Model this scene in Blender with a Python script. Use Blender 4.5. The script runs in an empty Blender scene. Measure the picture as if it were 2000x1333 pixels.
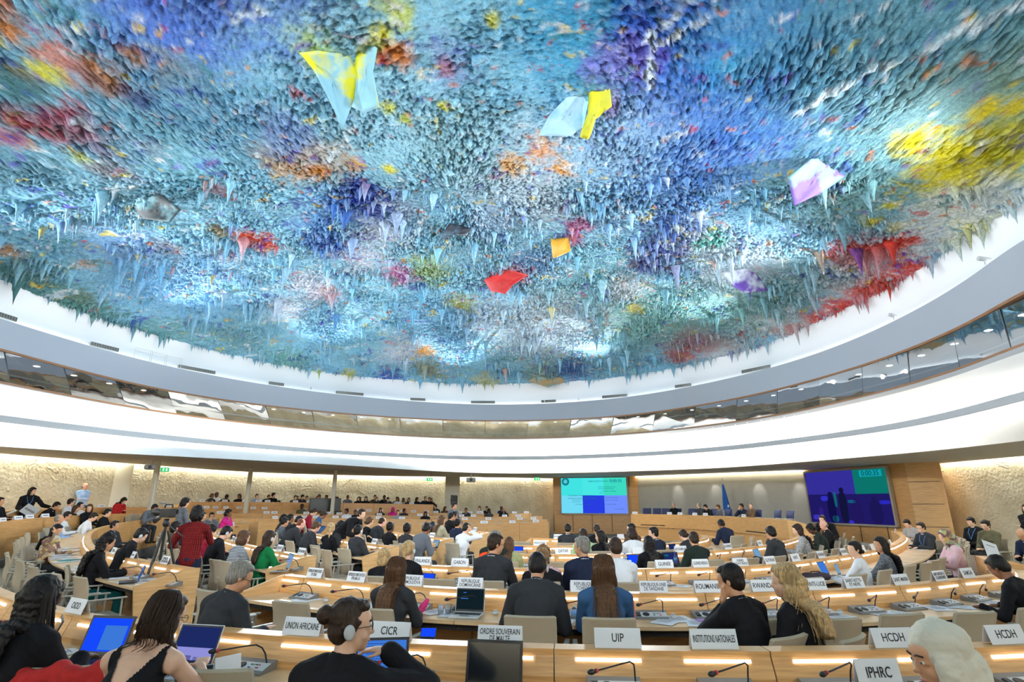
import bpy, bmesh, math, random
import numpy as np
from mathutils import Vector, Matrix, Quaternion
random.seed(5)
SC = bpy.context.scene
COL = SC.collection
# ------------------------------------------------------------------ camera, light, exposure
PITCH = math.radians(16.49); FPX = 1066.0; EYE = 1.82
cam_d = bpy.data.cameras.new('camera'); cam = bpy.data.objects.new('camera', cam_d); COL.objects.link(cam)
cam.location = (0, 0, EYE); cam.rotation_euler = (math.pi/2 + PITCH, 0, 0)
cam_d.lens = 36*FPX/2000; cam_d.sensor_width = 36; cam_d.clip_end = 200; cam_d.clip_start = 0.05
SC.camera = cam
w = bpy.data.worlds.new('world'); SC.world = w; w.use_nodes = True
w.node_tree.nodes['Background'].inputs[0].default_value = (0.9, 0.95, 1, 1)
w.node_tree.nodes['Background'].inputs[1].default_value = 0.3
SC.view_settings.view_transform = 'Standard'; SC.view_settings.look = 'None'
SC.view_settings.gamma = 1; SC.view_settings.exposure = 0.0
COVE_POWER = 45.0      # hidden tubes behind the grey lip of the gallery front
RIM_POWER = 7.0       # hidden tubes at the foot of the painted dome
WALL_POWER = 60.0      # slot lights along the top of the walls
DOME_SPOTS = 4700.0     # projectors on the gallery rim that light the dome
SEAT_FILL = 230.0      # added spots without fixtures that brighten the seats

def at(x, y, h):
    """point of the photograph's pixel on the horizontal plane z=h"""
    u = (x-1000)/FPX; v = (666.5-y)/FPX
    dx = u; dy = math.cos(PITCH)-v*math.sin(PITCH); dz = math.sin(PITCH)+v*math.cos(PITCH)
    t = (h-EYE)/dz
    return Vector((dx*t, dy*t, h))
def atz(x, y, depth):
    """point of the pixel at a given depth along the view axis"""
    u = (x-1000)/FPX; v = (666.5-y)/FPX
    return Vector((u, math.cos(PITCH)-v*math.sin(PITCH), math.sin(PITCH)+v*math.cos(PITCH)))*depth + Vector((0, 0, EYE))
def azdir(x, y):
    p = atz(x, y, 1); return Vector((p.x, p.y)).normalized()

# ------------------------------------------------------------------ materials
MATS = {}
def lin(c):
    return tuple((v/12.92 if v <= .04045 else ((v+.055)/1.055)**2.4) for v in [k/255 for k in c]) + (1,)
def mat(name, rgb, rough=.6, metal=0, var=0.0, scale=8, emit=None, bump=0, bscale=60, spec=.5, sheen=0):
    if name in MATS: return MATS[name]
    m = bpy.data.materials.new(name); m.use_nodes = True
    nt = m.node_tree; b = nt.nodes['Principled BSDF']
    b.inputs['Base Color'].default_value = lin(rgb); b.inputs['Roughness'].default_value = rough
    b.inputs['Metallic'].default_value = metal; b.inputs['Specular IOR Level'].default_value = spec
    if sheen: b.inputs['Sheen Weight'].default_value = sheen
    tc = nt.nodes.new('ShaderNodeTexCoord')
    if var:
        n = nt.nodes.new('ShaderNodeTexNoise'); n.inputs['Scale'].default_value = scale; n.inputs['Detail'].default_value = 4
        nt.links.new(tc.outputs['Object'], n.inputs['Vector'])
        mx = nt.nodes.new('ShaderNodeMix'); mx.data_type = 'RGBA'
        c = lin(rgb); mx.inputs['A'].default_value = tuple(k*(1-var) for k in c[:3])+(1,)
        mx.inputs['B'].default_value = tuple(min(1, k*(1+var)) for k in c[:3])+(1,)
        nt.links.new(n.outputs['Fac'], mx.inputs['Factor']); nt.links.new(mx.outputs['Result'], b.inputs['Base Color'])
    if bump:
        n2 = nt.nodes.new('ShaderNodeTexNoise'); n2.inputs['Scale'].default_value = bscale; n2.inputs['Detail'].default_value = 5
        nt.links.new(tc.outputs['Object'], n2.inputs['Vector'])
        bp = nt.nodes.new('ShaderNodeBump'); bp.inputs['Strength'].default_value = bump; bp.inputs['Distance'].default_value = .02
        nt.links.new(n2.outputs['Fac'], bp.inputs['Height']); nt.links.new(bp.outputs['Normal'], b.inputs['Normal'])
    if emit:
        b.inputs['Emission Color'].default_value = lin(rgb); b.inputs['Emission Strength'].default_value = emit
    MATS[name] = m
    return m
def emis(name, rgb, s):
    if name in MATS: return MATS[name]
    m = bpy.data.materials.new(name); m.use_nodes = True; nt = m.node_tree
    nt.nodes.clear(); e = nt.nodes.new('ShaderNodeEmission'); o = nt.nodes.new('ShaderNodeOutputMaterial')
    e.inputs[0].default_value = lin(rgb); e.inputs[1].default_value = s; nt.links.new(e.outputs[0], o.inputs[0])
    MATS[name] = m; return m
def wood(name, rgb, rough=.42):
    if name in MATS: return MATS[name]
    m = bpy.data.materials.new(name); m.use_nodes = True; nt = m.node_tree; b = nt.nodes['Principled BSDF']
    tc = nt.nodes.new('ShaderNodeTexCoord'); mp = nt.nodes.new('ShaderNodeMapping'); mp.inputs['Scale'].default_value = (1.2, 1.2, 26)
    nt.links.new(tc.outputs['Object'], mp.inputs[0])
    n = nt.nodes.new('ShaderNodeTexNoise'); n.inputs['Scale'].default_value = 2.5; n.inputs['Detail'].default_value = 6
    n.inputs['Distortion'].default_value = .6
    nt.links.new(mp.outputs[0], n.inputs['Vector'])
    r = nt.nodes.new('ShaderNodeValToRGB'); c = lin(rgb)
    r.color_ramp.elements[0].position = .3; r.color_ramp.elements[0].color = (c[0]*.78, c[1]*.72, c[2]*.62, 1)
    r.color_ramp.elements[1].position = .68; r.color_ramp.elements[1].color = (min(1, c[0]*1.1), min(1, c[1]*1.1), min(1, c[2]*1.12), 1)
    nt.links.new(n.outputs['Fac'], r.inputs[0]); nt.links.new(r.outputs[0], b.inputs['Base Color'])
    b.inputs['Roughness'].default_value = rough
    MATS[name] = m; return m
M_WHITE = mat('white plaster', (236, 238, 240), .8, bump=.12, bscale=12)
M_COVE = mat('cove white', (238, 238, 236), .75)
M_FASCIA = mat('grey fascia', (168, 176, 188), .7, bump=.1, bscale=200)
M_LIP = mat('grey lip', (176, 180, 184), .7)
M_SOFFIT = mat('soffit', (205, 203, 196), .8)
M_TRIM = wood('brown trim', (150, 108, 74))
M_TUBE = emis('cove tube', (255, 252, 242), COVE_POWER)
M_RIMTUBE = emis('rim tube', (240, 248, 255), RIM_POWER)
M_WALLTUBE = emis('slot tube', (255, 252, 238), WALL_POWER)
M_WOOD = wood('beech veneer', (214, 164, 104))
M_WOOD2 = wood('pale beech', (220, 178, 124))
M_TOP = wood('desk top', (222, 190, 148), .3)
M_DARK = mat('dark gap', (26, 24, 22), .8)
M_CARPET = mat('carpet', (122, 118, 110), .95, var=.18, scale=40, bump=.3, bscale=300)
M_LED = emis('led strip', (255, 246, 236), 5.0)
M_PLATE = mat('plate white', (240, 240, 243), .5)
M_INK = mat('ink', (22, 22, 24), .6)
M_CHAIR = mat('chair beige', (172, 160, 138), .85, var=.08, scale=120, bump=.15, bscale=300)
M_FRAME = mat('chair frame', (162, 158, 146), .45)
M_NAVY = mat('navy leather', (40, 52, 98), .4)
M_BLACK = mat('black plastic', (22, 22, 24), .45)
M_GREYP = mat('grey plastic', (118, 114, 110), .5)
M_LGREY = mat('light plastic', (200, 203, 204), .4)
M_SILV = mat('silver', (188, 190, 194), .3, metal=.6)
M_PAPER = mat('paper', (234, 234, 238), .7)

# ------------------------------------------------------------------ object helpers
def link_mesh(name, verts, faces, m, parent=None, smooth=False, mats=None, fm=None):
    me = bpy.data.meshes.new(name); me.from_pydata([tuple(v) for v in verts], [], faces)
    for k in (mats or ([m] if m else [])): me.materials.append(k)
    if fm:
        for p, i in zip(me.polygons, fm): p.material_index = i
    if smooth:
        me.polygons.foreach_set('use_smooth', [True]*len(me.polygons))
    me.update()
    o = bpy.data.objects.new(name, me); COL.objects.link(o)
    if parent: o.parent = parent
    return o
def tag(o, label=None, cat=None, group=None, kind=None):
    if label: o['label'] = label
    if cat: o['category'] = cat
    if group: o['group'] = group
    if kind: o['kind'] = kind
    return o
def empty(name, loc=(0, 0, 0), rz=0, **k):
    o = bpy.data.objects.new(name, None); COL.objects.link(o); o.location = loc; o.rotation_euler = (0, 0, rz)
    o.empty_display_size = .1
    return tag(o, **k)
def copy_tree(o, parent=None):
    c = o.copy(); COL.objects.link(c)
    for k in ('label', 'group'):
        if parent is None and k in c: del c[k]
    c.parent = parent
    for ch in list(o.children): copy_tree(ch, c)
    return c
class MB:
    """collects boxes, tubes, lathes into one mesh"""
    def __init__(s): s.v = []; s.f = []
    def add(s, vs, fs):
        n = len(s.v); s.v += [tuple(v) for v in vs]; s.f += [tuple(i+n for i in f) for f in fs]
    def box(s, c, d, rot=None, bev=0):
        hx, hy, hz = d[0]/2, d[1]/2, d[2]/2
        c = Vector(c)
        if bev and min(hx, hy, hz) > bev:
            b = bev; vs = []; idx = {}
            pts = []
            for sx in (-1, 1):
                for sy in (-1, 1):
                    for sz in (-1, 1):
                        pts += [(sx*(hx-b), sy*(hy-b), sz*hz), (sx*(hx-b), sy*hy, sz*(hz-b)), (sx*hx, sy*(hy-b), sz*(hz-b))]
            bm = bmesh.new(); [bm.verts.new(p) for p in pts]; bmesh.ops.convex_hull(bm, input=bm.verts)
            bm.verts.index_update(); vs = [v.co.copy() for v in bm.verts]; fs = [tuple(v.index for v in f.verts) for f in bm.faces]; bm.free()
        else:
            vs = [Vector((x, y, z)) for x in (-hx, hx) for y in (-hy, hy) for z in (-hz, hz)]
            fs = [(0, 1, 3, 2), (4, 6, 7, 5), (0, 4, 5, 1), (2, 3, 7, 6), (0, 2, 6, 4), (1, 5, 7, 3)]
        if rot is not None: vs = [rot @ v for v in vs]
        s.add([v+c for v in vs], fs); return s
    def tube(s, pts, r, n=8, cap=True):
        pts = [Vector(p) for p in pts]; rs = r if isinstance(r, (list, tuple)) else [r]*len(pts)
        vs = []; fs = []; up = Vector((0, 0, 1)); prev = None
        for i, p in enumerate(pts):
            d = (pts[min(i+1, len(pts)-1)]-pts[max(i-1, 0)]).normalized()
            if prev is None:
                a = d.cross(up)
                if a.length < .05: a = d.cross(Vector((1, 0, 0)))
            else: a = prev - d*prev.dot(d)
            a.normalize(); prev = a; b = d.cross(a)
            for k in range(n):
                t = 2*math.pi*k/n; vs.append(p+(a*math.cos(t)+b*math.sin(t))*rs[i])
        for i in range(len(pts)-1):
            for k in range(n):
                fs.append((i*n+k, i*n+(k+1) % n, (i+1)*n+(k+1) % n, (i+1)*n+k))
        if cap: fs += [tuple(range(n))[::-1], tuple((len(pts)-1)*n+k for k in range(n))]
        s.add(vs, fs); return s
    def lathe(s, c, prof, n=16, axis=None):
        c = Vector(c); vs = []; fs = []
        q = Vector((0, 0, 1)).rotation_difference(Vector(axis)).to_matrix() if axis else Matrix.Identity(3)
        for r, z in prof:
            for k in range(n):
                t = 2*math.pi*k/n; vs.append(q @ Vector((r*math.cos(t), r*math.sin(t), z))+c)
        for i in range(len(prof)-1):
            for k in range(n): fs.append((i*n+k, i*n+(k+1) % n, (i+1)*n+(k+1) % n, (i+1)*n+k))
        fs += [tuple(range(n))[::-1], tuple((len(prof)-1)*n+k for k in range(n))]
        s.add(vs, fs); return s
    def ell(s, c, r, rot=None, n=14, m=9):
        c = Vector(c); vs = []; fs = []
        for i in range(m+1):
            ph = math.pi*i/m - math.pi/2
            for k in range(n):
                t = 2*math.pi*k/n
                v = Vector((r[0]*math.cos(ph)*math.cos(t), r[1]*math.cos(ph)*math.sin(t), r[2]*math.sin(ph)))
                vs.append((rot @ v if rot is not None else v)+c)
        for i in range(m):
            for k in range(n): fs.append((i*n+k, i*n+(k+1) % n, (i+1)*n+(k+1) % n, (i+1)*n+k))
        s.add(vs, fs); return s
    def prism(s, poly, y0, y1, fn=None):
        """polygon in (x,z), extruded along y"""
        n = len(poly); vs = [Vector((p[0], y0, p[1])) for p in poly]+[Vector((p[0], y1, p[1])) for p in poly]
        if fn: vs = [fn(v) for v in vs]
        fs = [tuple(range(n)), tuple(range(2*n-1, n-1, -1))]+[(k, k+n, (k+1) % n+n, (k+1) % n) for k in range(n)]
        s.add(vs, fs); return s
    def build(s, name, m, parent=None, smooth=False):
        o = link_mesh(name, s.v, s.f, m, parent, smooth)
        return o
def shade(o, ang=40):
    o.data.polygons.foreach_set('use_smooth', [True]*len(o.data.polygons))
    try: o.data.set_sharp_from_angle(angle=math.radians(ang))
    except Exception: pass
    return o

# ------------------------------------------------------------------ ring curves of the hall
CX, CY = -1.5, 14.0
BACK = [(-15.5, 8), (-15.5, 1), (-11, -4.5), (-2, -6.5), (6, -5), (11, -1), (12.2, 4)]
def ring_fn(px, h, grow=0, drop=()):
    pts = [at(x, y, h) for x, y in px]
    pts = [(p.x, p.y) for p in pts]+[b for b in BACK]
    pol = []
    for p in pts:
        dx, dy = p[0]-CX, p[1]-CY
        pol.append((math.atan2(dy, dx) % (2*math.pi), math.hypot(dx, dy)+grow))
    pol.sort()
    n = len(pol); T = [a for a, _ in pol]; Rr = [b for _, b in pol]
    sl = []
    for i in range(n):
        t0, t1 = T[i-1]-(2*math.pi if i == 0 else 0), T[(i+1) % n]+(2*math.pi if i == n-1 else 0)
        a = (Rr[i]-Rr[i-1])/(T[i]-t0); b = (Rr[(i+1) % n]-Rr[i])/(t1-T[i])
        sl.append((a*(t1-T[i])+b*(T[i]-t0))/(t1-t0))
    def f0(t):
        t = t % (2*math.pi)
        for i in range(n):
            lo = T[i]; hi = T[(i+1) % n]+(2*math.pi if i == n-1 else 0)
            tt = t if t >= T[0] else t+2*math.pi
            if lo <= tt <= hi:
                d = hi-lo; s = (tt-lo)/d; j = (i+1) % n
                return ((2*s**3-3*s**2+1)*Rr[i]+(s**3-2*s**2+s)*d*sl[i]+(-2*s**3+3*s**2)*Rr[j]+(s**3-s**2)*d*sl[j])
        return Rr[0]
    N = 720; tab = np.array([f0(2*math.pi*i/N) for i in range(N)]); ker = np.exp(-.5*(np.arange(-24, 25)/8.0)**2); ker /= ker.sum()
    tab = np.convolve(np.concatenate([tab[-24:], tab, tab[:24]]), ker, 'valid')
    def f(t):
        u = (t % (2*math.pi))/(2*math.pi)*N; i = int(u); return float(tab[i % N]*(1-u+i)+tab[(i+1) % N]*(u-i))
    return f
HZ = {'A': 3.35, 'B2': 4.035, 'B': 4.235, 'C': 5.02, 'D': 5.10, 'E': 6.2, 'F': 7.16, 'G': 8.41}
RA = ring_fn([(0, 872.8), (350, 892), (700, 911), (1000, 925.5), (1250, 920.5), (1400, 915), (1550, 904), (1650, 896), (1750, 887.5), (1850, 878), (1950, 867), (2000, 861)], HZ['A'])
RB = ring_fn([(0, 817.5), (350, 858), (700, 886), (1000, 895.5), (1200, 890), (1400, 877.5), (1550, 861), (1650, 848), (1750, 832.5), (1850, 812), (1950, 786), (2000, 771)], 4.135)
RC = ring_fn([(0, 759), (350, 820), (700, 853.5), (1000, 864), (1200, 856), (1400, 836), (1550, 813), (1650, 792), (1750, 768.5), (1850, 739.5), (1950, 704), (2000, 684)], HZ['C'])
RD = ring_fn([(0, 751), (350, 813), (700, 848), (1000, 859), (1200, 851.5), (1400, 832), (1550, 808), (1650, 786), (1750, 762), (1850, 733), (1950, 696.5), (2000, 675)], HZ['D'])
RE = ring_fn([(0, 685), (350, 769.5), (700, 812), (1000, 824), (1200, 815.5), (1400, 788), (1550, 755), (1650, 727), (1750, 694.5), (1850, 654), (1950, 602.5), (2000, 569.5)], HZ['E'])
RF = ring_fn([(0, 622), (350, 720.5), (700, 775), (1000, 791), (1200, 779), (1400, 744.5), (1550, 705.5), (1650, 670), (1750, 625), (1850, 570), (1950, 500), (2000, 458)], HZ['F'])
RG = ring_fn([(0, 544), (175, 612), (350, 666), (650, 728), (1000, 749), (1200, 737), (1350, 710), (1500, 670), (1570, 638), (1650, 602), (1750, 551), (1850, 488), (1950, 416), (2000, 377)], HZ['G'])
WALLPX = [(0, 888), (216, 904), (310, 911), (500, 924), (700, 930), (1000, 934), (1060, 935)]
def wallring():
    pts = WALLPX+[(1240, 938), (1400, 934), (1573, 928), (1760, 915), (1840, 906), (2000, 893)]
    return ring_fn(pts, 3.35)
BACKWALL = BACK
RW0 = wallring()
def RW(t):
    return max(RW0(t), RA(t)+1.1)
def P2(fn, t, off=0): r = fn(t)+off; return (CX+r*math.cos(t), CY+r*math.sin(t))
def loft(name, layers, m, n=260, t0=0, t1=2*math.pi, parent=None, smooth=True, kind='structure', closed=False):
    """layers: list of (ring function, z, radial offset)"""
    vs = []; fs = []
    full = abs((t1-t0)-2*math.pi) < 1e-6
    K = n if full else n+1
    for fn, z, off in layers:
        for i in range(K):
            t = t0+(t1-t0)*i/n; x, y = P2(fn, t, off); vs.append((x, y, z))
    L = len(layers)
    for j in range(L if closed else L-1):
        for i in range(n):
            a = j*K+i; b = j*K+(i+1) % K; j2 = (j+1) % L
            fs.append((a, b, j2*K+(i+1) % K, j2*K+i))
    o = link_mesh(name, vs, fs, m, parent, smooth)
    if smooth:
        try: o.data.set_sharp_from_angle(angle=math.radians(35))
        except Exception: pass
    if kind: o['kind'] = kind
    return o
# room shell
fl = [P2(RW, 2*math.pi*i/200, .3) for i in range(200)]
o = link_mesh('floor', [(x, y, 0) for x, y in fl], [tuple(range(200))], M_CARPET); o['kind'] = 'structure'

def wallmat():
    m = bpy.data.materials.new('rough stucco'); m.use_nodes = True; nt = m.node_tree; b = nt.nodes['Principled BSDF']
    tc = nt.nodes.new('ShaderNodeTexCoord')
    n = nt.nodes.new('ShaderNodeTexNoise'); n.inputs['Scale'].default_value = 1.2; n.inputs['Detail'].default_value = 8
    r = nt.nodes.new('ShaderNodeValToRGB'); r.color_ramp.elements[0].color = lin((182, 172, 146)); r.color_ramp.elements[1].color = lin((212, 204, 180))
    r.color_ramp.elements[0].position = .3; r.color_ramp.elements[1].position = .7
    nt.links.new(tc.outputs['Object'], n.inputs['Vector']); nt.links.new(n.outputs['Fac'], r.inputs[0]); nt.links.new(r.outputs[0], b.inputs['Base Color'])
    n2 = nt.nodes.new('ShaderNodeTexNoise'); n2.inputs['Scale'].default_value = 9; n2.inputs['Detail'].default_value = 8
    nt.links.new(tc.outputs['Object'], n2.inputs['Vector'])
    v = nt.nodes.new('ShaderNodeTexNoise'); v.inputs['Scale'].default_value = .9; v.inputs['Distortion'].default_value = 1.2; v.inputs['Detail'].default_value = 3
    nt.links.new(tc.outputs['Object'], v.inputs['Vector'])
    mr = nt.nodes.new('ShaderNodeValToRGB'); e = mr.color_ramp.elements
    e[0].position = .585; e[0].color = (0, 0, 0, 1); e[1].position = .6; e[1].color = (1, 1, 1, 1); e2 = mr.color_ramp.elements.new(.615); e2.color = (0, 0, 0, 1)
    nt.links.new(v.outputs['Fac'], mr.inputs[0])
    ad = nt.nodes.new('ShaderNodeMath'); ad.operation = 'MULTIPLY_ADD'; ad.inputs[1].default_value = .9
    nt.links.new(mr.outputs[0], ad.inputs[0]); nt.links.new(n2.outputs['Fac'], ad.inputs[2])
    bp = nt.nodes.new('ShaderNodeBump'); bp.inputs['Strength'].default_value = .6; bp.inputs['Distance'].default_value = .06
    nt.links.new(ad.outputs[0], bp.inputs['Height']); nt.links.new(bp.outputs['Normal'], b.inputs['Normal'])
    b.inputs['Roughness'].default_value = .9
    return m
M_WALL = wallmat()
loft('wall_round', [(RW, 0, 0), (RW, 3.9, 0)], M_WALL)
loft('trim_1', [(RW, 3.6, 0), (RW, 3.6, -.3), (RW, 3.35, -.3)], M_SOFFIT)
loft('trim_2', [(RW, 3.35, -.3), (RA, 3.35, 0)], M_SOFFIT)
loft('trim_3', [(RW, 3.575, -.08), (RW, 3.575, -.17), (RW, 3.595, -.17), (RW, 3.595, -.08)], M_WALLTUBE, closed=True, smooth=False)
# gallery front: a continuous curved white cove with a grey lip floating in front
def mix(f, g, k): return lambda t: f(t)*(1-k)+g(t)*k
prof = []
def coveR(k):
    def f(t):
        a, b, c = RA(t), RB(t)+.5, RC(t); m = .46
        return a*(k-m)*(k-1)/m + b*k*(k-1)/(m*(m-1)) + c*k*(k-m)/(1-m)
    return f
for i in range(13):
    k = i/12; prof.append((coveR(k), HZ['A']+(HZ['C']-HZ['A'])*k, 0))
loft('trim_4', prof, M_COVE)
loft('trim_5', [(RB, HZ['B2'], 0), (RB, HZ['B'], 0), (RB, HZ['B'], .05), (RB, HZ['B2'], .05)], M_LIP, closed=True)
loft('trim_6', [(RB, 4.105, .2), (RB, 4.165, .2), (RB, 4.165, .27), (RB, 4.105, .27)], M_TUBE, closed=True, smooth=False)
loft('trim_7', [(RC, HZ['C'], 0), (RD, HZ['D'], -.02), (RD, HZ['D']+.03, -.02), (RD, HZ['D']+.03, .1)], M_LIP)
loft('trim_8', [(RD, HZ['D']+.03, -.03), (RD, HZ['D']+.09, -.03), (RD, HZ['D']+.09, .06)], M_TRIM)
loft('trim_9', [(RE, HZ['E'], .1), (RE, HZ['E'], -.03), (RE, HZ['E']+.07, -.03)], M_TRIM)
loft('trim_10', [(RE, HZ['E']+.07, -.02), (RF, HZ['F'], 0), (RF, HZ['F']+.02, .06)], M_FASCIA)
prof = []
for i in range(8):
    k = i/7; z = HZ['F']+(HZ['G']-HZ['F'])*k
    prof.append((mix(RF, RG, k), z-.05*(1-k), .35*math.sin(math.pi*(.15+.85*k))**.9+.0))
loft('trim_11', [(RF, HZ['F']-.06, .05)]+[(RF, HZ['F']-.06, .3)]+prof[1:], M_WHITE)
loft('trim_12', [(RF, HZ['F']-.05, .10), (RF, HZ['F']-.05, .17), (RF, HZ['F']-.02, .17), (RF, HZ['F']-.02, .10)], M_RIMTUBE, closed=True, smooth=False)
# interpreters' booths behind the glass: dark room, glass panes, white mullions
M_BOOTH = mat('booth dark', (52, 56, 60), .8)
loft('wall_gallery', [(RD, HZ['D'], 1.8), (RE, HZ['E']+.1, 1.8)], M_BOOTH)
loft('trim_13', [(RD, HZ['D']+.02, .1), (RD, HZ['D']+.02, 1.8)], M_BOOTH)
loft('trim_14', [(RE, HZ['E']+.1, .0), (RE, HZ['E']+.1, 1.8)], M_BOOTH)
# ------------------------------------------------------------------ the painted dome
RISE = 2.0
def domez(x, y):
    t = math.atan2(y-CY, x-CX); r = math.hypot(x-CX, y-CY); R = RG(t)
    return HZ['G']+RISE*(1-min(1, r/R)**2)
def on_dome(px, py):
    h = HZ['G']
    for _ in range(12):
        p = at(px, py, h); h = .5*h+.5*domez(p.x, p.y)
    return at(px, py, h)
rng = np.random.default_rng(3)
def perlin(x, y, seed):
    g = np.random.default_rng(seed); ang = g.random(4096)*2*np.pi; gx = np.cos(ang); gy = np.sin(ang)
    xi = np.floor(x).astype(np.int64); yi = np.floor(y).astype(np.int64); xf = x-xi; yf = y-yi
    u = xf*xf*xf*(xf*(xf*6-15)+10); v = yf*yf*yf*(yf*(yf*6-15)+10)
    def d(ix, iy, fx, fy):
        k = ((ix*73856093) ^ (iy*19349663)) & 4095
        return gx[k]*fx+gy[k]*fy
    a = d(xi, yi, xf, yf); b = d(xi+1, yi, xf-1, yf); c = d(xi, yi+1, xf, yf-1); e = d(xi+1, yi+1, xf-1, yf-1)
    return (a*(1-u)+b*u)*(1-v)+(c*(1-u)+e*u)*v
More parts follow.
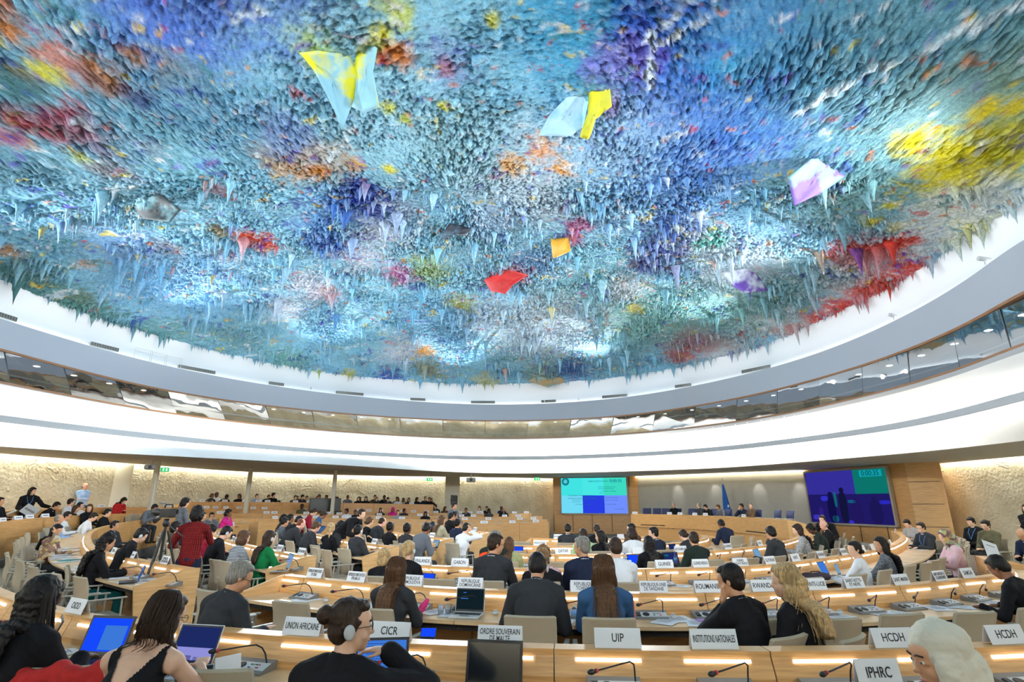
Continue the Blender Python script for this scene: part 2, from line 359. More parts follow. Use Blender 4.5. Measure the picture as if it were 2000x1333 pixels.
# pigments sprayed over the relief: pixel of the patch centre, radius in pixels, sRGB
BLOBS = [
 (100, 60, 260, (104, 158, 184)), (420, 60, 200, (92, 140, 205)), (520, 30, 110, (52, 88, 200)), (330, 60, 90, (70, 110, 205)), (610, 20, 40, (60, 90, 200)),
 (820, 60, 220, (150, 205, 226)), (740, 210, 200, (148, 200, 220)), (1000, 130, 180, (120, 185, 215)), (1120, 60, 120, (40, 150, 195)), (1200, 30, 90, (50, 140, 185)),
 (1280, 60, 90, (20, 80, 190)), (1300, 150, 90, (20, 90, 190)), (1420, 170, 120, (24, 120, 200)), (1500, 60, 160, (40, 120, 180)), (1420, 140, 45, (60, 175, 215)), (1450, 240, 70, (70, 150, 210)),
 (1620, 120, 170, (60, 130, 170)), (1830, 90, 200, (86, 142, 160)), (1700, 240, 120, (110, 160, 175)), (1960, 180, 90, (120, 150, 130)), (1800, 220, 80, (122, 162, 165)),
 (1240, 230, 90, (50, 100, 180)), (1250, 110, 50, (110, 100, 210)), (1190, 110, 45, (130, 130, 215)), (1190, 200, 26, (160, 80, 180)), (1350, 250, 110, (36, 90, 170)),
 (1300, 340, 140, (100, 150, 215)), (1180, 290, 110, (150, 190, 225)), (1000, 340, 130, (190, 210, 225)), (900, 280, 110, (150, 200, 215)), (1450, 330, 110, (60, 110, 190)),
 (1480, 400, 110, (110, 165, 205)), (1560, 380, 100, (110, 160, 175)), (1600, 440, 90, (120, 165, 190)), (1700, 370, 110, (118, 165, 168)),
 (1900, 330, 70, (222, 208, 28)), (1860, 300, 50, (228, 212, 26)), (1780, 275, 26, (228, 210, 20)), (1960, 290, 60, (205, 200, 40)), (1930, 210, 18, (225, 205, 30)), (1980, 210, 16, (225, 205, 30)),
 (1870, 340, 44, (236, 222, 10)), (1960, 340, 40, (224, 214, 50)), (1900, 430, 34, (228, 216, 30)), (1870, 460, 22, (220, 210, 40)), (1760, 440, 16, (215, 205, 40)), (1740, 400, 13, (220, 210, 30)), (1700, 430, 14, (220, 210, 30)),
 (1930, 385, 60, (216, 220, 214)), (1850, 410, 60, (214, 218, 212)), (1800, 470, 60, (200, 205, 205)),
 (1680, 500, 60, (200, 92, 92)), (1640, 490, 26, (212, 60, 56)), (1720, 480, 26, (210, 70, 60)), (1760, 470, 20, (214, 60, 44)), (1680, 570, 50, (212, 62, 50)), (1720, 550, 50, (218, 72, 54)), (1640, 600, 40, (214, 66, 50)), (1780, 520, 30, (214, 80, 70)),
 (1590, 620, 30, (214, 70, 50)), (1540, 640, 30, (228, 88, 40)), (1620, 545, 60, (206, 210, 214)), (1500, 625, 60, (205, 212, 212)), (1420, 680, 60, (190, 190, 188)), (1350, 665, 60, (186, 130, 135)), (1330, 690, 30, (190, 110, 110)),
 (1500, 560, 110, (134, 180, 190)), (1400, 600, 100, (130, 180, 178)), (1250, 620, 110, (120, 172, 165)), (1120, 590, 90, (86, 150, 156)), (1180, 540, 90, (120, 175, 190)), (1440, 520, 80, (200, 215, 225)), (1370, 470, 60, (205, 215, 226)),
 (1300, 480, 60, (80, 80, 160)), (1260, 510, 40, (84, 84, 150)), (1200, 430, 80, (130, 175, 205)), (1320, 430, 60, (60, 90, 160)), (1390, 465, 30, (70, 160, 150)), (1130, 440, 30, (170, 90, 140)), (1120, 465, 24, (160, 80, 130)),
 (1010, 530, 34, (205, 60, 66)), (970, 545, 24, (190, 50, 60)), (940, 470, 90, (120, 170, 190)), (1050, 510, 60, (110, 150, 190)), (1060, 640, 120, (206, 222, 236)), (930, 620, 60, (200, 218, 236)), (780, 680, 60, (206, 210, 226)), (850, 620, 90, (110, 170, 205)),
 (840, 525, 46, (140, 165, 110)), (780, 535, 34, (190, 120, 160)), (900, 590, 30, (150, 160, 80)), (1060, 400, 70, (185, 205, 220)), (1060, 290, 36, (225, 160, 110)), (1000, 320, 30, (222, 170, 110)), (1095, 330, 22, (232, 160, 60)), (960, 430, 60, (160, 190, 220)),
 (740, 450, 60, (186, 192, 210)), (700, 500, 50, (190, 196, 212)), (770, 410, 60, (170, 190, 215)), (720, 395, 55, (44, 70, 170)), (660, 400, 50, (50, 100, 180)), (700, 370, 40, (40, 64, 160)), (640, 470, 50, (60, 100, 180)), (620, 440, 50, (80, 130, 185)),
 (620, 300, 60, (190, 170, 150)), (560, 320, 46, (186, 140, 90)), (620, 330, 22, (210, 136, 46)), (520, 300, 30, (160, 130, 90)), (690, 320, 20, (210, 160, 90)), (760, 330, 13, (225, 215, 30)), (740, 90, 32, (214, 206, 90)), (620, 90, 40, (180, 205, 120)), (780, 20, 34, (196, 206, 90)), (740, 60, 20, (225, 215, 30)),
 (780, 100, 26, (222, 130, 50)), (750, 105, 16, (190, 60, 50)), (880, 120, 50, (130, 160, 205)), (870, 130, 20, (170, 110, 140)), (960, 30, 14, (225, 220, 60)), (870, 205, 14, (215, 215, 60)), (760, 205, 14, (215, 215, 60)), (790, 230, 14, (200, 205, 50)),
 (105, 110, 24, (180, 118, 60)), (150, 125, 44, (196, 130, 130)), (210, 140, 28, (186, 122, 60)), (215, 165, 20, (176, 116, 44)), (260, 105, 20, (176, 116, 60)), (90, 140, 20, (206, 200, 50)), (45, 145, 20, (110, 90, 50)), (10, 50, 20, (196, 120, 40)), (5, 10, 18, (180, 100, 50)),
 (45, 235, 30, (176, 40, 60)), (145, 235, 36, (160, 46, 66)), (100, 255, 26, (166, 44, 60)), (15, 265, 24, (186, 60, 80)), (190, 275, 24, (180, 60, 76)), (240, 330, 30, (160, 50, 50)), (205, 330, 24, (130, 84, 50)), (155, 305, 15, (205, 205, 20)), (185, 160, 26, (130, 90, 80)), (20, 160, 40, (40, 96, 100)),
 (280, 190, 30, (44, 60, 120)), (345, 140, 34, (170, 140, 110)), (380, 170, 50, (80, 80, 90)), (250, 300, 60, (130, 150, 180)), (300, 290, 20, (170, 60, 80)), (430, 370, 18, (190, 50, 56)), (480, 460, 22, (222, 76, 40)), (520, 475, 28, (216, 74, 44)), (430, 450, 20, (130, 110, 60)), (440, 500, 26, (170, 116, 50)),
 (330, 485, 22, (186, 122, 44)), (170, 515, 14, (216, 140, 40)), (140, 440, 40, (120, 100, 70)), (150, 445, 16, (190, 120, 50)), (20, 490, 18, (196, 130, 40)), (160, 580, 20, (150, 120, 60)), (410, 550, 22, (120, 110, 80)), (430, 570, 12, (222, 140, 40)), (640, 570, 26, (226, 60, 40)), (610, 560, 50, (202, 206, 222)), (560, 600, 40, (196, 206, 222)),
 (340, 560, 110, (130, 185, 225)), (420, 520, 70, (140, 190, 225)), (230, 470, 60, (130, 170, 220)), (120, 360, 90, (80, 130, 150)), (60, 430, 90, (86, 140, 165)), (50, 545, 60, (60, 110, 100)), (150, 600, 50, (80, 130, 120)), (230, 640, 50, (70, 120, 112)), (330, 650, 50, (90, 140, 145)), (460, 660, 60, (96, 140, 150)), (560, 700, 40, (110, 165, 160)), (640, 650, 60, (100, 160, 190)), (720, 660, 60, (120, 180, 205)),
 (680, 730, 18, (200, 190, 70)), (620, 725, 14, (190, 195, 80)), (760, 735, 30, (50, 80, 170)), (830, 685, 20, (220, 160, 70)), (835, 720, 30, (150, 150, 120)), (950, 745, 30, (200, 200, 150)), (1060, 735, 40, (140, 170, 165)), (1120, 720, 40, (70, 110, 170)), (1240, 600, 20, (180, 170, 70)), (1220, 560, 50, (196, 206, 212)),
 (430, 215, 100, (90, 150, 180)), (560, 190, 90, (120, 180, 205)), (350, 330, 90, (110, 170, 190)), (300, 400, 60, (120, 170, 190)), (560, 260, 60, (110, 140, 190)),
]
STREAKS = [[(1345, 0), (1275, 60), (1270, 130), (1262, 165)], [(2000, -10), (1900, 50), (1800, 95), (1700, 135), (1600, 190), (1555, 225)], [(690, 250), (670, 290), (640, 310)], [(830, 420), (800, 470)], [(470, 40), (510, 20)]]
def build_dome():
    # polar grid, dense where the hall is seen from its near side
    nth, nr = 1600, 460
    th = []
    for i in range(nth):
        s = i/nth; th.append(math.radians(-12)+s*2*math.pi if False else s)
    # 84 % of the spokes cover the far 200 degrees
    dense = int(nth*.86); th = np.concatenate([np.radians(np.linspace(-15, 195, dense, endpoint=False)), np.radians(np.linspace(195, 345, nth-dense, endpoint=False))])
    R = np.array([RG(t) for t in th])
    s = np.linspace(0.002, 1, nr)**.85
    X = CX+np.outer(s, R*np.cos(th)); Y = CY+np.outer(s, R*np.sin(th)); S = np.outer(s, np.ones(nth))
    Z = HZ['G']+RISE*(1-S**2)
    # relief
    def fb(f, sd, o=4, g=.5):
        a = 0; amp = 1
        for k in range(o): a = a+amp*perlin(X*f*2**k+sd*7.1, Y*f*2**k-sd*3.3, sd+k); amp *= g
        return a
    wx = fb(.5, 40, 2)*1.2; wy = fb(.5, 50, 2)*1.2
    rough = np.clip(.42+1.5*fb(.55, 11, 3), .08, 1.1)              # calm and rugged areas
    rid = 1-np.abs(perlin(X*4.3+wx, Y*4.3+wy, 21))*2.3
    rid2 = 1-np.abs(perlin(X*9.1-wx, Y*9.1+wy, 22))*2.2
    fine = perlin(X*15, Y*15, 23)
    w1 = fb(5, 45, 3)*.35; w2 = fb(5, 55, 3)*.35
    bl = np.clip(perlin(X*5.2+w1*3, Y*5.2+w2*3, 26)+.12, 0, 1); bl2 = np.clip(perlin(X*10.5+w2*5, Y*10.5-w1*5, 27)+.12, 0, 1)
    rel = .13*bl**.8+.085*bl2**.8+.07*fb(13, 24, 3, .6)+.02*np.clip(rid, 0, 1)
    h = rel*(.22+rough)
    # drips: short pointed cones pulled out of the relief
    n = 9000
    a = rng.random(n)*2*np.pi; q = np.sqrt(rng.random(n))
    vx = CX+q*np.interp(a, np.append(th % (2*np.pi), [])[np.argsort(th % (2*np.pi))], R[np.argsort(th % (2*np.pi))])*np.cos(a)
    vy = CY+q*np.interp(a, (th % (2*np.pi))[np.argsort(th % (2*np.pi))], R[np.argsort(th % (2*np.pi))])*np.sin(a)
    Zf = Z-h
    # pigment
    base = np.array(lin((138, 194, 218))[:3]); col = np.ones(X.shape+(3,))*base
    big = fb(.8, 61, 3)
    col *= (1+.35*big)[..., None]
    jx = fb(1.6, 71, 4)*.55; jy = fb(1.6, 81, 4)*.55; grain = fb(4.5, 91, 3)
    for (px, py, rad, rgb) in BLOBS:
        c = on_dome(px, py); d = (c-cam.location).length; rr = rad*d/FPX*1.05
        ddx = X+jx*min(1, rr)-c.x; ddy = (Y+jy*min(1, rr)-c.y)*.72
        D = np.sqrt(ddx*ddx+ddy*ddy)/rr
        wgt = np.clip(1.25-D+grain*(.55 if rad < 60 else .3), 0, 1); wgt = wgt*wgt*(3-2*wgt)*(.94 if rad < 60 else .85)
        col = col*(1-wgt[..., None])+np.array(lin(rgb)[:3])*wgt[..., None]
    # loose flecks of other pigments
    hue = perlin(X*.45+3, Y*.45-8, 131)
    for sd, rgb, thr, fr in ((101, (232, 206, 30), .40, 1.9), (103, (222, 120, 44), .43, 2.3), (105, (196, 50, 60), .46, 2.1), (107, (36, 60, 168), .36, 1.5), (109, (232, 240, 246), .34, 1.7), (111, (96, 70, 190), .44, 1.6), (113, (30, 120, 120), .38, 1.4)):
        wgt = np.clip((perlin(X*fr+jx*2, Y*fr*1.3+jy*2, sd)+.35*grain+.22*hue*(1 if sd % 4 == 1 else -1)-thr-.03)*7, 0, 1)*.62
        col = col*(1-wgt[..., None])+np.array(lin(rgb)[:3])*wgt[..., None]
    for ln in STREAKS:
        for (a0, b0), (a1, b1) in zip(ln[:-1], ln[1:]):
            p, q2 = on_dome(a0, b0), on_dome(a1, b1); vx_, vy_ = q2.x-p.x, q2.y-p.y; L2 = vx_*vx_+vy_*vy_
            tt = np.clip(((X-p.x)*vx_+(Y-p.y)*vy_)/L2, 0, 1); D = np.hypot(X+jx*.3-p.x-tt*vx_, Y+jy*.3-p.y-tt*vy_)
            wgt = np.clip(1-D/.13+grain*.8, 0, 1)
            col = col*(1-wgt[..., None])+np.array(lin((225, 238, 246))[:3])*wgt[..., None]
    # shade of the relief put into the pigment: hollows deeper, ridges paler
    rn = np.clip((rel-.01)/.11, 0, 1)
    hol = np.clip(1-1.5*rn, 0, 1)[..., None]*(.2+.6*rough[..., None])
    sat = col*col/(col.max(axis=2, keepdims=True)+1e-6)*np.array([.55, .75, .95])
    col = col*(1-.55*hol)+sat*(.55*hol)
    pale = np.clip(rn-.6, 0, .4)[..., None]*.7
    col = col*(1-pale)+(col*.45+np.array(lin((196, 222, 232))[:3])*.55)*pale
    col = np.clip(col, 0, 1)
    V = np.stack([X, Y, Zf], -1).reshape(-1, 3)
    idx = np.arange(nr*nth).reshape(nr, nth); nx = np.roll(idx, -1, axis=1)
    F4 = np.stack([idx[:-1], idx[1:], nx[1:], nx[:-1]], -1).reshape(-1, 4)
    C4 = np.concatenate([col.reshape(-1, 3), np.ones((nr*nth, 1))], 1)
    # hanging stalactites, individually placed, in clusters
    sv = []; sf = []; sc = []
    base_n = len(V)
    seg = 7
    cand = []
    for i in range(26000):
        t = math.radians(rng.uniform(-15, 195)); u = math.sqrt(rng.random()) if rng.random() > .12 else rng.uniform(.985, .999)
        cand.append((t, u))
    tq = np.array([c[0] for c in cand]); uq = np.array([c[1] for c in cand]); Rq = np.interp(tq, th[:dense], R[:dense])
    xq = CX+uq*Rq*np.cos(tq); yq = CY+uq*Rq*np.sin(tq)
    cl = perlin(xq*.7, yq*.7, 5)+.6*perlin(xq*2.1, yq*2.1, 6)
    keep = 0
    for i in range(len(cand)):
        edge = uq[i] > .98
        pr = 1/(1+math.exp(-(cl[i]-.12)*16)) if not edge else .5+1.5*cl[i]
        if rng.random() > pr: continue
        x, y = xq[i], yq[i]
        ii = int(round(np.interp(tq[i], th[:dense], np.arange(dense)))) % nth; jj = int(np.interp(uq[i], s, np.arange(nr)))
        z = Zf[jj, ii]+.05; c = col[jj, ii]
        big_ = rng.random()
        L = rng.uniform(.07, .22) if big_ < .8 else (rng.uniform(.22, .5) if big_ < .97 else rng.uniform(.5, 1.0))
        if edge: L *= .7
        rad = L*rng.uniform(.14, .24)+.014
        lx, ly = rng.normal(0, .05)*L, rng.normal(0, .05)*L
        c2 = c*.35+np.array(lin((176, 208, 222))[:3])*.65 if rng.random() < .45 else c*rng.uniform(.6, 1.1)
        st = len(V)+len(sv)
        for (f, g) in ((0, 1), (.3, .5), (.7, .18)):
            for k in range(seg):
                an = 2*math.pi*k/seg+f; rr = rad*g*(1+.25*math.sin(k*2.3+i))
                sv.append((x+lx*f+rr*math.cos(an), y+ly*f+rr*math.sin(an), z-L*f)); sc.append(tuple(c*(1-f)+c2*f))
        sv.append((x+lx, y+ly, z-L)); sc.append(tuple(c2))
        for j in range(2):
            for k in range(seg):
                sf.append((st+j*seg+k, st+j*seg+(k+1) % seg, st+(j+1)*seg+(k+1) % seg, st+(j+1)*seg+k))
        for k in range(seg): sf.append((st+2*seg+k, st+2*seg+(k+1) % seg, st+3*seg))
        keep += 1
    print('stalactites', keep)
    me = bpy.data.meshes.new('ceiling')
    allV = np.concatenate([V, np.array(sv)]); me.from_pydata([], [], [])
    quads = len(F4); q2 = [f for f in sf if len(f) == 4]; t3 = [f for f in sf if len(f) == 3]
    loops = np.concatenate([F4.reshape(-1), np.array(q2).reshape(-1), np.array(t3).reshape(-1)]).astype(np.int32)
    tot = np.concatenate([np.full(quads+len(q2), 4), np.full(len(t3), 3)]).astype(np.int32)
    me.vertices.add(len(allV)); me.vertices.foreach_set('co', allV.astype(np.float32).reshape(-1))
    me.loops.add(len(loops)); me.loops.foreach_set('vertex_index', loops)
    me.polygons.add(len(tot)); st = np.concatenate([[0], np.cumsum(tot)[:-1]]).astype(np.int32)
    me.polygons.foreach_set('loop_start', st); me.polygons.foreach_set('use_smooth', np.ones(len(tot), bool))
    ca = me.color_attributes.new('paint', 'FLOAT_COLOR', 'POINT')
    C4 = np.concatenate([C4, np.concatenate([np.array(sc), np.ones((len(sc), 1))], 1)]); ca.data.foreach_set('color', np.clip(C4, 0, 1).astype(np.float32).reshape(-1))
    me.update(calc_edges=True); me.validate()
    m = bpy.data.materials.new('sprayed plaster'); m.use_nodes = True; nt = m.node_tree; b = nt.nodes['Principled BSDF']
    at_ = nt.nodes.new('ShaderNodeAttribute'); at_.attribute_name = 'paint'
    tc = nt.nodes.new('ShaderNodeTexCoord'); n = nt.nodes.new('ShaderNodeTexNoise'); n.inputs['Scale'].default_value = 14; n.inputs['Detail'].default_value = 8; n.inputs['Roughness'].default_value = .7
    nt.links.new(tc.outputs['Object'], n.inputs['Vector'])
    hs = nt.nodes.new('ShaderNodeHueSaturation'); hs.inputs['Saturation'].default_value = 1.04
    mr = nt.nodes.new('ShaderNodeMapRange'); mr.inputs['From Min'].default_value = .3; mr.inputs['From Max'].default_value = .7; mr.inputs['To Min'].default_value = .62; mr.inputs['To Max'].default_value = 1.3
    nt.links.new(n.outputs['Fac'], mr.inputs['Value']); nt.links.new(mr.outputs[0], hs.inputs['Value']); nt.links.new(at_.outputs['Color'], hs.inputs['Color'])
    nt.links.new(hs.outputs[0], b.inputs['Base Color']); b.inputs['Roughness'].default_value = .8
    bp = nt.nodes.new('ShaderNodeBump'); bp.inputs['Strength'].default_value = .9; bp.inputs['Distance'].default_value = .05
    nt.links.new(n.outputs['Fac'], bp.inputs['Height']); nt.links.new(bp.outputs['Normal'], b.inputs['Normal'])
    me.materials.append(m)
    o = bpy.data.objects.new('ceiling', me); COL.objects.link(o); o['kind'] = 'structure'
    return o
build_dome()
# dome projectors: spot lamps standing on the gallery rim, aimed across at the dome
for i in range(12):
    t = 2*math.pi*i/12+.1; x, y = P2(RF, t, -.5)
    ld = bpy.data.lights.new('dome_projector', 'SPOT'); ld.energy = DOME_SPOTS; ld.spot_size = math.radians(84); ld.spot_blend = 1; ld.shadow_soft_size = .15
    ld.color = (.9, .96, 1)
    lo = bpy.data.objects.new('dome_projector', ld); COL.objects.link(lo); lo.location = (x, y, HZ['F']+.05)
    x2, y2 = P2(RG, t+math.pi, -6); d = Vector((x2-x, y2-y, 3.0)); lo.rotation_euler = d.to_track_quat('-Z', 'Y').to_euler()
# fill spots added at rim height to brighten the seats, not real fixtures
for i in range(10):
    t = 2*math.pi*i/10+.4; x, y = P2(RF, t, -.6)
    ld = bpy.data.lights.new('seat_fill_spot', 'SPOT'); ld.energy = SEAT_FILL; ld.spot_size = math.radians(120); ld.spot_blend = .9; ld.shadow_soft_size = .12
    ld.color = (1, .95, .88)
    lo = bpy.data.objects.new('seat_fill_spot', ld); COL.objects.link(lo); lo.location = (x, y, HZ['F'])
    x2, y2 = P2(RG, t, -8); d = Vector((x2-x, y2-y, -7)); lo.rotation_euler = d.to_track_quat('-Z', 'Y').to_euler()
# ------------------------------------------------------------------ rows of desks
CEN = Vector((1.0, 16.0))
def catmull(P, n=10):
    out = []
    for i in range(len(P)-1):
        p0 = P[max(i-1, 0)]; p1 = P[i]; p2 = P[i+1]; p3 = P[min(i+2, len(P)-1)]
        for k in range(n):
            t = k/n
            out.append(.5*((2*p1)+(p2-p0)*t+(2*p0-5*p1+4*p2-p3)*t*t+(3*p1-p0-3*p2+p3)*t**3))
    out.append(P[-1].copy()); return out
class Row:
    """ledge line on the floor plan; third coordinate is the floor height of that tier"""
    def __init__(s, pts):
        s.p = catmull([Vector(p) for p in pts]); s.L = [0]
        for a, b in zip(s.p[:-1], s.p[1:]): s.L.append(s.L[-1]+(b.xy-a.xy).length)
        s.len = s.L[-1]
        m = s.at(s.len/2); s.sgn = 1
        s.sgn = 1 if s.nrm(s.len/2).dot(m.xy-CEN) > 0 else -1
    def at(s, d):
        if d <= 0: return s.p[0]+(s.p[1]-s.p[0]).normalized()*d
        if d >= s.len: return s.p[-1]+(s.p[-1]-s.p[-2]).normalized()*(d-s.len)
        import bisect
        i = min(bisect.bisect_right(s.L, d)-1, len(s.p)-2)
        return s.p[i].lerp(s.p[i+1], (d-s.L[i])/(s.L[i+1]-s.L[i]))
    def nrm(s, d):
        t = (s.at(d+.15)-s.at(d-.15)).xy.normalized(); return Vector((t.y, -t.x))*s.sgn
    def pt(s, d, u, z):
        q = s.at(d); n = s.nrm(d); return Vector((q.x+n.x*u, q.y+n.y*u, q.z+z))
    def hit(s, px, py, u=0):
        """where the vertical plane through the pixel meets the row at offset u"""
        dr = azdir(px, py); best = None
        N = int(s.len/.05)
        for i in range(N+1):
            d = s.len*i/N; q = s.pt(d, u, 0); c = abs(dr.x*q.y-dr.y*q.x)
            if best is None or c < best[0]: best = (c, d)
        return best[1]
def arc(cx, cy, R, pts, f=0):
    """points (x pixel, y pixel) only give the directions; the arc's near side is used"""
    out = []
    for x, y in pts:
        d = azdir(x, y); b = d.x*cx+d.y*cy; q = b*b-(cx*cx+cy*cy-R*R)
        t = b-math.sqrt(max(0, q)); out.append((d.x*t, d.y*t, f))
    return out
def byh(pts, h=.94): return [tuple(at(x, y, h).xy)+(h-.94,) for x, y in pts]
def byd(pts):
    out = []
    for x, y, d in pts:
        p = atz(x, y, d); out.append((p.x, p.y, max(0, p.z-.94)))
    return out
YY = 1150
ROWS = {}
ROWS['N1'] = Row([(-7.2, 8.0, 0), (-5.6, 6.4, 0)]+arc(1.48, 15.65, 11.81, [(150, YY), (400, YY), (700, YY), (1000, YY), (1300, YY), (1600, YY), (1900, YY), (2150, YY)]))
ROWS['N2'] = Row(arc(1.53, 13.47, 7.41, [(562, YY), (700, YY), (850, YY), (1000, YY), (1200, YY), (1400, YY), (1600, YY), (1750, YY), (1860, YY)])+[(6.5, 7.75, 0), (7.4, 9.0, 0), (8.0, 10, 0)])
ROWS['N3'] = Row(arc(1.14, 14.54, 6.41, [(818, YY), (900, YY), (1000, YY), (1100, YY), (1200, YY), (1300, YY), (1400, YY), (1500, YY)])+byh([(1608, 1090), (1680, 1079), (1730, 1068), (1757, 1056), (1762, 1047), (1745, 1038)]))
ROWS['N4'] = Row(arc(1.07, 15.6, 5.26, [(985, YY), (1050, YY), (1100, YY), (1200, YY), (1300, YY), (1400, YY)])+byh([(1489, 1066), (1540, 1056), (1562, 1047), (1555, 1040)]))
ROWS['N5'] = Row(arc(1.1, 16.4, 4.1, [(1000, YY), (1060, YY), (1120, YY), (1200, YY), (1270, YY), (1340, YY)])+[(4.9, 14.8, 0), (5.35, 16.2, 0)])
ROWS['N6'] = Row([(.55, 14.9, 0), (1.2, 14.6, 0), (2.0, 14.5, 0), (2.8, 14.7, 0), (3.5, 15.4, 0)])
ROWS['L2'] = Row([(-4.42, 8.17, 0), (-5.0, 8.62, 0), (-5.95, 9.4, 0), (-7.05, 10.37, 0), (-8.4, 11.7, 0)]+byd([(172, 1052, 12.6), (180, 1038, 14.3), (205, 1029, 15.6), (240, 1022, 17), (280, 1015, 18.3), (322, 1008, 19.5)]))
ROWS['L3'] = Row(byd([(608, 1087, 8.95), (545, 1077, 9.9), (500, 1068, 10.9), (460, 1059, 12.2), (432, 1050, 13.8), (418, 1041, 15.3), (428, 1034, 16.8), (455, 1027, 18.2), (482, 1021, 19.6)]))
ROWS['L4'] = Row(byd([(772, 1068, 10.9), (733, 1063.5, 11.5), (700, 1058, 12.4), (650, 1050, 13.9), (618, 1044, 15.1)]))
ROWS['L5'] = Row(byd([(879, 1053, 13.2), (845, 1050, 13.8), (800, 1045, 14.9), (770, 1040, 16)]))
ROWS['L6'] = Row(byd([(958, 1041, 15.9), (930, 1038, 16.7), (905, 1035, 17.5)]))
ROWS['T5'] = Row(byd([(505, 1020, 20), (560, 1021, 21), (650, 1021, 22.5), (800, 1022, 23.5), (955, 1023, 23.5), (1070, 1020, 24)]))
ROWS['T4'] = Row(byd([(430, 1013, 20.5), (530, 1014, 22.2), (620, 1012.5, 24), (700, 1013.5, 24.8), (830, 1015, 25.4), (930, 1016, 25.5), (1068, 1015, 26)]))
ROWS['T3'] = Row(byd([(-60, 1027, 13.2), (0, 1020, 14.5), (50, 1014, 15.3), (105, 1010, 16.2), (200, 1005, 18.2), (300, 1003, 20.8), (400, 1004, 22.5), (500, 1003.5, 24.3), (620, 1005, 26), (700, 1006.5, 26.8), (830, 1008.5, 27.6), (955, 1010, 28), (1058, 1009, 28)]))
ROWS['T2'] = Row(byd([(-60, 1004, 15.4), (60, 996, 17.8), (180, 992, 19.8), (300, 991, 21.8), (400, 993.5, 24), (500, 995, 26.2), (620, 998, 28), (700, 999, 28.8), (830, 1002, 29.6), (955, 1004, 30), (1037, 1003, 30)]))
ROWS['T1'] = Row(byd([(365, 981, 23.6), (470, 981, 26.0), (620, 982.5, 28.6), (700, 983.5, 29.6), (845, 986, 30.4)]))
PITCHM = {'N1': 1.32, 'N2': 1.17, 'N3': 1.04, 'N4': 1.04, 'N5': 1.0, 'N6': 1.0, 'L2': 1.2, 'L3': 1.1, 'L4': 1.1, 'L5': 1.1, 'L6': 1.1, 'T5': 1.4, 'T4': 1.4, 'T3': 1.4, 'T2': 1.4, 'T1': 1.6}
PHASE = {'N1': 1076, 'N2': 747, 'N3': 1259, 'N4': 1200}
ROWNAME = {'N1': 'the front row nearest the camera', 'N2': 'the second row', 'N3': 'the third row', 'N4': 'the fourth row', 'N5': 'the fifth row', 'N6': 'the innermost row before the podium',
           'L2': 'the left block front row', 'L3': 'the left block second row', 'L4': 'the left block third row', 'L5': 'the left block fourth row', 'L6': 'the left block innermost row',
           'T5': 'the lowest row of the far block', 'T4': 'the second row of the far block', 'T3': 'the third row of the far block', 'T2': 'the fourth row of the far block', 'T1': 'the top row by the far wall'}
SHORT = {'N1': 'nearest row', 'N2': 'second row', 'N3': 'third row', 'N4': 'fourth row', 'N5': 'fifth row', 'N6': 'sixth row', 'L2': 'left block front row', 'L3': 'left block second row', 'L4': 'left block third row', 'L5': 'left block fourth row', 'L6': 'left block fifth row',
         'T5': 'far block lowest row', 'T4': 'far block second row', 'T3': 'far block third row', 'T2': 'far block fourth row', 'T1': 'far block top row', '': 'by the wall'}
ROWNAME = {k: 'the '+v for k, v in SHORT.items()}
ORD = ['first', 'second', 'third', 'fourth', 'fifth', 'sixth', 'seventh', 'eighth', 'ninth', 'tenth', 'eleventh', 'twelfth', 'thirteenth', 'fourteenth', 'fifteenth', 'sixteenth', 'seventeenth', 'eighteenth', 'nineteenth']
for tens, tth in (('twenty', 'twentieth'), ('thirty', 'thirtieth'), ('forty', 'fortieth'), ('fifty', 'fiftieth'), ('sixty', 'sixtieth'), ('seventy', 'seventieth'), ('eighty', 'eightieth')):
    ORD.append(tth); ORD += [tens+'-'+q for q in ORD[:9]]
def sweep(row, d0, d1, prof, n, name, m, parent, origin):
    vs = []; fs = []; k = len(prof)
    for i in range(n+1):
        d = d0+(d1-d0)*i/n
        for u, z in prof: vs.append(row.pt(d, u, z)-origin)
    for i in range(n):
        for j in range(k): fs.append((i*k+j, i*k+(j+1) % k, (i+1)*k+(j+1) % k, (i+1)*k+j))
    fs += [tuple(range(k))[::-1], tuple(n*k+j for j in range(k))]
    return link_mesh(name, vs, fs, m, parent)
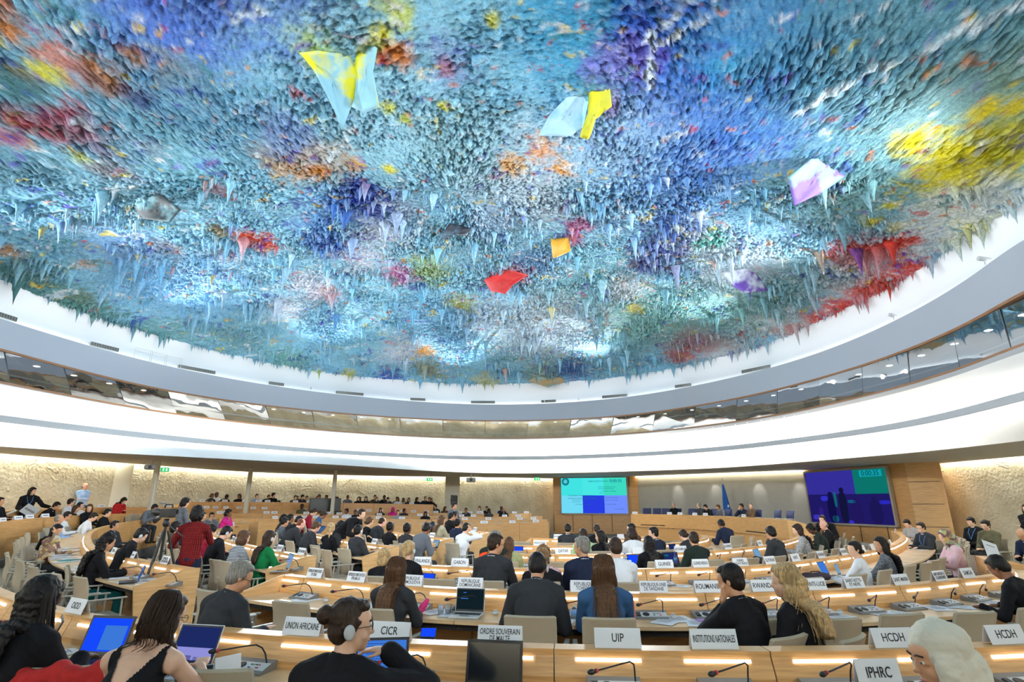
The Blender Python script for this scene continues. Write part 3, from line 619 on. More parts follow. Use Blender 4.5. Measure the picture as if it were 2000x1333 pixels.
def bench(rk):
    row = ROWS[rk]; P = PITCHM[rk]
    ph = row.hit(PHASE[rk], 1150) % P if rk in PHASE else 0
    cuts = [0]+[ph+P*i for i in range(-1, 80) if .25 < ph+P*i < row.len-.25]+[row.len]
    mods = []
    far = rk[0] == 'T'
    for i, (a, b) in enumerate(zip(cuts[:-1], cuts[1:])):
        mid = (a+b)/2; o = row.pt(mid, .3, 0)
        # skip what lies far outside the frame
        g = .004
        root = empty('desk_section', o)
        mods.append((root, a, b, mid))
        zb = -row.at(mid).z if row.at(mid).z > .02 else 0
        sweep(row, a+g, b-g, [(-.06, 0), (-.06, .94), (.075, .94), (.075, .905), (.12, .80), (.12, .0), (.10, 0), (.10, .7), (-.03, .7), (-.03, 0)] if not far else [(-.05, 0), (-.05, .94), (.06, .94), (.09, .78), (.09, 0)], 4, 'back_panel', M_WOOD, root, o)
        sweep(row, a+g, b-g, [(.12, .72), (.12, .752), (.66, .752), (.66, .72)], 4, 'tabletop', M_TOP, root, o)
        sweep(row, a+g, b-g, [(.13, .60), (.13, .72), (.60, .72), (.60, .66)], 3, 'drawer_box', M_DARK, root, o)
        if not far or rk in ('T5',):
            for q in ((a*3+b)/4, (a+3*b)/4):
                if b-a < .8 and q > mid: continue
                sweep(row, q-.2, q+.2, [(.079, .896), (.086, .878), (.094, .880), (.087, .898)], 2, 'light_strip', M_LED, root, o)
        if i == 0 or b == row.len:
            d = a if i == 0 else b; s = -1 if i == 0 else 1
            mb = MB(); vs = []
            for dd in (0, .035*s):
                vs += [row.pt(d, -.07, 0)+Vector((0, 0, 0)), row.pt(d, -.07, .945), row.pt(d, .10, .945), row.pt(d, .72, .79), row.pt(d, .60, 0)]
                if dd:
                    t = (row.at(d)-row.at(d-.1*s)).normalized()*.035; t.z = 0
                    vs[5:] = [v+t for v in vs[5:]]
            mb.add([v-o for v in vs], [(0, 1, 2, 3, 4), (9, 8, 7, 6, 5)]+[(k, k+5, (k+1) % 5+5, (k+1) % 5) for k in range(5)])
            mb.build('end_panel', M_WOOD2, root)
        # riser block under raised tiers
    tot = len(mods)
    for i, (root, a, b, mid) in enumerate(mods):
        pass
    return mods
DESKS = {}
for rk in ROWS: DESKS[rk] = bench(rk)
for rk, mods in DESKS.items():
    mods_ = sorted(mods, key=lambda m: (m[0].location.x/max(.1, m[0].location.y)))
    for i, m in enumerate(mods_):
        tag(m[0], '%s curved beech desk section from the left in %s' % (ORD[i], ROWNAME[rk]), 'desk', 'desk sections of '+ROWNAME[rk])
# raised tiers: solid steps under the rows at the left and far side
def tier(rk, du, n, name):
    row = ROWS[rk]; ns = 60; vs = []; fs = []
    for i in range(ns+1):
        d = row.len*i/ns
        for u, zz in ((-.06-du, 0), (-.06-du, 1), (1.9, 1), (1.9, 0)):
            q = row.pt(d, u, 0); q.z = q.z*zz if q.z > .04 else .0005*zz*1; q.z = q.z if zz == 0 else max(q.z, .001)
            if zz == 0: q.z = 0
            vs.append(q)
    for i in range(ns):
        for j in range(3): fs.append((i*4+j, i*4+j+1, (i+1)*4+j+1, (i+1)*4+j))
    fs += [(0, 1, 2, 3), (ns*4+3, ns*4+2, ns*4+1, ns*4)]
    o = link_mesh(name, vs, fs, M_CARPET); o['kind'] = 'structure'
for i, rk in enumerate(('T5', 'T4', 'T3', 'T2', 'T1', 'L3', 'L2')): tier(rk, .25 if rk != 'L2' else .1, 60, 'floor_tier_%d' % (i+1))

# ------------------------------------------------------------------ chair
def make_chair(cm, name='conference_chair'):
    """origin on the floor under the seat centre, the sitter faces +y"""
    r = empty(name)
    def shell(prof, w, th, nm, cr=.02, taper=1.0):
        vs = []; fs = []; nx = 8; n = len(prof)
        tv = [Vector((0, y, z)) for y, z in prof]
        for side in (0, 1):
            for i, p in enumerate(tv):
                d = (tv[min(i+1, n-1)]-tv[max(i-1, 0)]).normalized(); nn = Vector((0, -d.z, d.y))
                e = min(i, n-1-i); ww = w/2*(1 if e > 0 else .93)*(1-(1-taper)*i/(n-1))
                for k in range(nx+1):
                    s = -1+2*k/nx
                    q = p+nn*(th*side)+Vector((s*ww, -cr*(1-s*s)*0+cr*s*s, 0)); vs.append(q)
        K = nx+1
        for side in (0, 1):
            for i in range(n-1):
                for k in range(nx):
                    b = side*n*K+i*K+k; f = (b, b+1, b+K+1, b+K); fs.append(f if side else f[::-1])
        o_ = n*K
        for i in range(n-1):
            fs.append((i*K, (i+1)*K, (i+1)*K+o_, i*K+o_)); fs.append((i*K+nx, i*K+nx+o_, (i+1)*K+nx+o_, (i+1)*K+nx))
        for k in range(nx):
            fs.append((k, k+o_, k+1+o_, k+1)); b = (n-1)*K+k; fs.append((b, b+1, b+1+o_, b+o_))
        return shade(link_mesh(nm, vs, fs, cm, r), 50)
    shell([(.24, .435), (.2, .455), (.05, .445), (-.1, .43), (-.18, .425)], .43, .05, 'seat')
    shell([(-.17, .43), (-.225, .50), (-.235, .62), (-.225, .72), (-.245, .84), (-.275, .925), (-.28, .935)], .43, .028, 'backrest', .03)
    MB().tube([(-.27, -.22, .665), (.27, -.22, .665)], .013, 6).build('back_bar', M_FRAME, r)
    for s in (-1, 1):
        MB().box((s*.27, -.01, .665), (.045, .44, .02), bev=.006).build('armrest', M_FRAME, r)
        MB().tube([(s*.265, .16, .66), (s*.275, .19, 0)], [.013, .011], 6).build('leg', M_FRAME, r)
        MB().tube([(s*.265, -.18, .66), (s*.275, -.27, 0)], [.013, .011], 6).build('leg', M_FRAME, r)
    MB().box((0, 0, .41), (.53, .03, .02)).build('seat_rail', M_FRAME, r)
    return r
CHAIR = make_chair(M_CHAIR); CHAIR_USED = [False]
def face(o, v):          # turn +y of the thing to the direction v
    o.rotation_euler = (0, 0, math.atan2(-v.x, v.y))
ALLCH = []
def place_chair(p, v, label, group):
    if CHAIR_USED[0]: c = copy_tree(CHAIR)
    else: c = CHAIR; CHAIR_USED[0] = True
    c.location = p; face(c, v); tag(c, label, 'chair', group); ALLCH.append(c)
    return c

# ------------------------------------------------------------------ name plates
def text_mesh(name, body, size, m, parent, loc, rot, width=None, ext=.0006, align='CENTER', space=.85, xs=None):
    c = bpy.data.curves.new('t', 'FONT'); c.body = body; c.size = size; c.align_x = align; c.align_y = 'CENTER'; c.extrude = ext; c.resolution_u = 3; c.space_line = space; c.offset = size*.007
    t = bpy.data.objects.new('t', c); COL.objects.link(t)
    bpy.context.view_layer.update()
    me = bpy.data.meshes.new_from_object(t.evaluated_get(bpy.context.evaluated_depsgraph_get()))
    bpy.data.objects.remove(t); bpy.data.curves.remove(c)
    me.materials.clear(); me.materials.append(m)
    o = bpy.data.objects.new(name, me); COL.objects.link(o); o.parent = parent; o.location = loc; o.rotation_euler = rot
    if width and len(me.vertices):
        xs_ = [v.co.x for v in me.vertices]; wd = max(xs_)-min(xs_)
        k = width/wd if (wd > width or xs) else 1
        if xs: k = min(k, xs)
        for v in me.vertices: v.co.x *= k
    return o
def plate_body(w, h, parent, d=.035, nm='plate'):
    mb = MB(); t = .002
    for s in (-1, 1):
        vs = [(-w/2, s*d, 0), (w/2, s*d, 0), (w/2, s*.002, h), (-w/2, s*.002, h)]
        vs += [(x, y-s*t, z) for x, y, z in vs]
        mb.add(vs, [(0, 1, 2, 3), (7, 6, 5, 4), (0, 4, 5, 1), (1, 5, 6, 2), (2, 6, 7, 3), (3, 7, 4, 0)])
    return mb.build(nm, M_PLATE, parent)
PLATES = []
def nameplate(rk, px, py, text, w=.28, h=.108, size=.05, u=-.0, base=None):
    row = ROWS[rk]; d = row.hit(px, py, u); p = row.pt(d, u, base if base is not None else .942); n = row.nrm(d)
    tocam = Vector((-p.x, -p.y)); s = 1 if n.dot(tocam) > 0 else -1
    r = empty('name_plate', p); face(r, Vector((-n.x*s, -n.y*s, 0)))        # the lettered side (-y) looks to the camera's side
    plate_body(w, h, r)
    if text:
        tl = math.atan2(.033, h)
        text_mesh('lettering', text, size, M_INK, r, (0, -.0195, h*.5), (math.pi/2-tl, 0, 0), width=w*.9, xs=.78)
        lb = 'white name plate reading %s on %s' % (text.replace('\n', ' '), ROWNAME[rk])
    else:
        lb = None
    tag(r, lb, 'name plate', 'name plates on '+ROWNAME[rk])
    PLATES.append((rk, r, px)); return r
for a in [('N1', 150, 1190, 'OIDD', .28), ('N1', 595, 1230, 'UNION AFRICAINE', .29), ('N1', 760, 1240, 'CICR', .29), ('N1', 975, 1245, 'ORDRE SOUVERAIN\nDE MALTE', .29), ('N1', 1206, 1255, 'UIP', .29), ('N1', 1394, 1255, 'INSTITUTIONS NATIONALES', .29),
          ('N1', 1743, 1250, 'HCDH', .275), ('N1', 1957, 1240, 'HCDH', .275),
          ('N2', 617, 1125, 'REPUBLIQUE DEMOCRATIQUE\nDU CONGO', .27), ('N2', 697, 1130, 'REPUBLIQUE DEMOCRATIQUE\nPOPULAIRE LAO', .27), ('N2', 803, 1135, 'REPUBLIQUE\nDE MOLDOVA', .28), ('N2', 919, 1140, 'REPUBLIQUE\nDOMINICAINE', .28),
          ('N2', 1140, 1147, 'REPUBLIQUE\nTCHEQUE', .28), ('N2', 1280, 1150, 'REPUBLIQUE-UNIE\nDE TANZANIE', .28), ('N2', 1378, 1150, 'ROUMANIE', .27), ('N2', 1487, 1145, 'RWANDA', .26), ('N2', 1591, 1140, 'SAINTE-LUCIE', .26),
          ('N2', 1665, 1135, 'SAINT-KITTS-\nET-NEVIS', .26), ('N2', 1757, 1132, 'SAINT-MARIN', .26), ('N2', 1833, 1125, 'SAINT-VINCENT-ET-\nLES-GRENADINES', .26), ('N2', 1889, 1120, 'SAMOA', .26), ('N2', 1948, 1112, 'SAO TOME-ET-\nPRINCIPE', .26),
          ('N3', 829, 1095, 'FINLANDE', .27), ('N3', 898, 1100, 'GABON', .26), ('N3', 1218, 1105, 'GUATEMALA', .26), ('N3', 1300, 1105, 'GUINEE', .26), ('N3', 1368, 1103, 'GUINEE-BISSAU', .25), ('N3', 1444, 1100, 'GUINEE\nEQUATORIALE', .25), ('N3', 1501, 1095, 'GUYANA', .25),
          ('N3', 1553, 1090, 'HAITI', .25), ('N3', 1602, 1085, 'HONDURAS', .25), ('N3', 1646, 1078, 'HONGRIE', .25), ('N3', 1683, 1074, None, .24), ('N3', 1703, 1072, None, .24), ('N3', 1738, 1060, None, .2), ('N3', 1752, 1050, None, .2),
          ('N4', 1098, 1075, 'QATAR', .27), ('N4', 1245, 1072, None, .2), ('N4', 1329, 1073, 'ROYAUME-UNI', .26), ('N4', 1421, 1068, 'SLOVENIE', .25), ('N4', 1483, 1060, 'SUEDE', .24),
          ('N5', 1056, 1052, 'AFRIQUE CENTRALE', .27), ('N6', 1093, 1040, 'BANGLADESH', .26), ('N6', 1211, 1036, None, .2), ('N5', 1346, 1045, None, .2),
          ('L2', 225, 1070, 'OMAN', .25), ('L2', 253, 1078, 'POLOGNE', .25), ('L2', 288, 1085, 'REPUBLIQUE\nARABE SYRIENNE', .27), ('L2', 325, 1092, 'REPUBLIQUE\nCENTRAFRICAINE', .27),
          ('L3', 457, 1050, 'ESPAGNE', .25), ('L3', 548, 1070, 'ETHIOPIE', .26), ('L3', 592, 1077, 'EX-REP. DE MACEDOINE', .27), ('L4', 662, 1045, 'BOTSWANA', .25), ('L4', 733, 1058, 'PHILIPPINES', .26), ('L5', 846, 1045, 'MONTENEGRO', .26), ('L6', 929, 1033, 'IRLANDE', .24)]:
    rk, px, py, tx, w_ = a
    nameplate(rk, px, py, tx, w_, size=.068 if tx and '\n' not in tx and len(tx) < 9 else (.058 if tx and '\n' not in tx else .047))
FARPL = {'T5': [947, 1000, 1047, 945], 'T4': [538, 577, 596, 618, 657, 740, 785, 908, 1015, 955, 1041], 'T3': [8, 37, 60, 90, 430, 442, 520, 537, 598, 640, 663, 700, 742, 820, 832, 902, 925, 986, 1012], 'T2': [196, 327, 401, 420, 440, 467, 494, 515, 593, 658, 702, 720, 743, 787, 808, 833, 852, 898, 918, 938, 1005, 1028],
         'T1': [346, 437, 476, 502, 575, 804, 392, 520], 'L2': [240, 262, 277, 295, 312], 'L3': [424, 434, 446, 458, 470]}
for rk, L in FARPL.items():
    for k, px in enumerate(sorted(L)):
        r = nameplate(rk, px, 1000, None, .26 if rk[0] == 'T' else .25, .1)
        MB().box((0, -.0225, .05), (.17, .001, .022), rot=Matrix.Rotation(-math.atan2(.033, .1), 3, 'X')).build('printed_line', M_GREYP, r)
grp = {}
for rk, r, px in PLATES:
    if 'label' not in r: grp.setdefault(rk, []).append((px, r))
for rk, L in grp.items():
    L.sort(key=lambda q: q[0])
    for i, (px, r) in enumerate(L): tag(r, 'small unreadable white name plate, %s from left, %s' % (ORD[i], SHORT[rk]))

# ------------------------------------------------------------------ delegate microphone unit
def make_unit():
    r = empty('microphone_unit')        # back edge at y=+, the user is at -y
    MB().prism([(-.08, 0), (-.08, .012), (.075, .058), (.085, .05), (.085, 0)], -.16, .16, lambda v: Vector((v.y, v.x, v.z))).build('console', M_GREYP, r)
    sl = math.atan2(.046, .155); rot = Matrix.Rotation(sl, 3, 'X')
    def top(x, y, dz=.0): return Vector((x, y, .012+(y+.08)*math.tan(sl)+dz))
    MB().box(top(.03, -.012, .001), (.25, .085, .004), rot=rot).build('button_panel', M_LGREY, r)
    MB().lathe(top(-.045, -.012, .003), [(.034, 0), (.034, .003), (.028, .005)], 16, axis=(0, -math.sin(sl), math.cos(sl))).build('speaker_grille', M_BLACK, r)
    MB().box(top(-.118, -.012, .004), (.036, .06, .01), rot=rot).build('socket', M_BLACK, r)
    for i, (x, m) in enumerate([(.03, M_BLACK), (.05, mat('button green', (60, 170, 90), .4)), (.07, M_BLACK), (.09, mat('button red', (205, 60, 60), .4))]):
        MB().box(top(x, -.0, .005), (.013, .008, .003), rot=rot).build('button', m, r)
        if i in (0, 3): MB().box(top(x, -.03, .005), (.014 if i == 0 else .022, .009, .003), rot=rot).build('button', m, r)
    g = MB().tube([(.125, .02, .05), (.122, .0, .11), (.115, -.03, .15), (.09, -.06, .172), (.03, -.10, .168), (-.06, -.14, .155), (-.12, -.165, .147)], .005, 6).build('gooseneck', M_BLACK, r, True)
    MB().lathe((-.12, -.165, .147), [(.006, -.02), (.012, -.01), (.0125, 0)], 10, axis=(-.9, -.4, -.1)).build('light_ring', mat('ring red', (170, 40, 40), .4), r)
    MB().ell((-.143, -.176, .144), (.026, .0155, .0155), Matrix.Rotation(.43, 3, 'Z')).build('microphone', M_BLACK, r, True)
    return r
UNIT = make_unit(); UNIT_USED = [False]
NEARPL = {}
def unit(rk, px, group, lab, u=.27, turn=0):
    if rk == 'N1': u = .205
    row = ROWS[rk]; d = row.hit(px, 1200, u); p = row.pt(d, u, .753); n = row.nrm(d)
    if UNIT_USED[0]: c = copy_tree(UNIT)
    else: c = UNIT; UNIT_USED[0] = True
    c.location = p; face(c, Vector((-n.x, -n.y, 0))); c.rotation_euler.z += turn; tag(c, lab, 'microphone', group)
    return c
def make_ear():
    r = empty('translation_earpiece')
    MB().ell((0, 0, .02), (.032, .026, .02)).build('ear_cup', M_LGREY, r, True)
    MB().lathe((0, .0, .038), [(.02, 0), (.022, .006), (.012, .009)], 14).build('ear_pad', M_SILV, r, True)
    MB().tube([(.02, 0, .015), (.06, .02, .02), (.07, -.03, .004), (.04, -.07, .003)], .002, 5).build('cord', M_LGREY, r)
    return r
EAR = make_ear(); EAR_USED = [False]
def ear(rk, px, lab, u=.3):
    row = ROWS[rk]; d = row.hit(px, 1200, u); p = row.pt(d, u, .753)
    if EAR_USED[0]: c = copy_tree(EAR)
    else: c = EAR; EAR_USED[0] = True
    c.location = p; face(c, row.nrm(d).to_3d()); tag(c, lab, 'earpiece', 'translation earpieces')
UL = {'N1': [(70, 'with braided hair seated nearby'), (500, 'left of the bun-haired person, mic reaching left'), (800, 'half hidden behind the blue laptop'), (1195, 'below the UIP plate'), (1405, 'below the INSTITUTIONS NATIONALES plate'), (1610, 'just left of the IPHRC card'), (1800, 'behind the white headscarf'), (1975, 'at the right edge below the second HCDH plate')],
      'N2': [(590, 'below the DU CONGO plate'), (690, 'below the POPULAIRE LAO plate'), (812, 'beside the long brown hair below DE MOLDOVA'), (910, 'behind the white laptop'), (1035, 'in front of the broad dark suit'), (1130, 'behind the blue sweater'), (1272, 'below the TANZANIE plate'), (1385, 'below the ROUMANIE plate beside the purple folder'), (1500, 'below the RWANDA plate'), (1602, 'below the SAINTE-LUCIE plate'), (1697, 'below the SAINT-KITTS plate'), (1780, 'below the SAINT-MARIN plate'), (1856, 'below the GRENADINES plate'), (1913, 'below the SAMOA plate'), (1968, 'below the PRINCIPE plate')],
      'N3': [(830, 'below the FINLANDE plate'), (903, 'below the GABON plate'), (985, 'hidden by the dark grey jacket'), (1120, 'beside the pink tweed jacket'), (1222, 'below the GUATEMALA plate'), (1300, 'below the GUINEE plate'), (1377, 'below the GUINEE-BISSAU plate'), (1446, 'below the EQUATORIALE plate'), (1505, 'below the GUYANA plate'), (1562, 'below the HAITI plate')],
      'N4': [(1025, 'below the pale green jacket'), (1190, 'beside the water bottle'), (1290, 'beside the dark laptop'), (1358, 'below the ROYAUME-UNI plate'), (1408, 'below the SLOVENIE plate'), (1455, 'near the SUEDE plate')],
      'N5': [(1020, 'left of the AFRIQUE plate'), (1072, 'right of the AFRIQUE plate'), (1150, 'by the green cardigan'), (1250, 'by the white blouse')],
      'L2': [(330, 'at the aisle end of the left block'), (260, 'behind the curly-haired typist')], 'L3': [(590, 'beside the aisle end of the second left row')], 'L4': [(750, 'below the PHILIPPINES plate')]}
for rk, L in UL.items():
    for px, t in L:
        unit(rk, px, 'delegate microphone units', 'grey microphone unit on %s, %s' % (ROWNAME[rk], t))
for rk, L in {'N1': [(1040, 'beside the black laptop, under tangled cables'), (1255, 'right of the UIP microphone unit'), (1463, 'right of the INSTITUTIONS NATIONALES microphone unit')], 'N2': [(632, 'below the CONGO plate'), (722, 'below the LAO plate'), (966, 'right of the white laptop'), (1312, 'below the TANZANIE plate'), (1420, 'below the ROUMANIE plate'), (1640, 'below the SAINTE-LUCIE plate')]}.items():
    for px, t in L: ear(rk, px, 'pale grey earpiece on %s, %s' % (ROWNAME[rk], t))
# ------------------------------------------------------------------ people
SKIN = {'light': (222, 178, 150), 'tan': (196, 146, 112), 'brown': (140, 94, 68), 'dark': (84, 56, 44), 'pink': (226, 170, 148)}
HAIRC = {'black': (24, 20, 20), 'dark brown': (48, 34, 26), 'brown': (84, 58, 38), 'light brown': (122, 90, 56), 'blonde': (180, 152, 110), 'grey': (122, 120, 116), 'white': (196, 192, 186), 'reddish': (110, 60, 38)}
CLOTH = {'black': (22, 22, 26), 'charcoal': (48, 50, 54), 'grey': (96, 100, 108), 'light grey': (150, 150, 150), 'navy': (30, 38, 60), 'dark green': (34, 44, 40), 'brown': (90, 70, 54), 'olive': (92, 88, 66),
         'white': (226, 228, 232), 'pale blue': (150, 180, 220), 'blue': (50, 84, 124), 'red': (168, 34, 36), 'orange': (232, 72, 32), 'magenta': (200, 40, 130), 'crimson': (140, 26, 50), 'green': (16, 112, 62), 'pale green': (166, 206, 150),
         'beige': (176, 166, 140), 'pale olive': (164, 166, 120), 'pink': (216, 178, 184), 'cream': (222, 214, 196), 'teal': (20, 90, 90), 'maroon': (90, 30, 40)}
def skinm(k): return mat('skin '+k, SKIN[k], .55, var=.05, scale=20, spec=.35)
def hairm(k):
    nm = 'hair '+k
    if nm in MATS: return MATS[nm]
    m = bpy.data.materials.new(nm); m.use_nodes = True; nt = m.node_tree; b = nt.nodes['Principled BSDF']
    tc = nt.nodes.new('ShaderNodeTexCoord'); mp = nt.nodes.new('ShaderNodeMapping'); mp.inputs['Scale'].default_value = (90, 90, 7)
    n = nt.nodes.new('ShaderNodeTexNoise'); n.inputs['Scale'].default_value = 1; n.inputs['Detail'].default_value = 4; n.inputs['Distortion'].default_value = .4
    nt.links.new(tc.outputs['Object'], mp.inputs[0]); nt.links.new(mp.outputs[0], n.inputs['Vector'])
    r = nt.nodes.new('ShaderNodeValToRGB'); c = lin(HAIRC[k])
    r.color_ramp.elements[0].position = .3; r.color_ramp.elements[0].color = (c[0]*.45, c[1]*.45, c[2]*.45, 1)
    r.color_ramp.elements[1].position = .7; r.color_ramp.elements[1].color = (min(1, c[0]*1.45), min(1, c[1]*1.4), min(1, c[2]*1.3), 1)
    nt.links.new(n.outputs['Fac'], r.inputs[0]); nt.links.new(r.outputs[0], b.inputs['Base Color'])
    bp = nt.nodes.new('ShaderNodeBump'); bp.inputs['Strength'].default_value = .8; bp.inputs['Distance'].default_value = .006
    nt.links.new(n.outputs['Fac'], bp.inputs['Height']); nt.links.new(bp.outputs['Normal'], b.inputs['Normal'])
    b.inputs['Roughness'].default_value = .5; b.inputs['Specular IOR Level'].default_value = .22
    MATS[nm] = m; return m
def clothm(k, pat=None):
    nm = 'cloth '+k+(' '+pat if pat else '')
    if nm in MATS: return MATS[nm]
    if not pat: return mat(nm, CLOTH[k], .88, var=.12, scale=9, bump=.25, bscale=14, spec=.2)
    m = mat(nm, CLOTH[k], .88, spec=.2); nt = m.node_tree; b = nt.nodes['Principled BSDF']; tc = nt.nodes.new('ShaderNodeTexCoord')
    r = nt.nodes.new('ShaderNodeValToRGB'); e = r.color_ramp.elements
    if pat in ('stripes',):
        wv = nt.nodes.new('ShaderNodeTexWave'); wv.bands_direction = 'Z'; wv.inputs['Scale'].default_value = 14; nt.links.new(tc.outputs['Object'], wv.inputs['Vector'])
        e[0].position = .45; e[1].position = .55; e[0].color = lin((40, 50, 64)); e[1].color = lin((214, 218, 222)); nt.links.new(wv.outputs['Fac'], r.inputs[0])
    elif pat == 'plaid':
        a = nt.nodes.new('ShaderNodeTexWave'); a.bands_direction = 'Z'; a.inputs['Scale'].default_value = 13; a2 = nt.nodes.new('ShaderNodeTexWave'); a2.bands_direction = 'X'; a2.inputs['Scale'].default_value = 13
        mm = nt.nodes.new('ShaderNodeMath'); mm.operation = 'MULTIPLY'
        for q in (a, a2): nt.links.new(tc.outputs['Object'], q.inputs['Vector'])
        nt.links.new(a.outputs['Fac'], mm.inputs[0]); nt.links.new(a2.outputs['Fac'], mm.inputs[1]); nt.links.new(mm.outputs[0], r.inputs[0])
        c = CLOTH[k]; e[0].position = .1; e[0].color = lin(tuple(int(v*.42) for v in c)); e[1].position = .55; e[1].color = lin(tuple(min(255, int(v*.86)+8) for v in c))
    else:
        v = nt.nodes.new('ShaderNodeTexVoronoi'); v.inputs['Scale'].default_value = 16 if pat == 'floral' else 45; nt.links.new(tc.outputs['Object'], v.inputs['Vector'])
        if pat == 'floral':
            nt.links.new(v.outputs['Color'], r.inputs[0]); e[0].position = .2; e[0].color = lin((110, 70, 80)); e[1].position = .8; e[1].color = lin((196, 160, 92)); e2 = e.new(.5); e2.color = lin((150, 130, 104))
            e3 = e.new(.65); e3.color = lin((200, 190, 170)) if k != 'pink' else lin((150, 190, 160))
        else:
            nt.links.new(v.outputs['Distance'], r.inputs[0]); c = CLOTH[k]; e[0].position = .25; e[0].color = lin(tuple(int(q*.6) for q in c)); e[1].position = .5; e[1].color = lin(tuple(min(255, int(q*1.1)) for q in c))
    nt.links.new(r.outputs[0], b.inputs['Base Color']); return m
def remesh(mb, vox, smooth=3, name='m', disp=0):
    me = bpy.data.meshes.new('tmp'); me.from_pydata(mb.v, [], mb.f)
    o = bpy.data.objects.new('tmp', me); COL.objects.link(o)
    bm = bmesh.new(); bm.from_mesh(me); bmesh.ops.recalc_face_normals(bm, faces=bm.faces); bm.to_mesh(me); bm.free()
    m = o.modifiers.new('r', 'REMESH'); m.mode = 'VOXEL'; m.voxel_size = vox; m.use_smooth_shade = True
    if smooth:
        s = o.modifiers.new('s', 'SMOOTH'); s.factor = .5; s.iterations = smooth
    if disp:
        tx = bpy.data.textures.new('t', 'CLOUDS'); tx.noise_scale = disp[1]; dm = o.modifiers.new('d', 'DISPLACE'); dm.texture = tx; dm.strength = disp[0]; dm.mid_level = .5
    bpy.context.view_layer.update()
    out = bpy.data.meshes.new_from_object(o.evaluated_get(bpy.context.evaluated_depsgraph_get())); out.name = name
    bpy.data.objects.remove(o); bpy.data.meshes.remove(me)
    out.polygons.foreach_set('use_smooth', [True]*len(out.polygons)); out.materials.clear()
    return out
def cap(mb, a, b, ra, rb, n=12):
    a, b = Vector(a), Vector(b); mb.ell(a, (ra,)*3, n=n, m=8); mb.ell(b, (rb,)*3, n=n, m=8)
    if (b-a).length > 1e-4: mb.tube([a, b], [ra, rb], n)
def ik(s, t, l1, l2, pole):
    s, t = Vector(s), Vector(t); d = t-s; L = min(d.length, (l1+l2)*.995); dn = d.normalized(); t = s+dn*L
    a = (l1*l1-l2*l2+L*L)/(2*L); h = math.sqrt(max(0, l1*l1-a*a)); p = Vector(pole); p = (p-dn*p.dot(dn)).normalized()
    return s+dn*a+p*h, t
def rotm(yaw=0, pitch=0, roll=0):
    return Matrix.Rotation(math.radians(yaw), 3, 'Z') @ Matrix.Rotation(-math.radians(pitch), 3, 'X') @ Matrix.Rotation(math.radians(roll), 3, 'Y')
class Pose:
    def __init__(s, lean=10, side=0, twist=0, hy=0, hp=10, hr=0, L=None, R=None, poleL=(-.5, -.3, -1), poleR=(.5, -.3, -1), stand=0, legs='seat', fl='flat', grip=.3, slouch=0, fem=0, handdirL=None, handdirR=None):
        s.__dict__.update(locals()); del s.__dict__['s']
        hipz = .56 if not stand else .93
        s.hip = Vector((0, 0, hipz)); R_ = rotm(twist, lean, side); s.tr = R_
        R2 = rotm(twist, lean+slouch, side)
        s.waist = s.hip+rotm(twist*.5, lean*.8, side) @ Vector((0, 0, .17)); s.chest = s.waist+R_ @ Vector((0, .0, .17)); s.neck = s.chest+R2 @ Vector((0, -.012, .205))
        s.shL = s.chest+R2 @ Vector((-.178, -.005, .125)); s.shR = s.chest+R2 @ Vector((.178, -.005, .125))
        s.H = rotm(hy+twist, hp, hr); nd = rotm(twist*.6+hy*.3, lean*.5+hp*.4, 0)
        s.skull = s.neck+nd @ Vector((0, .012, .075)); s.head = s.skull+s.H @ Vector((0, .012, .075)); s.R2 = R2
        s.L = Vector(L if L else (-.14, .42, .79)); s.R = Vector(R if R else (.14, .42, .79))
        s.eL, s.wL = ik(s.shL, s.L, .29, .255, poleL); s.eR, s.wR = ik(s.shR, s.R, .29, .255, poleR)
        if legs == 'seat': s.leg = [((-.095, 0, hipz-.03), (-.13, .42, .50), (-.13, .40, .09)), ((.095, 0, hipz-.03), (.13, .42, .50), (.13, .43, .09))]
        elif legs == 'cross': s.leg = [((-.095, 0, hipz-.03), (-.10, .42, .50), (-.10, .44, .09)), ((.095, 0, hipz-.03), (.02, .43, .60), (-.16, .60, .25))]
        else: s.leg = [((-.095, 0, hipz-.03), (-.11, .02, .50), (-.12, -.02, .09)), ((.095, 0, hipz-.03), (.11, .03, .50), (.13, .02, .09))]
def headprims(mb, s, det=1):
    H, c = s.H, s.head
    def e(p, r, rot=None): mb.ell(c+H @ Vector(p), r, H @ (rot if rot is not None else Matrix.Identity(3)), n=16, m=11)
    e((0, -.008, .032), (.074, .094, .088)); e((0, .026, -.035), (.058, .066, .078)); e((0, .052, -.085), (.030, .032, .026)); e((0, .06, .03), (.055, .033, .045))
    e((0, .088, -.012), (.011, .014, .026), Matrix.Rotation(.3, 3, 'X')); e((0, .101, -.026), (.0135, .013, .011)); e((0, .082, -.058), (.022, .010, .007)); e((0, .08, -.068), (.018, .010, .006))
    e((-.03, .07, .004), (.02, .02, .012)); e((.03, .07, .004), (.02, .02, .012)); e((0, .078, .024), (.048, .014, .010))
    e((-.036, .058, -.035), (.022, .024, .024)); e((.036, .058, -.035), (.022, .024, .024))
    for k in (-1, 1): e((k*.077, -.004, -.008), (.009, .018, .030), Matrix.Rotation(.2, 3, 'X'))
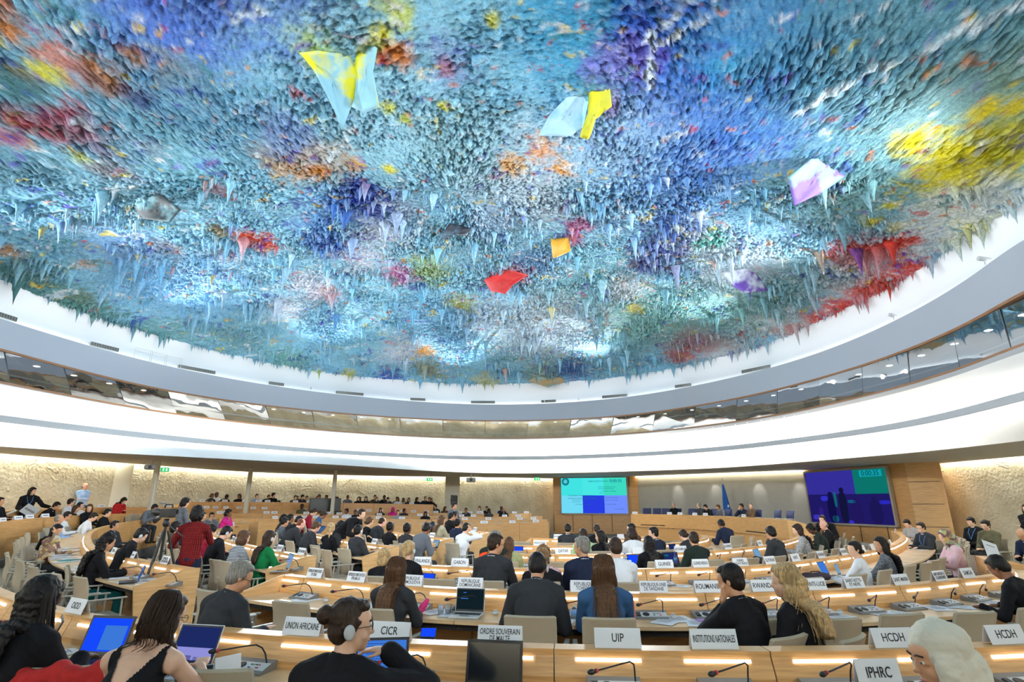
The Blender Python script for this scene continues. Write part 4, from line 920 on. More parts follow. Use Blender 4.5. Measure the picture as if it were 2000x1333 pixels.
def hand(mb, w, d, up, side, grip, r=.0088):
    """w wrist, d direction of the hand, up = back of hand normal, side -1 left / +1 right (thumb inward)"""
    d = d.normalized(); up = (up-d*up.dot(d)).normalized(); x = d.cross(up)   # x to the right of the hand seen from the back
    inn = -side
    M = Matrix((x, d, up)).transposed()
    mb.ell(w+d*.05, (.041, .052, .0155), M, n=14, m=9)
    for i, (o, L) in enumerate(((-.031, .066), (-.0105, .077), (.0105, .072), (.031, .056))):
        o2 = -o*inn*-1; b = w+d*.088+x*o2*1.0; ln = L if inn*o2 >= 0 or True else L
        ln = (.066, .077, .072, .056)[i if inn > 0 else 3-i] if False else L
        a1 = grip*.6; a2 = grip*1.5
        m1 = b+(d*math.cos(a1)-up*math.sin(a1))*ln*.55; m2 = m1+(d*math.cos(a2)-up*math.sin(a2))*ln*.45
        cap(mb, b-d*.012, m1, r, r*.92, 8); cap(mb, m1, m2, r*.92, r*.78, 8)
    t0 = w+d*.025+x*inn*.026*1; t1 = t0+(d*.55+x*inn*.75-up*.25).normalized()*.042; t2 = t1+(d*.9+x*inn*.25-up*.3).normalized()*.032
    cap(mb, t0, t1, r*1.35, r*1.1, 8); cap(mb, t1, t2, r*1.1, r*.85, 8)
def torso(mb, s, g):
    wd = -.012 if s.fem else 0
    mb.ell(s.hip, (.168+g, .118+g, .125+g), s.tr); mb.ell(s.hip.lerp(s.waist, .5), (.15+g+wd, .108+g, .13+g), s.tr); mb.ell(s.waist, (.138+g+wd*1.5, .102+g, .13+g), s.tr)
    mb.ell(s.waist.lerp(s.chest, .55), (.15+g+wd, .110+g, .13+g), s.tr); mb.ell(s.chest, (.165+g+wd, .114+g, .145+g), s.tr); mb.ell(s.chest+s.R2 @ Vector((0, -.01, .09)), (.16+g+wd, .088+g, .09+g), s.R2)
    if s.fem:
        for k in (-1, 1): mb.ell(s.chest+s.tr @ Vector((k*.07, .085, -.0)), (.055+g*.5, .045+g, .055), s.tr)
    cap(mb, s.shL.lerp(s.neck, .55), s.shL, .05+g, .056+g); cap(mb, s.shR.lerp(s.neck, .55), s.shR, .05+g, .056+g)
def build_body(s, vox, name='body'):
    mb = MB(); torso(mb, s, 0)
    cap(mb, s.neck-s.R2 @ Vector((0, 0, .05)), s.skull+s.H @ Vector((0, 0, .02)), .058, .05)
    headprims(mb, s)
    for sh, e, w, k, hd in ((s.shL, s.eL, s.wL, -1, s.handdirL), (s.shR, s.eR, s.wR, 1, s.handdirR)):
        cap(mb, sh, e, .047, .038); cap(mb, e, e.lerp(w, .3), .039, .037); cap(mb, e.lerp(w, .3), w, .037, .026)
        d = Vector(hd) if hd else (w-e); up = Vector((0, 0, 1)) if abs(d.normalized().z) < .85 else Vector((0, 1, 0))
        hand(mb, w, d, up, k, s.grip)
    for h, k, a in s.leg:
        cap(mb, h, k, .082, .056); cap(mb, k, a, .056, .038); cap(mb, Vector(a)+Vector((0, 0, -.045)), Vector(a)+Vector((0, .14, -.05)), .035, .03)
    return remesh(mb, vox, 3, name)
def build_top(s, vox, kind='jacket', name='jacket'):
    g = {'jacket': .022, 'shirt': .012, 'dress': .007}[kind]; mb = MB(); torso(mb, s, g)
    if kind == 'jacket':
        mb.ell(s.hip+Vector((0, -.0, -.05)), (.185, .145, .12), s.tr)
    cap(mb, s.neck-s.R2 @ Vector((0, 0, .06)), s.neck-s.R2 @ Vector((0, .0, .015)), .07+g, .056+g)
    if kind != 'dress':
        for sh, e, w in ((s.shL, s.eL, s.wL), (s.shR, s.eR, s.wR)):
            cap(mb, sh, e, .050+g, .042+g); cap(mb, e, w-(w-e).normalized()*.015, .042+g, .031+g)
    return remesh(mb, vox, 3, name, disp=(.012, .09) if kind != 'dress' else 0)
def build_legs(s, vox):
    mb = MB()
    mb.ell(s.hip, (.178, .13, .12), s.tr)
    for h, k, a in s.leg:
        cap(mb, h, k, .096, .07); cap(mb, k, Vector(a)+Vector((0, 0, .0)), .07, .056)
    return remesh(mb, vox, 2, 'trousers')
def build_shoes(s):
    mb = MB()
    for h, k, a in s.leg:
        a = Vector(a); mb.ell(a+Vector((0, .06, -.052)), (.044, .14, .036)); mb.ell(a+Vector((0, -.02, -.03)), (.04, .05, .055))
    return remesh(mb, .02, 1, 'shoes')
def build_hair(s, style, vox):
    H, c = s.H, s.head; mb = MB(); disp = (.008, .03)
    def e(p, r, rot=None): mb.ell(c+H @ Vector(p), r, H @ (rot if rot is not None else Matrix.Identity(3)), n=16, m=11)
    def base(k=1.0, low=0):
        e((0, -.022, .042), (.083*k, .094*k, .088*k)); e((0, -.045, -.01-low), (.076*k, .062*k, .075)); e((0, .03, .085), (.060*k, .052, .034*k))
        for q in (-1, 1): e((q*.062, -.012, .02), (.022, .05, .05))
    def down(L, w0, w1, th=.045, fwd=0, back=-.075, spread=0):
        # falls straight down from the back of the head, then lies on the back
        p = c+H @ Vector((0, back, .0)); n = max(4, int(L/.04)); bd = (s.R2 @ Vector((0, -1, 0)))
        for i in range(n+1):
            t = i/n; q = p+Vector((0, 0, -L*t)); rel = q-s.neck
            dpt = rel.dot(bd); lim = .105+(.03 if t > .3 else 0)
            if q.z < s.neck.z+.02 and dpt < lim: q = q+bd*(lim-dpt)*min(1, (s.neck.z+.02-q.z)/.08)
            wd = w0*(1-t)+w1*t; mb.ell(q, (wd, th*(1-.35*t), .05), rotm(s.hy+s.twist), n=14, m=8)
    if style == 'short': base()
    elif style == 'bald':
        e((0, -.05, -.02), (.078, .058, .045)); disp = (.004, .03)
    elif style == 'thin': e((0, -.030, .030), (.080, .088, .078)); e((0, -.045, -.01), (.076, .058, .065))
    elif style == 'bob':
        base(1.05); e((0, -.05, -.06), (.088, .06, .075)); [e((q*.072, -.01, -.05), (.026, .055, .075)) for q in (-1, 1)]
    elif style == 'long':
        base(1.03); down(.40, .088, .085); [e((q*.072, -.02, -.06), (.024, .05, .085)) for q in (-1, 1)]
    elif style == 'verylong':
        base(1.06); down(.50, .098, .085, .05); [e((q*.076, -.015, -.07), (.026, .055, .1)) for q in (-1, 1)]
    elif style == 'sidelong':
        base(1.05); e((0, -.045, -.05), (.092, .062, .085)); [e((q*.074, -.01, -.05), (.026, .055, .085)) for q in (-1, 1)]
        for i in range(7): mb.ell(c+H @ Vector((.03, -.035, -.06))+Vector((.012*i, .012*i, -.032*i)), (.078-.005*i, .05-.003*i, .045), rotm(s.hy))
    elif style == 'wavy':
        base(1.08); down(.36, .105, .15, .085); [e((q*.082, -.01, -.08), (.035, .055, .1)) for q in (-1, 1)]; disp = (.03, .05)
    elif style == 'curly':
        base(1.12); e((0, -.05, -.03), (.105, .08, .1)); disp = (.035, .035)
    elif style == 'longcurly':
        base(1.1); down(.46, .12, .15, .075); e((0, -.05, -.05), (.11, .075, .1)); disp = (.035, .035)
    elif style == 'bun': base(1.0); e((0, -.125, .05), (.046, .040, .044)); disp = (.012, .03)
    elif style == 'lowbun': base(1.0); e((0, -.11, -.04), (.036, .034, .034))
    elif style == 'ponytail':
        base(1.0); p = c+H @ Vector((0, -.12, .03)); mb.ell(p, (.028, .03, .03))
        for i in range(7): mb.ell(p+Vector((0, -.02+.004*i, -.045*i)), (.034-.002*i, .030-.002*i, .04))
    elif style == 'hijab':
        e((0, -.02, .038), (.094, .106, .098)); e((0, -.035, -.04), (.088, .085, .1)); e((0, -.01, -.12), (.082, .085, .07))
        for q in (-1, 1): e((q*.07, .01, -.04), (.03, .06, .1))
        mb.ell(s.neck+Vector((0, 0, .02)), (.115, .1, .08)); mb.ell(s.neck+s.R2 @ Vector((0, -.03, -.08)), (.17, .12, .09), s.R2)
        mb.ell(c+H @ Vector((0, -.085, -.09)), (.075, .06, .12)); disp = (.02, .05)
    elif style == 'braids':
        base(1.1); down(.34, .10, .12, .05); disp = (.02, .025)
    return remesh(mb, vox, 1 if style in ('curly', 'longcurly', 'braids') else 2, 'hair', disp)
def eyes(s, root):
    for k in (-1, 1):
        mb = MB(); mb.ell(s.head+s.H @ Vector((k*.031, .0835, .005)), (.0125, .006, .0065), s.H, n=10, m=6); mb.build('eye', mat('eye white', (222, 216, 208), .3), root, True)
        mb = MB(); mb.ell(s.head+s.H @ Vector((k*.031, .0885, .005)), (.0055, .003, .0055), s.H, n=10, m=6); mb.build('pupil', mat('pupil', (30, 20, 16), .2), root, True)
        mb = MB(); mb.tube([s.head+s.H @ Vector((k*.012, .094, .026)), s.head+s.H @ Vector((k*.03, .095, .032)), s.head+s.H @ Vector((k*.05, .083, .028))], .0035, 5); mb.build('eyebrow', mat('eyebrow', (40, 28, 22), .8), root, True)
def lipsm(s, root):
    mb = MB(); mb.ell(s.head+s.H @ Vector((0, .0895, -.062)), (.021, .005, .0065), s.H, n=12, m=6); mb.build('lips', mat('lips', (150, 84, 76), .4), root, True)
def glasses(s, root, m=None):
    mb = MB(); f = lambda v: s.head+s.H @ Vector(v)
    for k in (-1, 1):
        pts = [f((k*.032+.023*math.cos(a*math.pi/6), .100, .004+.017*math.sin(a*math.pi/6))) for a in range(13)]; mb.tube(pts, .0018, 5)
        mb.tube([f((k*.055, .098, .008)), f((k*.078, .05, .006)), f((k*.081, -.01, -.002))], .0018, 5)
    mb.tube([f((-.009, .1, .006)), f((.009, .1, .006))], .0018, 5); return mb.build('glasses', m or M_BLACK, root)
def headset(s, root):
    r = None
    k = 1 if s.hy <= 0 else 1
    mb = MB(); mb.ell(s.head+s.H @ Vector((k*.091, -.006, -.012)), (.013, .026, .034), s.H, n=12, m=8); return mb.build('earpiece', M_LGREY, root, True)
def collar(s, root, m=None):
    c = s.neck+s.R2 @ Vector((0, 0, .008)); mb = MB(); pts = [c+s.R2 @ Vector((.066*math.cos(a), .062*math.sin(a)+.004, .008*math.sin(a)*-1)) for a in [k*math.pi/8 for k in range(17)]]
    mb.tube(pts, .0095, 6); return mb.build('shirt_collar', m or M_PAPER, root, True)
def lanyard(s, root):
    f = lambda v: s.chest+s.R2 @ Vector(v); mb = MB()
    for k in (-1, 1): mb.tube([f((k*.055, -.06, .21)), f((k*.075, .05, .19)), f((k*.06, .135, .08)), f((0, .155, -.08))], .005, 5)
    return mb.build('lanyard', mat('lanyard blue', (70, 140, 210), .6), root)
POSES = {
 'write': dict(lean=20, slouch=8, hp=34, L=(-.18, .44, .79), R=(.10, .40, .79), handdirL=(.5, 1, -.1), handdirR=(-.5, 1, -.15)),
 'type': dict(lean=9, slouch=4, hp=16, L=(-.10, .44, .80), R=(.10, .44, .80), handdirL=(.1, 1, -.1), handdirR=(-.1, 1, -.1)),
 'sit': dict(lean=2, hp=4, hy=10, L=(-.13, .34, .80), R=(.12, .36, .80), handdirL=(.6, 1, 0), handdirR=(-.6, 1, 0)),
 'chin': dict(lean=15, hp=12, hy=-12, L=(-.16, .42, .79), R=(.08, .27, 1.06), poleR=(.4, 1, -1), handdirL=(.6, 1, 0), handdirR=(-.3, 0, 1)),
 'left': dict(lean=6, hp=6, hy=48, twist=10, L=(-.16, .42, .79), R=(.14, .42, .79), handdirL=(.6, 1, 0), handdirR=(-.4, 1, 0)),
 'right': dict(lean=6, hp=8, hy=-48, twist=-10, L=(-.14, .42, .79), R=(.16, .42, .79), handdirL=(.5, 1, 0), handdirR=(-.4, 1, 0)),
 'phone': dict(lean=12, slouch=14, hp=42, L=(-.05, .30, .84), R=(.06, .30, .84), handdirL=(.5, .7, .3), handdirR=(-.5, .7, .3), grip=.8),
 'hunch': dict(lean=32, slouch=14, hp=30, L=(-.2, .50, .79), R=(.16, .52, .79), handdirL=(.6, 1, 0), handdirR=(-.6, 1, 0)),
 'ear': dict(lean=14, hp=18, hy=-20, L=(-.2, .42, .79), R=(.14, .20, 1.17), poleR=(.8, .5, -1), handdirR=(-.2, -.3, 1)),
 'bend': dict(lean=58, slouch=12, hp=10, hy=0, L=(-.2, .62, .85), R=(.2, .62, .85), stand=1, legs='stand', handdirL=(.2, 1, -.3), handdirR=(-.2, 1, -.3)),
 'stand': dict(lean=3, hp=14, L=(-.12, .30, 1.08), R=(.12, .30, 1.08), stand=1, legs='stand', handdirL=(1, .4, 0), handdirR=(-1, .4, 0)),
 'armsx': dict(lean=0, hp=6, hy=20, L=(.10, .22, 1.17), R=(-.10, .24, 1.15), stand=1, legs='stand', handdirL=(1, 0, .1), handdirR=(-1, 0, .1)),
 'reach': dict(lean=8, hp=14, hy=35, L=(-.52, .30, 1.12), R=(.1, .26, 1.02), stand=1, legs='stand', handdirR=(-1, .4, 0)),
 'lap': dict(lean=-4, hp=22, L=(-.06, .30, .72), R=(.08, .30, .72), legs='cross', handdirL=(.6, 1, 0), handdirR=(-.6, 1, 0)),
}
PHRASE = {'write': 'bent over notes', 'type': 'typing', 'sit': 'sitting upright', 'chin': 'resting chin on hand', 'left': 'turned left', 'right': 'turned right', 'phone': 'looking at a phone', 'hunch': 'hunched forward', 'ear': 'hand at ear',
          'bend': 'bending over the desk', 'stand': 'standing', 'armsx': 'standing with crossed arms', 'reach': 'reaching out', 'lap': 'sitting by the wall'}
CACHE = {}
def cached(key, fn):
    if key not in CACHE: CACHE[key] = fn()
    return CACHE[key]
def addpart(name, me, m, root):
    if len(me.materials) == 0: me.materials.append(m)
    o = bpy.data.objects.new(name, me); COL.objects.link(o); o.parent = root
    o.material_slots[0].link = 'OBJECT'; o.material_slots[0].material = m
    return o
PEOPLE = []
def person(p, v, pose, hair, hc, top, skin='light', fem=0, kind=None, extra='', legs='charcoal', pat=None, scale=1, custom=None, vox=None, label=None, group='delegates', rowk='', px=0, facing=False):
    key = (pose if custom is None else 'c%d' % len(CACHE), fem); s = cached(('P',)+key, lambda: Pose(fem=fem, **(custom or POSES[pose]))); vx = vox or .0125
    kind = kind or ('jacket' if not fem else 'shirt')
    r = empty('person', p); face(r, v); r.scale = (scale,)*3
    hc_ = HAIRC.get(hc)
    addpart('body', cached(('B',)+key, lambda: build_body(s, vx)), skinm(skin), r)
    if kind: addpart({'jacket': 'jacket', 'shirt': 'shirt', 'dress': 'dress'}[kind], cached(('T', kind)+key, lambda: build_top(s, vx*1.1, kind)), clothm(top, pat), r)
    addpart('trousers', cached(('L',)+key, lambda: build_legs(s, .02)), clothm(legs), r)
    addpart('shoes', cached(('S',)+key, lambda: build_shoes(s)), M_BLACK, r)
    if hair == 'hijab': addpart('headscarf', cached(('H', hair)+key, lambda: build_hair(s, hair, vx*.8)), clothm(hc, 'floral' if hc == 'pink' else None), r)
    elif hair: addpart('hair', cached(('H', hair)+key, lambda: build_hair(s, hair, vx*.72)), hairm(hc), r)
    if kind == 'jacket' and not fem: collar(s, r)
    if 'g' in extra: glasses(s, r)
    if 'h' in extra: headset(s, r)
    if 'l' in extra: lanyard(s, r)
    if facing: eyes(s, r); lipsm(s, r)
    hn = {'hijab': '%s headscarf' % hc, 'bald': 'bald head', 'thin': 'thin %s hair' % hc, 'longcurly': 'long curly %s hair' % hc, 'verylong': 'very long %s hair' % hc, 'braids': 'long %s braids' % hc, 'lowbun': '%s hair in low bun' % hc, 'bun': '%s hair in bun' % hc, 'ponytail': '%s ponytail' % hc, 'bob': '%s bobbed hair' % hc}.get(hair, '%s %s hair' % (hair, hc))
    tn = '%s%s %s' % (top, ' '+pat if pat in ('plaid',) else (' striped' if pat == 'stripes' else (' patterned' if pat else '')), {'jacket': 'jacket', 'shirt': 'top', 'dress': 'dress'}[kind])
    PEOPLE.append([rowk, px, r, 'person in %s with %s, %s' % (tn, hn, PHRASE.get(pose, '')), label])
    tag(r, label, 'person', group)
    return r, s
SEATED = {}
def seatp(rk, px, pose, hair, hc, top, skin='light', fem=0, u=.98, yaw=0, **k):
    row = ROWS[rk]; d = row.hit(px, 1120, u-.12); p = row.pt(d, u, 0); n = row.nrm(d); v = Vector((-n.x, -n.y, 0)); v = Matrix.Rotation(math.radians(yaw), 3, 'Z') @ v
    if pose not in ('bend', 'stand', 'armsx'):
        SEATED.setdefault(rk, []).append(d)
        place_chair(row.pt(d, u+.02, 0), Vector((-n.x, -n.y, 0)), None, 'chairs in '+ROWNAME[rk])['rk'] = rk
    k.setdefault('scale', random.uniform(.97, 1.03) if not fem else random.uniform(.93, .98))
    return person(p, v, pose, hair, hc, top, skin, fem, rowk=rk, px=px, **k)
# third row
def S(rk, px, pose, hair, hc, top, skin='light', fem=0, **k): return seatp(rk, px, pose, hair, hc, top, skin, fem, **k)
# second row seen from behind
_a = S('N2', 778, 'type', 'verylong', 'brown', 'charcoal', 'light', 1)
S('N2', 1040, 'write', 'short', 'black', 'charcoal', 'tan', 0, extra='h', scale=1.04)
_b = S('N2', 1176, 'type', 'verylong', 'brown', 'blue', 'light', 1, scale=1.0)
S('N2', 1990, 'write', 'short', 'black', 'black', 'brown', 1, extra='g')
S('N3', 690, 'sit', 'bob', 'blonde', 'black', 'light', 1, scale=.9)
S('N3', 797, 'type', 'ponytail', 'blonde', 'black', 'light', 1, extra='h')
S('N3', 968, 'right', 'short', 'dark brown', 'charcoal', 'tan', 0, extra='g', scale=1.05)
S('N3', 1066, 'type', 'curly', 'light brown', 'pink', 'light', 1, pat='tweed')
S('N3', 1058, 'write', 'ponytail', 'light brown', 'black', 'light', 1, extra='h', u=1.35)
S('N3', 1140, 'left', 'short', 'grey', 'navy', 'tan', 0, scale=1.03)
S('N3', 1202, 'type', 'short', 'dark brown', 'white', 'light', 0, kind='shirt')
S('N3', 1672, 'left', 'lowbun', 'black', 'white', 'light', 1)
S('N3', 1722, 'left', 'verylong', 'black', 'grey', 'tan', 1, pat='tweed')
S('N4', 790, 'sit', 'long', 'light brown', 'orange', 'light', 1)
S('N4', 930, 'right', 'short', 'grey', 'dark green', 'tan', 0)
S('N4', 950, 'type', 'long', 'dark brown', 'charcoal', 'light', 1)
S('N4', 996, 'type', 'long', 'brown', 'pale olive', 'light', 1, kind='jacket')
S('N4', 1268, 'type', 'verylong', 'black', 'black', 'light', 1)
S('N4', 1362, 'chin', 'short', 'dark brown', 'dark green', 'tan', 0)
S('N4', 1522, 'ear', 'short', 'black', 'charcoal', 'tan', 0)
S('N5', 1140, 'type', 'bob', 'dark brown', 'pale green', 'light', 1)
S('N5', 1178, 'left', 'long', 'black', 'black', 'light', 1)
S('N5', 1238, 'type', 'curly', 'dark brown', 'white', 'light', 1, kind='jacket')
S('N5', 1283, 'left', 'short', 'black', 'navy', 'light', 0)
S('N5', 1352, 'write', 'lowbun', 'dark brown', 'charcoal', 'light', 1)
S('N6', 1112, 'type', 'short', 'black', 'charcoal', 'tan', 0)
S('N6', 1168, 'type', 'short', 'dark brown', 'black', 'tan', 0)
S('N6', 1240, 'left', 'bob', 'black', 'brown', 'light', 1)

STRP = {}
def fp(px, yt, depth, target, pose, hair, hc, top, skin='light', fem=0, hh=None, chair=True, rowk='', **k):
    """free standing or seated figure: pixel of the crown; depth along the view, or None for the flat floor"""
    hh = hh or {'stand': 1.72, 'armsx': 1.74, 'reach': 1.66, 'bend': 1.42, 'write': 1.24, 'hunch': 1.14, 'phone': 1.23, 'lap': 1.32}.get(pose, 1.33)
    sc = k.get('scale', 1.0); hh *= sc
    if depth is None: q = at(px, yt, hh); z = 0
    else: q = atz(px, yt, depth); z = max(0, q.z-hh)
    v = Vector((target[0]-q.x, target[1]-q.y, 0)).normalized()
    fw = {'write': .27, 'hunch': .42, 'phone': .2, 'bend': .75, 'type': .14}.get(pose, .05)
    p = Vector((q.x, q.y, z))-v*fw*sc
    if chair and pose not in ('stand', 'armsx', 'reach', 'bend'):
        c = place_chair(p-v*.02, v, None, 'chairs of seated delegates'); c['rk'] = rowk or 'free'
    out = person(p, v, pose, hair, hc, top, skin, fem, rowk=rowk, px=px, **k)
    if k.get('label'): STRP[k['label']] = out[1]
    return out
POD = (7.5, 24); MID = (2.5, 18)
# ---- left block
fp(212, 1049, 8.3, (-3, 11), 'type', 'longcurly', 'black', 'black', 'tan', 1, rowk='L2', legs='teal')
fp(100, 1027, 11.2, (-5, 13), 'ear', 'long', 'black', 'beige', 'tan', 1, rowk='L2', pat='floral')
fp(118, 1009, 14.6, POD, 'sit', 'thin', 'grey', 'pale blue', 'tan', 0, kind='shirt', rowk='L2')
fp(133, 1002, 15.6, POD, 'type', 'short', 'black', 'white', 'tan', 0, kind='shirt', extra='g', rowk='L2')
fp(182, 1007, 15.8, POD, 'write', 'short', 'dark brown', 'white', 'light', 0, kind='shirt', rowk='L2')
fp(211, 997, 17.2, POD, 'type', 'lowbun', 'black', 'black', 'light', 1, kind='jacket', rowk='L2')
fp(240, 977, 20, MID, 'phone', 'long', 'black', 'red', 'light', 1, kind='jacket', rowk='T3')
fp(62, 957, 17.5, (-4, 8), 'reach', 'verylong', 'black', 'black', 'light', 1, kind='jacket', extra='l', rowk='T3', facing=True)
fp(2, 975, 15.5, MID, 'sit', 'short', 'black', 'black', 'tan', 0, rowk='T3')
fp(112, 988, 17.2, POD, 'hunch', 'short', 'black', 'black', 'tan', 0, rowk='T3')
fp(137, 977, 18.6, MID, 'left', 'short', 'dark brown', 'white', 'light', 0, kind='shirt', extra='l', rowk='T3')
fp(150, 989, 17.6, POD, 'type', 'long', 'brown', 'charcoal', 'light', 1, rowk='T3')
fp(158, 984, 19, MID, 'sit', 'long', 'black', 'white', 'light', 1, rowk='T3')
fp(176, 988, 17.4, MID, 'right', 'verylong', 'brown', 'black', 'light', 1, kind='jacket', rowk='T3')
fp(168, 944, 20.5, (0, 10), 'armsx', 'bald', 'grey', 'pale blue', 'pink', 0, kind='shirt', legs='navy', rowk='T2', facing=True, label='person in blue guard uniform shirt with crossed arms, standing by the wall')
fp(226, 1021, None, (0, 15), 'sit', 'short', 'black', 'charcoal', 'tan', 0, rowk='L3')
fp(274, 1041, 9.4, (-3, 13), 'write', 'short', 'black', 'black', 'light', 0, extra='h', rowk='L3')
fp(303, 992, 18.4, MID, 'hunch', 'short', 'black', 'grey', 'brown', 0, rowk='L2')
fp(362, 975, 15, (-3, 25), 'stand', 'curly', 'black', 'grey', 'light', 1, pat='tweed', legs='navy', rowk='L3')
fp(346, 1024, None, POD, 'sit', 'curly', 'black', 'brown', 'light', 1, rowk='L3')
fp(412, 1003, 18.6, (0, 10), 'chin', 'short', 'black', 'grey', 'tan', 0, extra='g', rowk='L3', facing=True)
fp(439, 997, 18.2, POD, 'chin', 'curly', 'black', 'magenta', 'brown', 1, rowk='L3')
fp(397, 1004, 16.5, POD, 'sit', 'bun', 'black', 'charcoal', 'tan', 1, rowk='L3')
fp(414, 1036, 11.5, POD, 'type', 'curly', 'black', 'crimson', 'light', 1, rowk='L3')
fp(441, 1036, 10.3, POD, 'write', 'short', 'black', 'black', 'light', 1, extra='h', rowk='L3')
fp(477, 1043, 9.3, POD, 'type', 'bob', 'brown', 'grey', 'light', 1, pat='stripes', rowk='L3')
fp(528, 1042, 9.2, (-1, 14), 'type', 'long', 'dark brown', 'green', 'light', 1, extra='h', rowk='L3')
for a in [(555, 1008, 17, 'type', 'curly', 'black', 'charcoal', 'brown', 1), (569, 1008, 16.5, 'sit', 'short', 'black', 'charcoal', 'brown', 0), (557, 1014, 14.6, 'type', 'short', 'black', 'grey', 'tan', 0),
          (583, 1014, 14.3, 'write', 'short', 'black', 'black', 'tan', 0), (590, 1023, 12.8, 'hunch', 'thin', 'reddish', 'charcoal', 'pink', 0), (616, 1026, 12.2, 'write', 'short', 'brown', 'charcoal', 'pink', 0),
          (646, 1026, 12, 'left', 'ponytail', 'blonde', 'black', 'light', 1), (702, 1030, 11.2, 'sit', 'short', 'black', 'charcoal', 'light', 0)]:
    fp(*a[:3], POD, *a[3:], rowk='L4', extra='h' if a[0] == 702 else '')
for a in [(629, 1004, 16.8, 'phone', 'short', 'dark brown', 'blue', 'brown', 0), (611, 999, 18.5, 'phone', 'lowbun', 'dark brown', 'crimson', 'light', 1), (667, 1021, 13.8, 'type', 'longcurly', 'black', 'black', 'brown', 1),
          (722, 1013, 14, 'type', 'lowbun', 'brown', 'black', 'light', 1), (746, 1017, 13.6, 'write', 'thin', 'dark brown', 'charcoal', 'pink', 0), (764, 1024, 13, 'sit', 'short', 'black', 'black', 'dark', 0), (797, 1028, 12.3, 'sit', 'short', 'black', 'charcoal', 'dark', 0),
          (832, 1030, 11.8, 'write', 'short', 'black', 'grey', 'brown', 0)]:
    fp(*a[:3], POD, *a[3:], rowk='L5')
fp(722, 999, 13.2, (3, 12), 'bend', 'short', 'dark brown', 'black', 'light', 0, rowk='L5')
for a in [(863, 1010, 14.5, 'type', 'long', 'brown', 'beige', 'light', 1), (895, 1017, 14, 'sit', 'short', 'black', 'navy', 'tan', 0), (903, 1025, 12.8, 'ear', 'short', 'black', 'white', 'light', 1), (875, 1004, 17.5, 'chin', 'short', 'black', 'black', 'tan', 0), (889, 1003, 18, 'sit', 'short', 'black', 'charcoal', 'tan', 0)]:
    fp(*a[:3], POD, *a[3:], rowk='L6')
fp(887, 983, 18.5, (6, 14), 'stand', 'short', 'black', 'grey', 'tan', 0, hh=1.72, rowk='L6')
# ---- far block, facing the camera
random.seed(11)
def far(rk, L, u=.98):
    for q in L:
        px, top, fem = q[0], q[1], q[2]; hair = q[3] if len(q) > 3 else (random.choice(['long', 'long', 'bob', 'lowbun']) if fem else 'short'); hc = q[4] if len(q) > 4 else random.choice(['black', 'black', 'dark brown', 'brown'] if fem else ['black', 'black', 'dark brown'])
        sk = q[5] if len(q) > 5 else random.choice(['light', 'tan', 'tan', 'brown'])
        S(rk, px, random.choice(['type', 'write', 'sit', 'chin', 'left', 'right', 'type']), hair, hc, top, sk, fem, u=u, kind='jacket' if top in ('black', 'charcoal', 'navy', 'grey', 'brown') else 'shirt')
far('T1', [(392, 'black', 1), (418, 'charcoal', 0, 'short', 'black', 'dark'), (450, 'black', 1, 'curly', 'dark brown'), (482, 'pale blue', 0), (517, 'black', 0), (560, 'charcoal', 1), (573, 'charcoal', 0), (606, 'grey', 1), (647, 'brown', 1),
           (667, 'grey', 0, 'short', 'dark brown', 'brown'), (692, 'black', 1), (705, 'black', 1), (725, 'charcoal', 1), (742, 'black', 0, 'short', 'black', 'dark'), (749, 'charcoal', 0), (770, 'white', 1), (791, 'charcoal', 1), (832, 'black', 1, 'short', 'dark brown')])
far('T1', [(400, 'white', 0, 'short', 'black', 'dark'), (505, 'black', 0, 'short', 'reddish'), (564, 'pale blue', 1), (585, 'white', 1, 'lowbun', 'dark brown'), (611, 'black', 0, 'short', 'black', 'tan'), (625, 'light grey', 0, 'short', 'black'), (643, 'charcoal', 0), (688, 'black', 1, 'bob', 'reddish'),
           (722, 'brown', 0), (768, 'charcoal', 0), (780, 'beige', 1), (807, 'black', 1, 'verylong', 'black'), (825, 'navy', 0), (844, 'charcoal', 1)], u=1.6)
far('T2', [(345, 'beige', 1, 'long', 'blonde'), (386, 'grey', 1), (410, 'pale blue', 1), (517, 'black', 0), (530, 'navy', 0), (554, 'black', 1, 'bob', 'reddish'), (604, 'black', 1, 'bob', 'white'), (620, 'white', 0, 'bald', 'white', 'pink'), (636, 'black', 0, 'thin', 'dark brown'), (675, 'grey', 1, 'long', 'reddish'), (692, 'pale blue', 0),
           (735, 'black', 0), (767, 'cream', 1, 'hijab', 'cream'), (780, 'charcoal', 0), (846, 'charcoal', 0), (865, 'brown', 1, 'verylong', 'brown'), (934, 'white', 1, 'long', 'brown'), (950, 'black', 0), (979, 'navy', 0, 'bald', 'black', 'dark'), (394, 'black', 0)])
far('T3', [(330, 'grey', 1, 'long', 'blonde'), (577, 'olive', 0, 'short', 'black', 'dark'), (648, 'olive', 0), (735, 'charcoal', 1, 'long', 'black'), (761, 'magenta', 1, 'hijab', 'magenta'), (783, 'charcoal', 1), (907, 'charcoal', 0), (952, 'charcoal', 0, 'short', 'black', 'dark'), (984, 'black', 0, 'bald', 'grey', 'brown')])
far('T4', [(668, 'white', 0), (684, 'black', 1), (771, 'light grey', 1, 'short', 'dark brown'), (825, 'black', 1, 'verylong', 'black')])
